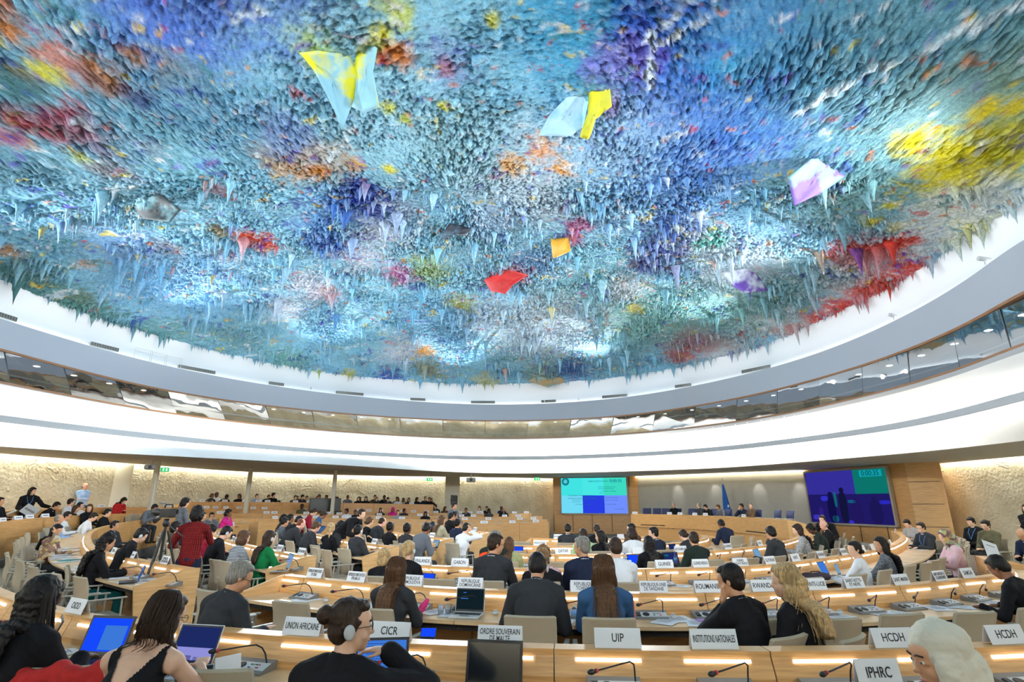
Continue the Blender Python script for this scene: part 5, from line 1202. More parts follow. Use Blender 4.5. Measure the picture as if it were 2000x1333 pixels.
# ---- right side
fp(1772, 1020, 15.5, (5, 14), 'write', 'short', 'black', 'light grey', 'light', 1, extra='h', rowk='N3')
fp(1798, 1027, 13.2, (5, 13), 'type', 'short', 'dark brown', 'charcoal', 'light', 0, extra='gl', rowk='N3')
fp(1846, 1046, 9.6, (4, 11), 'type', 'hijab', 'pink', 'pink', 'light', 1, rowk='N3')
fp(1558, 1035, 12, (3, 14), 'type', 'long', 'dark brown', 'light grey', 'light', 1, pat='tweed', rowk='N4')
fp(1588, 1031, 13, (3, 15), 'phone', 'short', 'black', 'dark green', 'dark', 0, rowk='N4')
fp(1608, 1022, 14.4, (3, 16), 'type', 'bald', 'grey', 'black', 'pink', 0, rowk='N4')
fp(1600, 1016, 15.5, (5, 13), 'bend', 'short', 'black', 'black', 'light', 0, rowk='N4')
fp(1409, 1021, 14.6, (5, 17), 'write', 'short', 'black', 'navy', 'brown', 0, rowk='N5')
fp(1893, 1014, 14, (2, 12), 'lap', 'short', 'black', 'black', 'light', 0, extra='l')
fp(1921, 1020, 13, (2, 11), 'lap', 'ponytail', 'black', 'olive', 'light', 1, kind='jacket')
fp(1999, 983, 15, (2, 11), 'armsx', 'long', 'dark brown', 'black', 'light', 1, hh=1.78, kind='shirt')
fp(1996, 1040, None, (2, 10), 'write', 'thin', 'grey', 'navy', 'tan', 0)
# ---- near figures with poses of their own
fp(438, 1112, None, (2, 13), 'left', 'short', 'grey', 'charcoal', 'tan', 0, hh=1.30, extra='g', custom=dict(lean=12, slouch=6, hp=24, hy=-30, L=(-.18, .36, .80), R=(.18, .36, .80)), vox=.010,
   label='person in charcoal suit with grey hair, seated alone in the aisle with back to camera')
fp(1452, 1140, 4.15, (.5, 6.5), 'chin', 'short', 'black', 'black', 'tan', 0, hh=1.27, chair=True, vox=.009, custom=dict(lean=10, slouch=8, hp=12, hy=22, L=(-.10, .17, 1.05), R=(.2, .38, .76), poleL=(-.6, .3, -1), handdirL=(.15, .05, 1), grip=.25),
   label='person in black suit with short black hair, left hand raised to the mouth')
fp(1556, 1131, 4.1, (.8, 6.0), 'left', 'wavy', 'blonde', 'black', 'light', 1, hh=1.28, vox=.009, custom=dict(lean=10, slouch=6, hp=4, hy=34, fem=1, L=(-.2, .34, .78), R=(.16, .36, .78)) if False else dict(lean=10, slouch=6, hp=4, hy=34, L=(-.2, .34, .78), R=(.16, .36, .78)),
   label='person in black with long wavy blonde hair, face in profile to the left')
fp(388, 987, 8.9, (-6.0, 15), 'stand', 'curly', 'black', 'red', 'tan', 0, hh=1.76, kind='shirt', pat='plaid', legs='navy', vox=.010, extra='', rowk='', custom=dict(lean=4, hp=8, hy=18, L=(-.34, .30, 1.12), R=(.10, .42, 1.30), stand=1, legs='stand', handdirL=(-.3, 1, 0), grip=.9),
   label='camera operator in red plaid shirt and dark jeans standing behind tripod')
# nearest row
r, s = fp(672, 1150, 2.62, (-.1, 6), 'right', 'bun', 'dark brown', 'black', 'light', 1, hh=1.42, chair=False, kind='jacket', vox=.006, extra='gh', facing=True,
   custom=dict(lean=9, slouch=6, hp=2, hy=-62, L=(-.20, .40, .80), R=(.15, .27, 1.11), poleR=(1, .3, -.7), handdirR=(-.95, -.05, .05), handdirL=(.4, 1, 0), grip=.45), label='person in black jacket with brown bun, glasses and pale earpiece, before blue laptop')
r, s = fp(292, 1133, 3.0, (-2.0, 6), 'type', 'sidelong', 'dark brown', 'black', 'light', 1, hh=1.40, chair=False, kind='dress', vox=.007, extra='g',
   custom=dict(lean=24, slouch=6, hp=18, hy=-22, twist=-6, L=(-.05, .46, .92), R=(.16, .52, .88), poleR=(.9, -.2, -1), handdirL=(.5, 1, .1), handdirR=(-.4, 1, .3), grip=.7), label='person in black sleeveless V-back dress with long brown hair, holding a phone')
# cut the V-shaped back opening and the armholes out of the dress
dress = [c for c in r.children if c.name.startswith('dress')][0]
bm = bmesh.new(); bm.from_mesh(dress.data); kill = []
bi = s.R2.inverted()
for f in bm.faces:
    q = bi @ (f.calc_center_median()-s.chest); sx = abs(q.x)
    if q.y < .03 and q.z > -.10 and sx < (q.z+.10)*.42: kill.append(f)
    elif q.z > .20: kill.append(f)
    elif q.z > .02 and sx > .155+(.0 if q.z < .16 else -.012): kill.append(f)
bmesh.ops.delete(bm, geom=kill, context='FACES'); bm.to_mesh(dress.data); bm.free()
r, s = fp(66, 1146, 3.25, (-2.6, 6.2), 'type', 'braids', 'black', 'black', 'dark', 1, hh=1.31, chair=False, kind='jacket', vox=.008,
   custom=dict(lean=14, slouch=6, hp=20, hy=-14, L=(-.1, .40, .84), R=(.14, .44, .86), handdirL=(.4, 1, 0), handdirR=(-.2, 1, 0), grip=.6), label='person in black jacket with long dark braids at the lower left corner')
# the single braids over the remeshed base
mb = MB()
for k in range(46):
    a = math.radians(-105+210*k/45); p0 = s.head+s.H @ Vector((.088*math.sin(a), -.03-.075*math.cos(a), .07)); w = random.uniform(-.01, .01)
    pts = [s.head+s.H @ Vector((.03*math.sin(a), -.02-.03*math.cos(a), .135)), p0]
    for j in range(1, 7): pts.append(p0+Vector((.035*math.sin(a)*j/3+w*j*.3, -.012*j*max(0, math.cos(a)), -.07*j+.0)))
    mb.tube(pts, .0065, 5)
mb.build('braid_strands', hairm('black'), r, True)
r, s = fp(1838, 1241, 2.12, (-.6, 2.9), 'sit', 'hijab', 'cream', 'grey', 'tan', 1, hh=1.33, chair=False, vox=.0055, facing=True,
   custom=dict(lean=4, hp=12, hy=8, L=(-.12, .34, .80), R=(.12, .36, .80)), label='person in pale grey-green headscarf, face in profile at the lower right')

def strands(s, root, hc, n=60, L=.4, wid=.09, sway=.012, seed=1, r=.0034, end=0):
    """loose strands over the hair mass: from the crown over the back of the head and down"""
    R_ = random.Random(seed); mb = MB(); bd = s.R2 @ Vector((0, -1, 0))
    for k in range(n):
        a = math.radians(-115+230*k/(n-1)+R_.uniform(-3, 3)); Lk = L*R_.uniform(.75, 1.08); f = lambda x, y, z: s.head+s.H @ Vector((x, y, z))
        pts = [f(.012*math.sin(a), -.005, .137), f(.07*math.sin(a), -.03-.06*math.cos(a), .115), f(.098*math.sin(a), -.028-.094*math.cos(a), .05), f(.100*math.sin(a), -.035-.085*math.cos(a), -.03)]
        p = pts[-1]; ph = R_.uniform(0, 6)
        for i in range(1, 9):
            t = i/8; q = p+Vector((sway*math.sin(ph+t*7)+wid*.25*t*math.sin(a), sway*math.cos(ph+t*6), -Lk*t)); dpt = (q-s.neck).dot(bd); lim = .125+.012*math.cos(a*2)
            if q.z < s.neck.z+.02 and dpt < lim and abs(math.sin(a)) < .9: q = q+bd*(lim-dpt)*min(1, (s.neck.z+.02-q.z)/.08)
            pts.append(q)
        pts = catmull(pts, 2); mb.tube(pts, [r*(1-.6*i/len(pts)) for i in range(len(pts))], 4)
    return mb.build('hair_strands', hairm(hc), root, True)
for q in PEOPLE:
    pass
for lab, hc, n, L, w_, sw, sd in [('person in black with long wavy blonde hair, face in profile to the left', 'blonde', 90, .40, .3, .02, 3), ('person in black sleeveless V-back dress with long brown hair, holding a phone', 'dark brown', 70, .17, .05, .006, 4)]:
    r = [o for o in COL.objects if o.get('label') == lab][0]; key = None
    s = STRP[lab]; strands(s, r, hc, n, L, w_, sw, sd)

strands(_a[1], _a[0], 'brown', 80, .46, .12, .008, 5); strands(_b[1], _b[0], 'brown', 80, .46, .12, .008, 6)
# ------------------------------------------------------------------ podium end of the hall
def H(px, py, h=3.35): return at(px, py, h)
PA, PB, PC, PD, PE, PF = H(1080, 933), H(1229, 931), H(1244, 931), H(1572, 919), H(1766, 905), H(1827, 903)
def vwall(name, a, b, z0, z1, m, off=0, thick=.12):
    a, b = Vector(a).xy, Vector(b).xy; d = (b-a).normalized(); n = Vector((d.y, -d.x))
    if n.dot(-a) < 0: n = -n
    a = a+n*off; b = b+n*off; vs = []
    for q in (0, -thick):
        for p in (a, b):
            for z in (z0, z1): vs.append(((p+n*q).x, (p+n*q).y, z))
    o = link_mesh(name, vs, [(0, 2, 3, 1), (4, 5, 7, 6), (0, 4, 6, 2), (1, 3, 7, 5), (0, 1, 5, 4), (2, 6, 7, 3)], m); o['kind'] = 'structure'
    return o, a.to_3d(), b.to_3d(), n.to_3d()
M_GREYWALL = mat('podium wall', (188, 184, 172), .9, var=.1, scale=3, bump=.4, bscale=20)
vwall('wall_podium', PC, PD, 0, 3.4, M_GREYWALL)
vwall('wall_screen_left', PA, PB, 0, 3.4, M_WOOD); vwall('wall_pilaster', PB, PC, 0, 3.4, M_WOOD, off=.08)
vwall('wall_screen_right', PD, PE, 0, 3.4, M_WOOD); vwall('wall_panel_right', PE, PF, 0, 3.4, M_WOOD2, off=.05)
vwall('trim_slot_light', PC, PD, 3.27, 3.31, emis('slot pale', (255, 244, 214), 14), off=.16, thick=.04)
ret = Vector((PF.x*1.35, PF.y*1.35, 0)); vwall('wall_return', PF, ret, 0, 3.4, M_WOOD2)
retl = Vector((PA.x*1.25, PA.y*1.25, 0)); vwall('wall_return_left', PA, retl, 0, 3.4, M_WOOD2)
for k, z in enumerate((.9, 1.75, 2.6)):
    vwall('trim_%d' % (20+k), PE, PF, z, z+.02, M_DARK, off=.056, thick=.01)
for k in range(5):
    p = PA.lerp(PB, k/4); q = PA.lerp(PB, k/4+.006); vwall('trim_%d' % (30+k), p, q, .1, 1.1, M_DARK, off=.006, thick=.01)
    p = PD.lerp(PE, k/4); q = PD.lerp(PE, k/4+.006); vwall('trim_%d' % (40+k), p, q, .1, .85, M_DARK, off=.006, thick=.01)
def screen_mat(name, tiles, cols, rows, s, noise=0):
    m = bpy.data.materials.new(name); m.use_nodes = True; nt = m.node_tree; nt.nodes.clear()
    e = nt.nodes.new('ShaderNodeEmission'); o = nt.nodes.new('ShaderNodeOutputMaterial'); e.inputs[1].default_value = s
    nt.links.new(e.outputs[0], o.inputs[0]); e.inputs[0].default_value = lin(tiles); return m
def quad_on(name, a, b, n, x0, x1, z0, z1, off, m, parent):
    """rectangle on the wall from a to b; x in 0..1 along it"""
    vs = [a+(b-a)*x+n*off+Vector((0, 0, z)) for x, z in ((x0, z0), (x1, z0), (x1, z1), (x0, z1))]
    return link_mesh(name, [v-parent.location for v in vs], [(0, 1, 2, 3)], m, parent)
def wall_axes(A, B):
    a, b = A.copy(), B.copy(); a.z = b.z = 0; d = (b-a).normalized(); n = Vector((d.y, -d.x, 0))
    if n.dot(-a) < 0: n = -n
    return a, b, d, n
def big_screen(A, B, x0, x1, z0, z1, off, label, name='video_wall'):
    a, b, d, n = wall_axes(A, B); c = a+(b-a)*((x0+x1)/2)+n*off; W = (b-a).length*(x1-x0)
    r = empty(name, (c.x, c.y, z0)); r.rotation_euler = (0, 0, math.atan2(d.y, d.x)); tag(r, label, 'screen')
    # local frame: x along the wall, -y towards the hall
    s = -1 if (Matrix.Rotation(r.rotation_euler.z, 3, 'Z') @ Vector((0, -1, 0))).dot(n) > 0 else 1
    Hh = z1-z0
    mb = MB(); t = .08
    for c_, d_ in (((0, 0, -t/2), (W+2*t, .14, t)), ((0, 0, Hh+t/2), (W+2*t, .14, t)), ((-W/2-t/2, 0, Hh/2), (t, .14, Hh)), ((W/2+t/2, 0, Hh/2), (t, .14, Hh))): mb.box(c_, d_)
    mb.build('screen_frame', mat('screen frame', (170, 160, 145), .5), r)
    return r, W, Hh, s
a_ = .075
r, W, Hh, s = big_screen(PA, PB, .115, .96, 1.19, 3.28, .12, 'video wall of six tinted tiles showing a speakers list and 0:00:35')
TC = [[(64, 222, 222), (72, 226, 224), (60, 214, 190)], [(110, 214, 240), (40, 60, 220), (110, 140, 250)]]
for i in range(2):
    for j in range(3):
        mb = MB(); x0 = -W/2+W*(0, .33, .66)[j]; x1 = -W/2+W*(.33, .66, 1)[j]; z1 = Hh*(1, .5)[i]; z0 = Hh*(.5, 0)[i]
        mb.add([(x0, s*.03, z0), (x1, s*.03, z0), (x1, s*.03, z1), (x0, s*.03, z1)], [(0, 1, 2, 3)]); mb.build('display_tile', screen_mat('tile %d%d' % (i, j), TC[i][j], 0, 0, 1.05), r)
ink1 = emis('screen ink', (20, 110, 150), .9)
TXT = [(-.42, .90, .14, '0'), (.08, .90, .085, 'HUMAN RIGHTS COUNCIL'), (.345, .905, .20, '0:00:35'), (.1, .845, .05, 'Item'), (.2, .74, .07, '• Society for Development and'), (.19, .69, .07, 'Community Empowerment'), (.23, .62, .07, '• Association des étudiants'), (.12, .57, .07, 'France'),
       (-.2, .50, .095, '• Organisation internationale pour'), (-.18, .42, .095, 'les pays les moins avancés (OIPMA)'), (-.22, .37, .06, '• Organisation for Defending'), (-.27, .32, .06, 'Victims of Violence'), (-.17, .25, .06, '• IUS Development International'), (.25, .44, .07, 'tous les droits de l’homme'), (.25, .37, .065, 'Movement of South America'), (.25, .25, .06, 'for Threatened Peoples'), (.38, .12, .065, '(To be continued)')]
for x, z, sz, t in TXT[1:]:
    if t == 'Item': continue
    text_mesh('screen_text', t, sz*1.25, ink1, r, (x*W, s*.034, z*Hh), (math.pi/2, 0, 0 if s < 0 else math.pi), ext=0)
mb = MB(); mb.lathe((-.43*W, s*.036, .9*Hh), [(.24, -.001), (.24, .001)], 20, axis=(0, 1, 0)); e_ = mb.build('emblem', emis('emblem', (30, 150, 170), .7), r)
mb = MB(); mb.lathe((-.43*W, s*.038, .9*Hh), [(.12, -.001), (.12, .001)], 16, axis=(0, 1, 0)); mb.build('emblem_globe', emis('emblem globe', (90, 215, 220), .9), e_)
# right screen: dark blue picture of the hall with a green corner
r, W, Hh, s = big_screen(PD, PE, .03, .86, .93, 3.2, .14, 'large dark blue screen with green corner clock and dim silhouettes')
def sq(x0, x1, z0, z1, m, nm='picture', lay=0):
    mb = MB(); mb.add([(W*(x0-.5), s*(.03+.003*lay), Hh*z0), (W*(x1-.5), s*(.03+.003*lay), Hh*z0), (W*(x1-.5), s*(.03+.003*lay), Hh*z1), (W*(x0-.5), s*(.03+.003*lay), Hh*z1)], [(0, 1, 2, 3)]); return mb.build(nm, m, r)
fl = 1
sq(0, 1, 0, .55, emis('scr low', (36, 30, 110), .8)); sq(0, .62, .55, 1, emis('scr hi', (58, 52, 168), .8)); sq(.62, 1, .55, 1, emis('scr green', (14, 128, 118), .8))
sq(.70, .95, .86, .98, emis('scr clock', (20, 170, 180), .85), 'clock_panel', 1)
text_mesh('clock_digits', '0:00:35', .3, emis('scr dig', (8, 90, 110), .6), r, (W*.325, s*.04, Hh*.92), (math.pi/2, 0, 0 if s < 0 else math.pi), ext=0)
for (x, z, w_, h_, c) in [(.15, .0, .06, .3, (60, 36, 150)), (.30, .0, .11, .52, (22, 20, 84)), (.36, .3, .035, .3, (20, 120, 130)), (.45, .0, .10, .6, (24, 26, 70)), (.60, 0, .16, .4, (40, 30, 110)), (.82, 0, .14, .42, (34, 28, 100)), (.22, .42, .10, .10, (60, 60, 230)), (.56, .38, .1, .06, (20, 110, 150)), (.93, .36, .12, .07, (50, 50, 220)), (.08, .05, .1, .1, (70, 60, 210)), (.33, .02, .08, .12, (20, 110, 130)), (.52, .0, .06, .06, (60, 60, 225))]:
    mb = MB(); n = 14; P = []
    for k in range(n): t = 2*math.pi*k/n; P.append((W*(x-.5+w_/2*math.copysign(abs(math.cos(t))**.7, math.cos(t))), s*.034, Hh*(z+h_/2+h_/2*math.copysign(abs(math.sin(t))**.7, math.sin(t)))))
    mb.add(P, [tuple(range(n))]); mb.build('silhouette', emis('scr sil %d%d%d' % c, c, .7), r)
    if h_ > .35:
        mb = MB(); P = [(W*(x-.5+.03*math.cos(2*math.pi*k/n)), s*.034, Hh*(z+h_+.03+.05*math.sin(2*math.pi*k/n))) for k in range(n)]; mb.add(P, [tuple(range(n))]); mb.build('silhouette', emis('scr sil %d%d%d' % c, c, .7), r)
# podium desk
PT = []
for px, dep in ((1232, 28.5), (1300, 27), (1400, 24), (1480, 21), (1536, 18.6)):
    p = atz(px, 1010, dep); PT.append((p.x, p.y, 0))
class PR(Row): pass
pod = Row(PT); pod.sgn = 1
if pod.nrm(pod.len/2).dot(Vector((1, 1))) < 0: pod.sgn = -1
root = empty('podium_desk', pod.pt(pod.len/2, 0, 0)); tag(root, 'long curved beech podium desk before the blue chairs, below the flag', 'podium')
o = root.location.copy()
sweep(pod, 0, pod.len, [(0, .62), (0, 1.25), (.07, 1.25), (.07, .62)], 24, 'upper_panel', M_WOOD, root, o)
sweep(pod, 0, pod.len, [(.07, .0), (.07, .60), (.12, .60), (.12, 0)], 24, 'lower_panel', M_WOOD, root, o)
sweep(pod, 0, pod.len, [(.07, 1.03), (.07, 1.06), (.75, 1.06), (.75, 1.03)], 24, 'tabletop', M_TOP, root, o)
for a0, b0 in ((.05, .18), (.68, .84)): sweep(pod, pod.len*a0, pod.len*b0, [(-.005, .70), (-.005, .74), (0, .74), (0, .70)], 4, 'cable_slot', M_DARK, root, o)
mb = MB(); q = [pod.pt(pod.len, u, z)-o for u, z in ((0, 0), (0, 1.25), (.15, 1.25), (.8, 1.06), (.8, 0))]; t = (pod.at(pod.len)-pod.at(pod.len-.1)).normalized()*.04
mb.add(q+[v+t for v in q], [(0, 1, 2, 3, 4), (9, 8, 7, 6, 5)]+[(k, k+5, (k+1) % 5+5, (k+1) % 5) for k in range(5)]); mb.build('end_panel', M_WOOD2, root)
# dais floor
vs = []; ns = 20
for i in range(ns+1):
    for u, z in ((.14, 0), (.14, .42), (3.4, .42), (3.4, 0)): vs.append(pod.pt(pod.len*i/ns, u, z))
fs = []
for i in range(ns):
    for j in range(3): fs.append((i*4+j, i*4+j+1, (i+1)*4+j+1, (i+1)*4+j))
fs += [(0, 1, 2, 3), (ns*4+3, ns*4+2, ns*4+1, ns*4)]
link_mesh('floor_dais', vs, fs, M_CARPET)['kind'] = 'structure'
NAVY = make_chair(M_NAVY, 'podium_chair'); used = False
def blue(px, label, u=1.15):
    global used
    d = pod.hit(px, 1000, u); p = pod.pt(d, u, .42); n = pod.nrm(d)
    c = copy_tree(NAVY) if used else NAVY; used = True
    c.location = p; c.rotation_euler = (0, 0, math.atan2(n.x, -n.y)); c.scale = (1.15, 1, 1.18); tag(c, label, 'chair', 'blue podium chairs'); return p, Vector((-n.x, -n.y, 0))
for i, px in enumerate((1259, 1278, 1296, 1345, 1508, 1531)): blue(px, 'empty blue podium chair, %s empty one from the left behind podium desk' % ORD[i])
for i, (px, pose, hair, hc, top, sk) in enumerate([(1318, 'sit', 'thin', 'grey', 'black', 'pink'), (1370, 'right', 'thin', 'grey', 'charcoal', 'light'), (1388, 'write', 'short', 'black', 'black', 'light'), (1414, 'write', 'short', 'brown', 'grey', 'tan'), (1456, 'chin', 'short', 'black', 'navy', 'tan'), (1470, 'left', 'short', 'grey', 'brown', 'light')]):
    p, v = blue(px, 'blue podium chair occupied by the %s panellist from the left' % ORD[i])
    person(p+v*.02, v, pose, hair, hc, top, sk, 0, label='panellist in %s suit with %s hair, %s from the left at the podium' % (top, hc, ORD[i]), group='panellists at the podium', facing=False)
for i, px in enumerate((1240, 1307, 1328, 1357, 1378, 1452)):
    d = pod.hit(px, 1005, .03); p = pod.pt(d, .035, 1.251); n = pod.nrm(d); r = empty('name_plate', p); face(r, Vector((n.x, n.y, 0)))
    plate_body(.3, .11, r, .03); MB().box((0, -.02, .055), (.2, .001, .025), rot=Matrix.Rotation(-math.atan2(.028, .11), 3, 'X')).build('printed_line', M_GREYP, r); tag(r, 'white name plate on the podium desk, %s from the left' % ORD[i], 'name plate', 'podium name plates')
# flag
q = PC.lerp(PD, .5); a, b, d, n = wall_axes(PC, PD); fp_ = atz(1421, 1000, 27.0); r = empty('draped_flag', (fp_.x, fp_.y, .3)); tag(r, 'blue flag with white emblem hanging on its pole behind the panellists', 'flag')
MB().tube([(0, 0, 0), (-.1, 0, 2.55)], .018, 8).build('flag_pole', M_SILV, r); MB().lathe((-.1, 0, 2.55), [(.02, 0), (.035, .05), (.02, .1), (.004, .16)], 10).build('finial', M_SILV, r)
mb = MB(); vs = []; n_ = 28; m_ = 12
for j in range(m_+1):
    t = j/m_; zz = 2.4-1.75*t; rad = .03+.16*t**.8
    for k in range(n_): an = 2*math.pi*k/n_; rr = rad*(1+.28*math.sin(an*5+t*2)); vs.append((-.09+.04*t+.07*t+rr*math.cos(an), rr*.7*math.sin(an), zz-.04*math.sin(an*2)*t))
mb.add(vs, [(j*n_+k, j*n_+(k+1) % n_, (j+1)*n_+(k+1) % n_, (j+1)*n_+k) for j in range(m_) for k in range(n_)]); shade(mb.build('flag_cloth', mat('flag blue', (24, 96, 178), .7), r), 80)
MB().ell((.02, -.14, 1.35), (.05, .012, .07)).build('flag_emblem', M_PAPER, r, True)
for px in (1335, 1412, 1492, 1560):
    t = (px-1244)/(1572-1244); p = PC.lerp(PD, t); a, b, d, n = wall_axes(PC, PD); ld = bpy.data.lights.new('wall_washer', 'SPOT'); ld.energy = 22; ld.spot_size = math.radians(46); ld.spot_blend = .7; ld.shadow_soft_size = .04
    lo = bpy.data.objects.new('wall_washer', ld); COL.objects.link(lo); lo.location = (p.x+n.x*.5, p.y+n.y*.5, 3.2); lo.rotation_euler = (Vector((-n.x*.55, -n.y*.55, -1))).to_track_quat('-Z', 'Y').to_euler()
# ------------------------------------------------------------------ posts, doors, signs along the left and far walls
def plan_on(fn, px, py, off=0):
    d = azdir(px, py); best = None
    for i in range(4000):
        t = 2*math.pi*i/4000; x, y = P2(fn, t, off)
        if x*d.x+y*d.y > 0:
            c = abs(d.x*y-d.y*x)
            if best is None or c < best[0]: best = (c, x, y, t)
    return Vector((best[1], best[2], 0)), best[3]
def pillar(px0, px1, py, depth, off, name, m, label=None):
    c, t = plan_on(RW, (px0+px1)/2, py, -off); w_ = (px1-px0)*c.length*.97/FPX*1.02; v = Vector((CX-c.x, CY-c.y, 0)).normalized()
    mb = MB().box((0, 0, 1.69), (w_, depth, 3.38)); o = mb.build(name, m); o.location = c; o.rotation_euler = (0, 0, math.atan2(v.y, v.x)+math.pi/2); o['kind'] = 'structure'; return o, w_
M_PAINT = mat('pillar paint', (214, 210, 192), .7)
o, w_ = pillar(210, 246, 950, .12, 0, 'wall_pier', M_PAINT)
dr = MB().box((0, 0, 1.1), (w_*.78, .02, 2.2)).build('door_1', mat('door paint', (205, 200, 178), .6), o); dr.location = (.04, .07, .3); dr['kind'] = 'structure'
MB().box((0, 0, 0), (.14, .02, .06)).build('door_handle', mat('handle red', (190, 70, 50), .4), dr).location = (w_*.3, .02, 1.2)
pillar(870, 897, 960, 1.0, .25, 'wall_column', M_PAINT)
for px, dep in ((301, 21), (486, 25), (653, 27)):
    q = atz(px, 950, dep); o = MB().box((0, 0, 1.69), (.16, .16, 3.38), bev=.02).build('trim_post', M_PAINT); o.location = (q.x, q.y, 0); o['kind'] = 'structure'
def exit_sign(px, py, dep, lb):
    q = atz(px, py, dep); r = empty('exit_sign', q, label=lb, cat='sign', group='green exit signs'); face(r, Vector((q.x, q.y, 0)))
    MB().box((0, 0, 0), (.3, .05, .16), bev=.01).build('sign_box', emis('exit green', (30, 190, 110), 1.2), r); MB().box((-.05, -.027, 0), (.05, .004, .1)).build('running_figure', emis('exit white', (230, 255, 240), 1.3), r); MB().box((.06, -.027, 0), (.06, .004, .09)).build('door_symbol', emis('exit white', (230, 255, 240), 1.3), r)
    MB().tube([(0, 0, .07), (0, 0, .45)], .008, 5).build('hanger', M_GREYP, r)
exit_sign(322, 918, 22, 'green exit sign near the thin post at far left'); exit_sign(839, 937, 28, 'green exit sign left of the wide column'); exit_sign(1049, 936, 28, 'green exit sign beside the six-tile video wall')
def hanging(px, py, dep, sc, lb):
    q = atz(px, py, dep); r = empty('ceiling_projector', q, label=lb, cat='projector', group='ceiling projectors'); face(r, Vector((q.x, q.y, 0))); r.scale = (sc,)*3
    MB().box((0, 0, 0), (.34, .3, .16), bev=.03).build('housing', M_GREYP, r); MB().lathe((0, -.15, 0), [(.05, 0), (.055, -.03), (.04, -.035)], 14, axis=(0, 1, 0)).build('lens', M_BLACK, r); MB().tube([(0, 0, .08), (0, 0, .22)], .02, 8).build('mount', M_GREYP, r)
hanging(293, 913, 19, 1.0, 'dark grey projector under the soffit at far left'); hanging(920, 938, 26, 1.3, 'grey projector under the soffit right of the wide column')
r = empty('display_monitor', atz(887, 977, 26.2), label='black monitor on the wide column, seen edge on', cat='screen'); face(r, Vector((-.3, 1, 0))); r.rotation_euler.z += 1.0
MB().box((0, 0, 0), (.75, .06, .45), bev=.01).build('housing', M_BLACK, r); MB().box((0, -.033, 0), (.70, .004, .40)).build('panel', M_DARK, r); MB().tube([(0, .03, 0), (0, .2, 0)], .03, 8).build('wall_bracket', M_BLACK, r)
r = empty('display_monitor', atz(635, 987, 27.0), label='large black monitor on a stand below the far gallery', cat='screen'); r.location.z -= .35; face(r, Vector((-.55, 1, 0)))
MB().box((0, 0, .36), (1.5, .08, .62), bev=.01).build('housing', M_BLACK, r); MB().box((0, -.043, .36), (1.4, .004, .54)).build('panel', mat('screen off', (50, 58, 60), .25), r); MB().tube([(0, .06, .3), (0, .06, -.8)], .03, 8).build('stand_post', M_SILV, r)
# ------------------------------------------------------------------ gallery glazing and rim fittings
mg = bpy.data.materials.new('booth glass'); mg.use_nodes = True; nt = mg.node_tree; nt.nodes.clear()
o_ = nt.nodes.new('ShaderNodeOutputMaterial'); mx = nt.nodes.new('ShaderNodeMixShader'); tr = nt.nodes.new('ShaderNodeBsdfTransparent'); gl = nt.nodes.new('ShaderNodeBsdfGlossy'); fr = nt.nodes.new('ShaderNodeFresnel'); fr.inputs[0].default_value = 2.0
gl.inputs['Roughness'].default_value = .02; tr.inputs[0].default_value = (.72, .76, .78, 1); tc = nt.nodes.new('ShaderNodeTexCoord'); nz = nt.nodes.new('ShaderNodeTexNoise'); nz.inputs['Scale'].default_value = .9; bp = nt.nodes.new('ShaderNodeBump'); bp.inputs['Strength'].default_value = .06; bp.inputs['Distance'].default_value = .1
ml = nt.nodes.new('ShaderNodeMath'); ml.operation = 'MULTIPLY_ADD'; ml.inputs[1].default_value = .62; ml.inputs[2].default_value = .06
nt.links.new(tc.outputs['Object'], nz.inputs['Vector']); nt.links.new(nz.outputs['Fac'], bp.inputs['Height']); sx_ = nt.nodes.new('ShaderNodeSeparateXYZ'); cx_ = nt.nodes.new('ShaderNodeCombineXYZ'); vn_ = nt.nodes.new('ShaderNodeVectorMath'); vn_.operation = 'NORMALIZE'; mz_ = nt.nodes.new('ShaderNodeMath'); mz_.operation = 'MULTIPLY_ADD'; mz_.inputs[1].default_value = .03; mz_.inputs[2].default_value = -.10
nt.links.new(bp.outputs['Normal'], sx_.inputs[0]); nt.links.new(sx_.outputs[0], cx_.inputs[0]); nt.links.new(sx_.outputs[1], cx_.inputs[1]); nt.links.new(nz.outputs['Fac'], mz_.inputs[0]); nt.links.new(mz_.outputs[0], cx_.inputs[2]); nt.links.new(cx_.outputs[0], vn_.inputs[0]); nt.links.new(vn_.outputs[0], gl.inputs['Normal']); nt.links.new(fr.outputs[0], ml.inputs[0]); nt.links.new(ml.outputs[0], mx.inputs[0]); nt.links.new(tr.outputs[0], mx.inputs[1]); nt.links.new(gl.outputs[0], mx.inputs[2]); nt.links.new(mx.outputs[0], o_.inputs[0])
n = 44; M_MULL = mat('mullion', (70, 76, 80), .5)
for i in range(n):
    t0, t1 = 2*math.pi*i/n, 2*math.pi*(i+1)/n
    x0, y0 = P2(RD, t0, .16); x1, y1 = P2(RD, t1, .16); X0, Y0 = P2(RE, t0, .04); X1, Y1 = P2(RE, t1, .04)
    jit = Vector((random.uniform(-.02, .02), random.uniform(-.02, .02), 0))
    o = link_mesh('window_%d' % (i+1), [Vector((x0, y0, HZ['D']+.09)), Vector((x1, y1, HZ['D']+.09)), Vector((X1, Y1, HZ['E']))+jit, Vector((X0, Y0, HZ['E']))+jit], [(0, 1, 2, 3)], mg); o['kind'] = 'structure'
    o = MB().tube([(x0, y0, HZ['D']+.06), (X0, Y0, HZ['E']+.02)], .012, 5).build('trim_mullion', M_MULL); o['kind'] = 'structure'
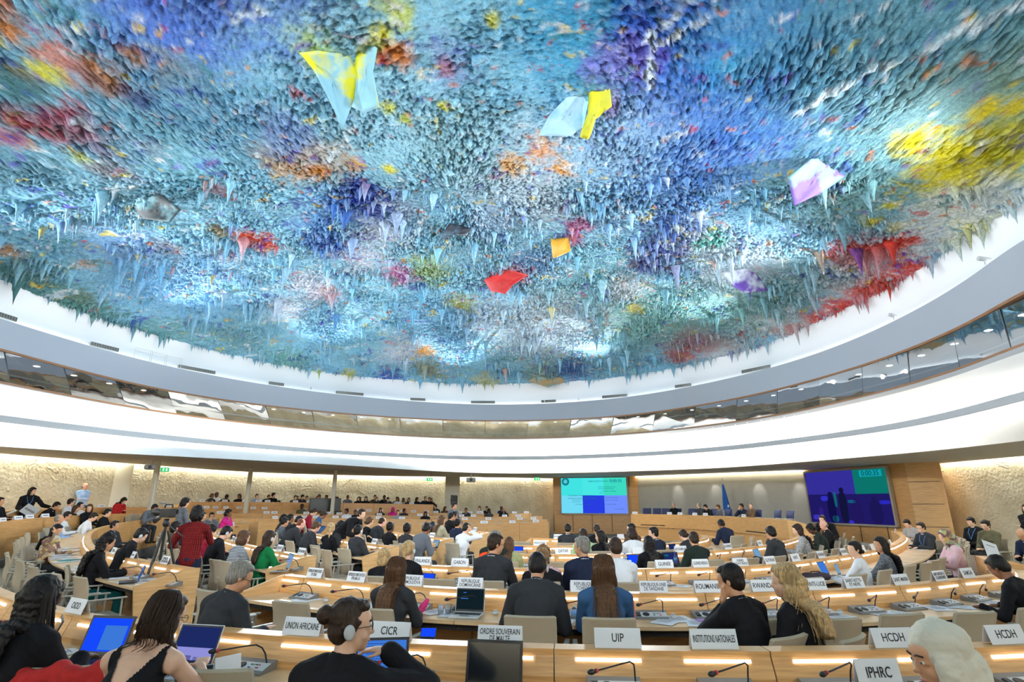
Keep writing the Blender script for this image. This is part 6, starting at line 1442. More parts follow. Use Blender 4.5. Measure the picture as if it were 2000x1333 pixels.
# dim lamps and pale desks inside the booths
mb = MB()
for i in range(70):
    t = 2*math.pi*i/70; x, y = P2(RE, t, 1.0); mb.box((x, y, HZ['E']+.06), (.14, .14, .03))
mb.build('trim_booth_lamps', emis('booth lamp', (255, 250, 240), 5))['kind'] = 'structure'
loft('trim_booth_counter', [(RD, HZ['D']+.45, .5), (RD, HZ['D']+.45, 1.1), (RD, HZ['D']+.40, 1.1), (RD, HZ['D']+.40, .5)], mat('booth counter', (150, 150, 145), .6), closed=True)
mb = MB()
for i in range(150):
    t = 2*math.pi*(i+random.uniform(-.2, .2))/150; x, y = P2(RC, t, -.03)
    if y < 20: continue
    mb.box((x, y, HZ['C']+.035), (.022, .022, .02))
mb.build('trim_pin_lights', emis('pin light', (240, 246, 255), 12))['kind'] = 'structure'
for i, (px, py, wpx) in enumerate([(12, 618, 30), (205, 678, 42), (385, 722, 60), (540, 751, 26), (683, 771, 50), (816, 780, 28), (943, 785, 46), (1071, 782, 28), (1200, 772, 48), (1334, 754, 30), (1476, 722, 54)]):
    c, t = plan_on(RF, px, py, .12); z = HZ['F']+.16; dist = c.length; w_ = wpx*dist*1.02/FPX; v = Vector((CX-c.x, CY-c.y, 0)).normalized()
    c, t = plan_on(mix(RF, RG, .12), px, py, .12); r = empty('air_vent', (c.x, c.y, z), label='grey slotted air vent on white dome rim, %s from the left' % ORD[i], cat='vent', group='air vents on the dome rim'); face(r, -v)
    MB().box((0, 0, 0), (w_, .06, .14)).build('vent_frame', mat('vent grey', (120, 122, 118), .6), r)
    mb = MB(); [mb.box((-w_/2+.03+k*(w_-.06)/max(1, int(w_/.09)), -.035, 0), (.02, .02, .11)) for k in range(int(w_/.09)+1)]; mb.build('slats', mat('vent dark', (84, 86, 84), .6), r)
for i, (px, py) in enumerate([(1745, 620), (1925, 518), (1063, 783), (1130, 776), (608, 757)]):
    c, t = plan_on(RF, px, py, -.02); v = Vector((CX-c.x, CY-c.y, 0)).normalized(); r = empty('rim_spotlight', (c.x, c.y, HZ['F']+.13), label='small cylindrical spotlight on the gallery rim, %s from the right' % ORD[[1, 0, 3, 2, 4][i]], cat='spotlight', group='rim spotlights'); face(r, v)
    sc = 1 if i < 2 else .6; MB().lathe((0, -.12*sc, 0), [(.05*sc, 0), (.055*sc, .2*sc), (.06*sc, .24*sc), (.045*sc, .25*sc)], 14, axis=(0, 1, .25)).build('lamp_body', M_LGREY, r); MB().lathe((0, .115*sc, .06*sc), [(.045*sc, 0), (.04*sc, .004)], 14, axis=(0, 1, .25)).build('lamp_lens', M_BLACK, r); MB().tube([(0, 0, -.11), (0, 0, 0)], .012, 6).build('bracket', M_LGREY, r)
for i, px in enumerate((279, 309, 340)):
    c, t = plan_on(RF, px, 700, -.02); v = Vector((CX-c.x, CY-c.y, 0)).normalized(); r = empty('safety_rail', (c.x, c.y, HZ['F']), label='thin white wire rail panel on the gallery rim, %s of three' % ORD[i], cat='rail', group='wire rail panels'); face(r, -v)
    w_ = 27*c.length/FPX; mb = MB(); mb.tube([(-w_/2, 0, 0), (-w_/2, 0, .42), (w_/2, 0, .42), (w_/2, 0, 0)], .011, 5); mb.build('rail_frame', M_LGREY, r)
    mb = MB(); [mb.tube([(-w_/2+w_*k/8, 0, 0), (-w_/2+w_*k/8, 0, .42)], .004, 4) for k in range(1, 8)]; mb.build('rail_wires', M_LGREY, r)
# ------------------------------------------------------------------ sheets of plaster hanging from the dome (generic folded pieces)
def sheet(px, py, pts, rgb, rgb2, label, dep=.35, curl=.25, seed=1):
    c = on_dome(px, py); c.z -= dep; dist = (c-cam.location).length; k = dist/FPX
    n = len(pts); cen = Vector((sum(p[0] for p in pts)/n, sum(p[1] for p in pts)/n)); R_ = random.Random(seed)
    view = (c-cam.location).normalized(); rx = Vector((1, 0, 0)); ru = rx.cross(view).normalized()*1.0; ru = (ru+Vector((0, 0, .25))).normalized()
    bm = bmesh.new(); rings = 7; vv = []
    for j in range(rings+1):
        f = j/rings; row_ = []
        for i in range(n*4):
            a0 = pts[i//4]; a1 = pts[(i//4+1) % n]; t = (i % 4)/4; x = a0[0]*(1-t)+a1[0]*t-cen.x; y = a0[1]*(1-t)+a1[1]*t-cen.y; x *= f; y *= f
            bend = curl*math.sin((x+cen.x)*.05+seed)*40*f*f+R_.uniform(-1, 1)*1.2
            row_.append(bm.verts.new(rx*x*k-ru*y*k+view*(-bend*k)))
            if j == 0: break
        vv.append(row_)
    for j in range(rings):
        m_ = n*4
        for i in range(m_):
            if j == 0: bm.faces.new((vv[0][0], vv[1][i], vv[1][(i+1) % m_]))
            else: bm.faces.new((vv[j][i], vv[j+1][i], vv[j+1][(i+1) % m_], vv[j][(i+1) % m_]))
    me = bpy.data.meshes.new('plaster_sheet'); bm.to_mesh(me); bm.free(); o = bpy.data.objects.new('plaster_sheet', me); COL.objects.link(o); o.location = c
    so = o.modifiers.new('s', 'SOLIDIFY'); so.thickness = .03; me.polygons.foreach_set('use_smooth', [True]*len(me.polygons))
    m = bpy.data.materials.new('sheet'); m.use_nodes = True; nt = m.node_tree; b = nt.nodes['Principled BSDF']; tc = nt.nodes.new('ShaderNodeTexCoord'); nn = nt.nodes.new('ShaderNodeTexNoise'); nn.inputs['Scale'].default_value = 1.6+dist*.0; nn.inputs['Detail'].default_value = 5; rr = nt.nodes.new('ShaderNodeValToRGB')
    rr.color_ramp.elements[0].position = .44; rr.color_ramp.elements[0].color = tuple(q*.8 for q in lin(rgb)[:3])+(1,); rr.color_ramp.elements[1].position = .56; rr.color_ramp.elements[1].color = tuple(q*.75 for q in lin(rgb2)[:3])+(1,); nt.links.new(tc.outputs['Object'], nn.inputs['Vector']); nt.links.new(nn.outputs['Fac'], rr.inputs[0]); nt.links.new(rr.outputs[0], b.inputs['Base Color']); b.inputs['Roughness'].default_value = .7; me.materials.append(m)
    tag(o, label, 'plaster sheet')
sheet(655, 115, [(608, 75), (640, 72), (690, 78), (702, 105), (690, 150), (668, 195), (652, 150), (628, 100)], (222, 218, 20), (140, 195, 215), 'largest yellow and pale blue folded plaster sheet hanging from the dome', .5, .35, 1)
sheet(718, 120, [(700, 100), (722, 40), (745, 60), (735, 95), (742, 150), (715, 160), (694, 150)], (216, 214, 30), (150, 205, 222), 'yellow-edged blue plaster sheet right beside the largest sheet', .45, .4, 2)
sheet(1105, 200, [(1110, 165), (1150, 160), (1140, 215), (1120, 230), (1062, 230), (1080, 195)], (130, 190, 225), (176, 216, 238), 'pale blue plaster sheet left of the yellow strip on dome', .4, .3, 3)
sheet(1160, 190, [(1150, 145), (1185, 150), (1190, 180), (1160, 200), (1150, 235), (1135, 232), (1150, 190)], (232, 222, 20), (216, 214, 60), 'bright yellow plaster strip hanging from the upper dome', .4, .3, 4)
sheet(1585, 320, [(1545, 320), (1580, 290), (1610, 288), (1638, 318), (1600, 345), (1560, 365)], (130, 180, 190), (120, 90, 180), 'pale teal plaster sheet with purple edge, right part of dome', .4, .3, 5)
sheet(1450, 530, [(1395, 520), (1450, 510), (1480, 552), (1440, 556), (1418, 545)], (196, 206, 218), (104, 70, 170), 'white plaster sheet with violet flap, lower right of dome', .4, .3, 6)
sheet(1095, 463, [(1078, 448), (1112, 446), (1116, 470), (1082, 484)], (240, 172, 40), (236, 186, 90), 'small orange plaster sheet near the middle of dome', .35, .3, 7)
sheet(985, 535, [(945, 535), (985, 512), (1030, 525), (1000, 545), (985, 562), (958, 556)], (212, 40, 40), (206, 56, 56), 'red plaster sheet low in the middle of dome', .35, .4, 8)
sheet(890, 435, [(865, 455), (885, 420), (930, 430), (915, 440), (890, 440)], (40, 44, 56), (84, 110, 130), 'black curled plaster sheet left of the middle of dome', .35, .3, 9)
sheet(310, 385, [(262, 365), (320, 362), (350, 385), (330, 405), (290, 400)], (96, 140, 150), (40, 50, 54), 'dark grey plaster sheet on the left part of dome', .35, .3, 10)
sheet(1070, 738, [(1020, 742), (1045, 728), (1085, 730), (1092, 745), (1060, 755)], (170, 190, 180), (214, 180, 130), 'pale rocky plaster lump at the lower edge of dome', .12, .3, 11)
# ------------------------------------------------------------------ laptops, bottles, papers and other things on the desks
SCR = {'blue': emis('scr blue', (60, 120, 215), 1.0), 'bright': emis('scr bright', (20, 70, 240), 1.1), 'dark': mat('scr off', (24, 28, 34), .12), 'doc': emis('scr doc', (120, 165, 205), .9), 'navy': emis('scr navy', (34, 48, 110), .8), 'term': emis('scr term', (20, 36, 44), .8)}
def laptop(p, v, w, h, tilt, body, scr, label, turn=0, win=None, lid=None):
    r = empty('laptop', p); face(r, v); r.rotation_euler.z += turn; tag(r, label, 'laptop', None)
    bm_ = {'black': M_BLACK, 'silver': M_SILV, 'white': M_LGREY}[body]
    MB().box((0, -h*.55, .009), (w, h*1.05, .018), bev=.004).build('base', bm_, r)
    k = MB()
    for i in range(5):
        for j in range(12): k.box((-w*.42+w*.84*j/11, -h*.25-h*.085*i, .0195), (w*.055, h*.06, .003))
    k.build('keyboard', M_BLACK, r); MB().box((0, -h*.88, .019), (w*.3, h*.2, .002)).build('touchpad', M_GREYP, r)
    R_ = Matrix.Rotation(-math.radians(tilt), 3, 'X'); o = Vector((0, 0, .018))
    MB().box(o+R_ @ Vector((0, 0, h/2)), (w, .008, h), rot=R_, bev=.003).build('lid', bm_, r)
    MB().box(o+R_ @ Vector((0, -.0046, h*.5)), (w*.965, .001, h*.95), rot=R_).build('bezel', M_BLACK, r)
    s = MB().box(o+R_ @ Vector((0, -.0055, h*.52)), (w*.90, .001, h*.82), rot=R_).build('screen', SCR[scr], r)
    if win:
        for (x, z, ww, hh, m) in win: MB().box(o+R_ @ Vector((x*w, -.0065, z*h)), (ww*w, .001, hh*h), rot=R_).build('screen_window', m, s)
    return r
def onrow(rk, px, u, z=.753):
    row = ROWS[rk]; d = row.hit(px, 1180, u); n = row.nrm(d); return row.pt(d, u, z), Vector((-n.x, -n.y, 0))
lite = emis('scr lite', (150, 150, 225), .9); txt = emis('scr txt', (30, 70, 130), .7); teal = emis('scr teal', (20, 110, 130), .8)
lines = [(-.1, .85-.06*k, .5-.1*(k % 3), .012, txt) for k in range(10)]
p, v = onrow('N1', 748, .24); laptop(p, v, .33, .23, 14, 'black', 'blue', 'black laptop with blue document screen before the person with the bun', .30, lines)
p, v = onrow('N1', 962, .26); laptop(p, v, .345, .245, 12, 'black', 'dark', 'black laptop with blank dark screen below the ORDRE SOUVERAIN plate', -.03)
p, v = onrow('N1', 218, .30); laptop(p, v, .36, .26, 18, 'black', 'bright', 'black laptop with bright blue screen between the two leftmost persons', .2, [(.15, .45, .5, .6, SCR['blue'])])
p, v = onrow('N1', 382, .28); laptop(p, v, .34, .25, 20, 'silver', 'navy', 'silver laptop with dark blue and lilac screen, near the phone', .1, [(0, .28, .84, .30, lite), (-.12, .17, .2, .13, SCR['navy']), (.1, .16, .12, .1, SCR['navy'])])
p, v = onrow('N1', 108, .36); laptop(p, v, .34, .23, 20, 'black', 'dark', 'black laptop with grey screen before the braided person', -.45)
p, v = onrow('N2', 915, .32); laptop(p, v, .30, .22, 12, 'white', 'term', 'white laptop with black screen below the DOMINICAINE plate', .05, [(-.2, .8, .1, .03, SCR['blue']), (-.2, .55, .25, .03, SCR['blue'])])
for a in [('L2', 262, .42, .32, .2, 18, 'black', 'blue', 'black laptop with blue screen before the curly-haired typist', -.3, [(0, .45, .4, .5, SCR['navy'])]), ('L3', 577, .40, .36, .24, 18, 'silver', 'doc', 'silver laptop with pale document screen beside the green top', -.2, [(-.15, .3, .3, .3, M_BLACK), (.1, .6, .2, .4, lite)]),
          ('L4', 700, .40, .33, .22, 20, 'black', 'blue', 'dark blue laptop in the left block near the white flask', -.5), ('L5', 856, .42, .26, .17, 18, 'black', 'doc', 'small tablet computer with light blue screen at the aisle end', 0), ('N4', 1246, .35, .26, .19, 12, 'black', 'bright', 'laptop with vivid blue screen before long black hair', 0),
          ('N4', 1318, .38, .34, .22, 18, 'black', 'navy', 'open black laptop with dark blue screen, unattended', .1, [(-.25, .75, .25, .15, teal)]), ('N3', 1622, .40, .28, .20, 20, 'white', 'blue', 'white tablet computer with blue screen beside a dark bag', .1), ('N3', 1648, .5, .10, .16, 15, 'white', 'doc', 'phone-sized white tablet held up before the white top', 0), ('N4', 1493, .36, .26, .18, 20, 'silver', 'doc', 'silver laptop lid below the SUEDE plate', 0),
          ('N6', 1152, .35, .28, .2, 15, 'black', 'blue', 'laptop with blue screen between two innermost row delegates', 0), ('N5', 1012, .35, .22, .18, 15, 'black', 'bright', 'slim device with bright blue screen near the olive jacket', 0), ('N3', 835, .4, .2, .12, 30, 'black', 'bright', 'small tablet with glowing blue screen near the FINLANDE plate', 0), ('N5', 1326, .36, .22, .19, 18, 'black', 'navy', 'dark blue laptop in the fifth row near the table mic', 0), ('N6', 1216, .33, .26, .2, 20, 'silver', 'navy', 'grey laptop in the innermost row at right', .3)]:
    p, v = onrow(a[0], a[1], a[2]); laptop(p, v, *a[3:10], *(a[10:] if len(a) > 10 else []))
q = at(835, 1252, .80); laptop(q, Vector((.1, 1, 0)), .125, .075, 32, 'black', 'bright', 'small glowing tablet on the chair beside the very long brown hair')
# papers
pc = 0
def paper(p, ang, lb=None, m=M_PAPER, w=.21, h=.297, nm='paper_sheet', cat='paper', t=.0012, tex=True):
    r = empty(nm, p); r.rotation_euler = (0, 0, ang); mb = MB(); n = 4; vs = []
    for i in range(n+1):
        y = -h/2+h*i/n; z = t+.003*math.sin(i*1.3+p.x*9)**2
        vs += [(-w/2, y, z), (w/2, y, z+.001), (-w/2, y, 0), (w/2, y, 0)]
    fs = []
    for i in range(n): a = i*4; b = a+4; fs += [(a, a+1, b+1, b), (a+2, b+2, b+3, a+3), (a, b, b+2, a+2), (a+1, a+3, b+3, b+1)]
    fs += [(0, 2, 3, 1), (n*4, n*4+1, n*4+3, n*4+2)]; mb.add(vs, fs); mb.build('sheet', m, r)
    if tex:
        mb = MB(); [mb.box((-.01, h*.4-h*.08*k, t+.0045), (w*(.7-.12*(k % 3)), .006, .0004)) for k in range(1, 9)]; mb.build('printed_lines', mat('print grey', (150, 152, 160), .7), r)
    tag(r, lb, cat, None); return r
PAP = []
random.seed(21)
def scatter(rk, pxs, u0=.30, u1=.55):
    for px in pxs:
        p, v = onrow(rk, px, random.uniform(u0, u1), .753+random.uniform(.0005, .004)); PAP.append((rk, px, paper(p, math.atan2(v.y, v.x)-math.pi/2+random.gauss(0, .35))))
scatter('N1', [130, 330, 400, 620, 660, 800]); scatter('N2', [575, 600, 730, 780, 850, 880, 1010, 1095, 1160, 1300, 1330, 1362, 1470, 1530, 1560, 1640, 1730, 1760, 1830, 1870, 1930, 1960])
scatter('N3', [850, 885, 930, 1010, 1100, 1180, 1240, 1285, 1330, 1380, 1430, 1470, 1530, 1560, 1600, 1700, 1720, 1745, 1765]); scatter('N4', [1010, 1040, 1110, 1160, 1220, 1350, 1385, 1430, 1470, 1510]); scatter('N5', [1000, 1030, 1090, 1130, 1200, 1260, 1300, 1340])
def scat_d(rk, a, b, n):
    row = ROWS[rk]
    for i in range(n):
        d = random.uniform(a, b)*row.len; u = random.uniform(.22, .56); nn = row.nrm(d); PAP.append((rk, d, paper(row.pt(d, u, .753+random.uniform(.0005, .006)), math.atan2(-nn.y, -nn.x)-math.pi/2+random.gauss(0, .4))))
scat_d('L2', .02, .5, 34); scat_d('N3', .70, .98, 26); scat_d('L3', 0, .6, 12); scat_d('L4', 0, 1, 8); scat_d('L5', 0, 1, 6)
byrow = {}
for q in PAP: byrow.setdefault(q[0], []).append(q)
for rk, L in byrow.items():
    L.sort(key=lambda q: q[2].location.x/q[2].location.y)
    for i, q in enumerate(L): tag(q[2], 'white printed sheet on the desk, %s from the left, %s' % (ORD[i], SHORT[rk]), None, 'papers on '+ROWNAME[rk])
p, v = onrow('N2', 1392, .50, .757); paper(p, .25, 'purple folder on the desk before the ROUMANIE plate', mat('folder purple', (170, 130, 200), .5), .24, .32, 'document_folder', 'folder', .006, False)
p2 = p+Vector((-.02, .02, .012)); r = empty('calculator', p2, label='small grey device lying on the purple folder', cat='device'); r.rotation_euler.z = .3; MB().box((0, 0, 0), (.10, .07, .012), bev=.003).build('housing', M_GREYP, r); MB().box((0, .012, .0065), (.08, .025, .001)).build('display', M_BLACK, r)
row = ROWS['L2']; paper(row.pt(row.len*.33, .4, .762), .2, 'teal folder on the left curved desk among loose papers', mat('folder teal', (20, 130, 120), .5), .24, .32, 'document_folder', 'folder', .008, False)
# the IPHRC card and open brochure in the nearest row
p, v = onrow('N1', 1692, .17); r = empty('name_plate', p, label='curved white card reading IPHRC standing on the nearest desk', cat='name plate'); face(r, v); plate_body(.27, .165, r, .035)
text_mesh('lettering', 'IPHRC', .08, M_INK, r, (0, -.019, .095), (math.pi/2-.197, 0, 0), width=.16, xs=.7)
p, v = onrow('N1', 1735, .50, .757); b_ = paper(p, -.25, 'open white brochure with a green picture below the IPHRC card', M_PAPER, .30, .22, 'brochure', 'brochure'); MB().box((-.04, -.05, .008), (.1, .05, .001)).build('picture', mat('pic green', (150, 190, 70), .6), b_)
p, v = onrow('N1', 1762, .36, .757); b_ = paper(p, .5, 'magazine with a dark photo cover beside the white headscarf', mat('mag', (150, 110, 100), .4), .18, .24, 'magazine', 'magazine', tex=False); MB().box((0, .05, .006), (.14, .08, .001)).build('cover_picture', mat('pic dark', (90, 60, 60), .5), b_)
# bottles, flasks, cups
def bottle(p, h, rad, m, cap_m, label, nm='water_bottle'):
    r = empty(nm, p, label=label, cat='bottle'); MB().lathe((0, 0, 0), [(rad*.9, 0), (rad, .01), (rad, h*.3), (rad*.93, h*.33), (rad, h*.37), (rad, h*.66), (rad*.8, h*.78), (rad*.38, h*.88), (rad*.36, h*.93)], 18).build('bottle_body', m, r, True)
    MB().lathe((0, 0, h*.92), [(rad*.42, 0), (rad*.42, h*.08), (rad*.3, h*.085)], 14).build('cap', cap_m, r, True)
    if m.name.startswith('clear'): MB().lathe((0, 0, h*.38), [(rad*1.01, 0), (rad*1.01, h*.26)], 18).build('wrapper', mat('wrapper', (120, 170, 220), .5), r, True)
    return r
MCL = bpy.data.materials.new('clear plastic'); MCL.use_nodes = True; b = MCL.node_tree.nodes['Principled BSDF']; b.inputs['Transmission Weight'].default_value = .9; b.inputs['Roughness'].default_value = .08; b.inputs['Base Color'].default_value = (.9, .95, 1, 1); b.inputs['IOR'].default_value = 1.2
bc = mat('cap blue', (60, 110, 200), .4)
p, v = onrow('N2', 1228, .42); bottle(p, .24, .037, mat('flask orange', (226, 58, 36), .35), M_BLACK, 'orange-red flask with black cap beside the blue sweater', 'flask')
p, v = onrow('N4', 1228, .45); bottle(p, .24, .034, MCL, bc, 'clear water bottle with blue cap left of the vivid blue laptop')
p, v = onrow('N4', 1328, .40); bottle(p, .22, .032, MCL, bc, 'clear water bottle behind the unattended dark laptop')
p, v = onrow('L4', 672, .45); bottle(p, .26, .035, mat('flask white', (226, 230, 234), .35), M_LGREY, 'white flask beside the blonde ponytail in the left block', 'flask')
p, v = onrow('L6', 880, .4); bottle(p, .24, .034, MCL, bc, 'clear water bottle before the men in the innermost left block')
p, v = onrow('N2', 1125, .40); bottle(p, .12, .035, MCL, M_LGREY, 'small clear bottle beside the tall laptop near the TCHEQUE plate')
for k, (rk, px, u, lb) in enumerate([('N2', 862, .42, 'clear plastic cup left of the white laptop'), ('N2', 874, .36, 'second clear plastic cup touching the first near white laptop')]):
    p, v = onrow(rk, px, u); r = empty('plastic_cup', p, label=lb, cat='cup'); MB().lathe((0, 0, 0), [(.024, 0), (.034, .085), (.036, .088), (.032, .085), (.022, .004)], 16).build('cup_wall', MCL, r, True); MB().lathe((0, 0, .003), [(.023, 0), (.027, .03)], 14).build('water', MCL, r, True)
# pencil cases, tent card, mouse, phone
p, v = onrow('N1', 432, .36); r = empty('pencil_case', p+Vector((0, 0, .03)), label='black and silver pencil case right of the silver laptop', cat='pencil case'); r.rotation_euler.z = .25; MB().ell((0, 0, 0), (.115, .04, .032)).build('pouch', M_BLACK, r, True); MB().tube([(-.09, 0, .026), (0, 0, .034), (.09, 0, .026)], .004, 5).build('zipper', M_SILV, r); MB().ell((.05, -.01, .012), (.05, .034, .022)).build('silver_flap', M_SILV, r, True)
p, v = onrow('N1', 466, .40); r = empty('tent_card', p, label='blank-backed folded white card standing on the desk, seen edge on', cat='card'); face(r, v); r.rotation_euler.z += 1.15
plate_body(.16, .135, r, .035, 'card')
p, v = onrow('N2', 830, .40); r = empty('pencil_case', p+Vector((0, 0, .05)), label='magenta patterned pencil case beside the long brown hair', cat='pencil case'); r.rotation_euler = (0, -.9, .5); MB().ell((0, 0, 0), (.10, .035, .035)).build('pouch', mat('case pink', (206, 40, 110), .7, var=.6, scale=40), r, True); MB().tube([(-.08, 0, .03), (.08, 0, .03)], .004, 5).build('zipper', M_SILV, r)
p, v = onrow('N1', 124, .52); r = empty('computer_mouse', p, label='pale computer mouse beside the braided person', cat='mouse'); r.rotation_euler.z = .4; MB().ell((0, 0, .014), (.055, .032, .018)).build('shell', M_LGREY, r, True); MB().ell((.02, 0, .03), (.012, .004, .004)).build('wheel', M_BLACK, r, True)
p, v = onrow('N1', 338, .62); r = empty('mobile_phone', Vector((p.x, p.y-.02, .93)), label='white phone with blue screen held by the person in the V-back dress', cat='phone'); r.rotation_euler = (.9, 0, .3); MB().box((0, 0, 0), (.067, .137, .008), bev=.003).build('case', M_LGREY, r); MB().box((0, 0, .0045), (.060, .105, .0008)).build('screen', SCR['blue'], r)
# tangle of cables right of the black laptop
p, v = onrow('N1', 1060, .45, .757)
for k, (pts, lb) in enumerate([([(-.14, 0, .03), (-.05, .05, .06), (.05, .04, .05), (.12, -.02, .01), (.2, -.06, .003)], 'longer black cable looping right of the blank laptop'), ([(-.12, -.03, .003), (-.06, .0, .05), (0, -.01, .05), (.04, -.05, .01), (.1, -.09, .003)], 'shorter black cable looping under the longer one')]):
    mb = MB(); q = [Vector(x) for x in pts]; mb.tube(catmull(q, 6), .0045, 6); o = mb.build('cable', M_BLACK, None, True); o.location = p; tag(o, lb, 'cable')
r = empty('power_adapter', p+Vector((-.04, -.03, .017)), label='black power adapter among the cables right of the blank laptop', cat='adapter'); MB().box((0, 0, 0), (.1, .05, .032), bev=.006).build('brick', M_BLACK, r); MB().tube([(.05, 0, 0), (.1, .01, 0)], .004, 5).build('lead', M_BLACK, r)
p, v = onrow('N1', 893, .56, .753); r = empty('glasses_case', p, label='grey-violet peaked spectacle case left of the blank laptop', cat='case'); r.rotation_euler.z = .4; MB().prism([(-.035, 0), (.035, 0), (0, .07)], -.07, .07).build('shell', mat('case violet', (92, 84, 104), .6), r); MB().box((0, 0, .003), (.06, .15, .005)).build('base', M_BLACK, r)
# red jacket over a chair, and the two nearest chair backs
def near_chair(px, py, lb, ang=0):
    q = at(px, py, .93); return place_chair(Vector((q.x, q.y+.28, 0)), Vector((math.sin(ang), 1, 0)), lb, None)
near_chair(415, 1310, 'beige chair back at the bottom edge, right of the V-back dress')
near_chair(4, 1300, 'beige chair back at the lower left corner')
q = at(95, 1306, .93); c = place_chair(Vector((q.x, q.y+.28, 0)), Vector((-.2, 1, 0)), 'beige chair under the red garment at the bottom left', None)
mb = MB(); rr = Matrix.Rotation(.2, 3, 'Z')
for k in range(9):
    x = -.27+.54*k/8; mb.ell(rr @ Vector((x, -.28+.02*math.sin(k*2), .90+.02*math.sin(k*1.9))), (.055, .06, .05)); mb.ell(rr @ Vector((x, -.31, .74)), (.05, .04, .16))
o = bpy.data.objects.new('red_garment', remesh(mb, .012, 4, 'red_garment')); o.data.materials.append(mat('red cloth', (176, 30, 28), .85, bump=.3, bscale=20)); COL.objects.link(o); o.location = (q.x, q.y+.28, 0); tag(o, 'red garment draped over the chair at the bottom left', 'garment')
# bag and coats
def lump(p, rs, m, nm, lb, cat, handle=False):
    mb = MB(); R_ = random.Random(len(lb))
    for k in range(7): mb.ell(Vector((R_.uniform(-.5, .5)*rs[0], R_.uniform(-.4, .4)*rs[1], rs[2]*.5+R_.uniform(-.2, .2)*rs[2])), (rs[0]*.5, rs[1]*.5, rs[2]*.5))
    r = empty(nm, p, label=lb, cat=cat); me = remesh(mb, .015, 3, 'fabric'); me.materials.append(m); o = bpy.data.objects.new('fabric', me); COL.objects.link(o); o.parent = r
    if handle: MB().tube([(-.08, 0, rs[2]*.9), (-.06, 0, rs[2]*1.2), (.06, 0, rs[2]*1.2), (.08, 0, rs[2]*.9)], .008, 6).build('handle', m, r)
p, v = onrow('N3', 1600, .48); lump(p, (.22, .12, .09), mat('bag dark', (50, 42, 52), .8), 'handbag', 'dark purple bag lying on the desk left of white tablet', 'bag', True)
p, v = onrow('L5', 810, -.6, .05); lump(atz(838, 1032, 14.8)-Vector((0, 0, .15)), (.22, .14, .3), M_BLACK, 'backpack', 'black backpack on a chair before the grey-beige jacket', 'bag', True)
p, v = onrow('L3', 495, .4); lump(p, (.16, .1, .2), mat('bag blue', (36, 56, 170), .7), 'handbag', 'royal blue bag on the desk between the striped and green tops', 'bag', True)
# camera on its tripod
q = atz(328, 1003, 8.5); r = empty('video_camera', q, label='black video camera with small blue viewfinder screen on the tripod', cat='camera'); face(r, Vector((-.9, .45, 0)))
MB().box((0, 0, 0), (.11, .26, .13), bev=.012).build('camera_body', M_BLACK, r); MB().lathe((0, .13, .01), [(.05, 0), (.048, .1), (.06, .13), (.062, .2), (.045, .21)], 18, axis=(0, 1, 0)).build('lens', M_BLACK, r, True)
MB().tube([(0, -.1, .08), (0, -.08, .13), (0, .08, .13), (0, .1, .08)], .012, 6).build('handle', M_BLACK, r); MB().box((.09, -.06, .02), (.012, .1, .07)).build('viewfinder', M_BLACK, r); MB().box((.098, -.06, .02), (.003, .085, .055)).build('viewfinder_screen', SCR['doc'], r); MB().tube([(.0, .1, .15), (0, .24, .16)], .014, 8).build('shotgun_microphone', M_GREYP, r)
t_ = empty('tripod', (q.x, q.y, 0), label='black tripod with spread legs under the video camera', cat='tripod'); zt = q.z-.08
MB().lathe((0, 0, zt-.12), [(.035, 0), (.05, .04), (.04, .12)], 14).build('head', M_BLACK, t_, True); MB().tube([(0, 0, zt-.12), (0, 0, zt-.6)], .02, 8).build('centre_column', M_BLACK, t_); MB().tube([(0, 0, zt-.06), (.2, -.1, zt-.16), (.42, -.2, zt-.26)], .01, 6).build('pan_handle', M_BLACK, t_)
for k in range(3):
    an = .5+2.094*k; e_ = Vector((.48*math.cos(an), .48*math.sin(an), .01)); s_ = Vector((.04*math.cos(an), .04*math.sin(an), zt-.18)); mid = s_.lerp(e_, .5)
    MB().tube([s_, mid], .018, 7).tube([mid, e_], .012, 7).build('leg', M_BLACK, t_)
# newspapers of the standing figure at far left, paper in hand at the right edge
q = atz(22, 1003, 16.8); r = empty('rolled_newspaper', q, label='long white rolled paper in the outstretched hand at far left', cat='newspaper'); MB().tube([(-.42, -.1, -.22), (.12, .0, .08)], .03, 8).build('roll', M_PAPER, r); MB().tube([(-.2, -.06, -.10), (-.12, -.045, -.05)], .033, 8).build('band', M_GREYP, r)
q = atz(58, 998, 16.4); r = empty('folded_newspaper', q, label='folded newspapers held at the waist of the standing figure at left', cat='newspaper'); r.rotation_euler = (1.0, .5, .2); MB().box((0, 0, 0), (.4, .3, .02), bev=.004).build('pages', mat('newsprint', (176, 178, 180), .8), r); MB().box((0, 0, .011), (.3, .06, .001)).build('headline', M_GREYP, r)
q = atz(1940, 1083, 6.6); r = empty('paper_sheet', q, label='blank white sheet held up at the right edge', cat='paper'); r.rotation_euler = (1.2, .3, .2); MB().box((0, 0, 0), (.21, .297, .002)).build('sheet', M_PAPER, r); MB().box((0, .1, .0012), (.12, .01, .0004)).build('printed_lines', M_GREYP, r)
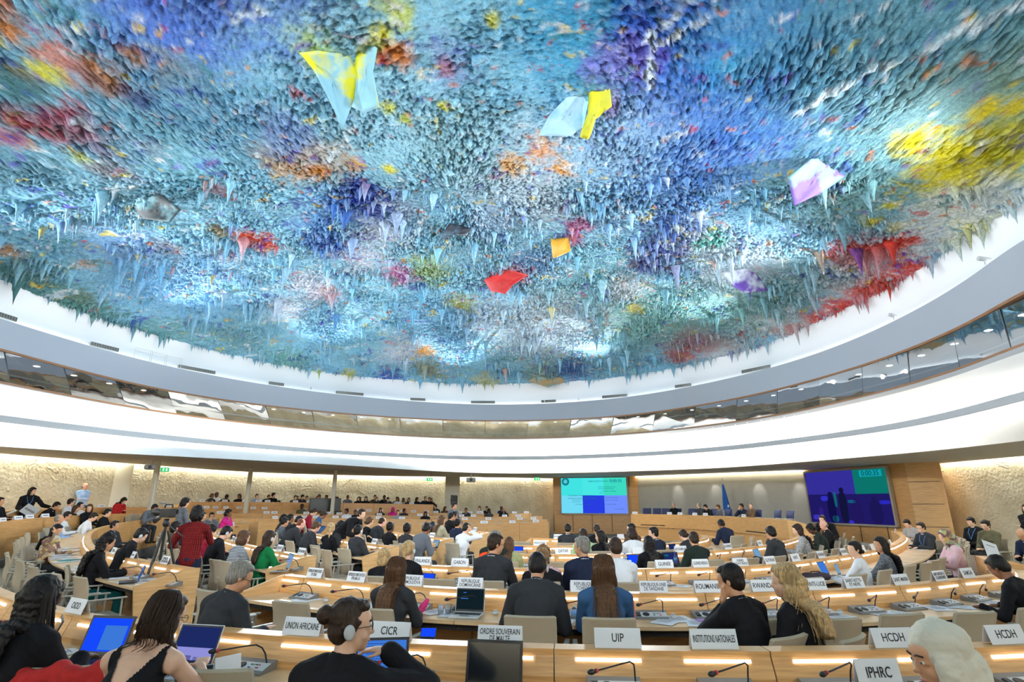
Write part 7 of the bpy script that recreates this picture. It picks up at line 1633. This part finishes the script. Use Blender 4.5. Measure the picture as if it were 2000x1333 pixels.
# ------------------------------------------------------------------ empty chairs along the rows
PS = {'N1': [12, 440, 1880], 'N2': [], 'N3': [], 'N4': [], 'N5': []}
OCC = [q[2] for q in PEOPLE]+[c for c in ALLCH]
def fill_row(rk, pitch, u=1.0, d0=0, d1=None, jit=.05, skip=()):
    row = ROWS[rk]; d = d0+pitch/2; d1 = d1 or row.len; k = 0
    while d < d1:
        q_ = row.pt(d, u, 0).xy
        if any((o_.location.xy-q_).length < .46 for o_ in OCC): d += pitch; k += 1; continue
        if all(abs(d-q) > pitch*.62 for q in SEATED.get(rk, [])) and k not in skip:
            v = row.nrm(d)*-1; v = Matrix.Rotation(random.gauss(0, jit), 3, 'Z') @ v.to_3d()
            place_chair(row.pt(d, u+random.uniform(-.05, .06), 0), v, None, 'chairs in '+ROWNAME[rk])['rk'] = rk
        d += pitch; k += 1
for rk, pt in (('N1', .66), ('N2', .585), ('N3', .56), ('N4', .56), ('N5', .56), ('N6', .6), ('L2', .62), ('L3', .6), ('L4', .6), ('L5', .6), ('L6', .6), ('T5', .72), ('T4', .72), ('T3', .75), ('T2', .78)):
    if rk == 'N1': continue
    fill_row(rk, pt)
for rk in list(ROWS)+['free']:
    L = [c for c in ALLCH if c.get('rk') == rk]; L.sort(key=lambda c: c.location.x/max(.5, c.location.y))
    for i, c in enumerate(L): c['label'] = 'beige conference chair, %s from the left in %s' % (ORD[i], ROWNAME.get(rk, 'the side seats')); del c['rk']; c['group'] = 'chairs in '+ROWNAME.get(rk, 'the side seats')
if CHAIR.get('label') is None: CHAIR['label'] = 'beige conference chair'
for rk in list(ROWS)+['']:
    L = sorted([q for q in PEOPLE if q[0] == rk and not q[4]], key=lambda q: q[1])
    for i, q in enumerate(L):
        tail = '%s from left, %s' % (ORD[i], SHORT[rk]); a, b = q[3].rsplit(', ', 1)
        t = q[3]+', '+tail
        if len(t.replace('-', ' ').split()) > 15: t = a+', '+tail
        if len(t.replace('-', ' ').split()) > 15: t = a.replace('dark brown', 'brown').replace(' patterned', '')+', '+'%s in %s' % (ORD[i], SHORT[rk])
        q[2]['label'] = t
for o in COL.objects:
    if o.name.startswith('microphone_unit') and len(o['label'].split()) > 15: o['label'] = o['label'].replace('grey microphone unit', 'microphone unit').replace(' on the ', ', ')
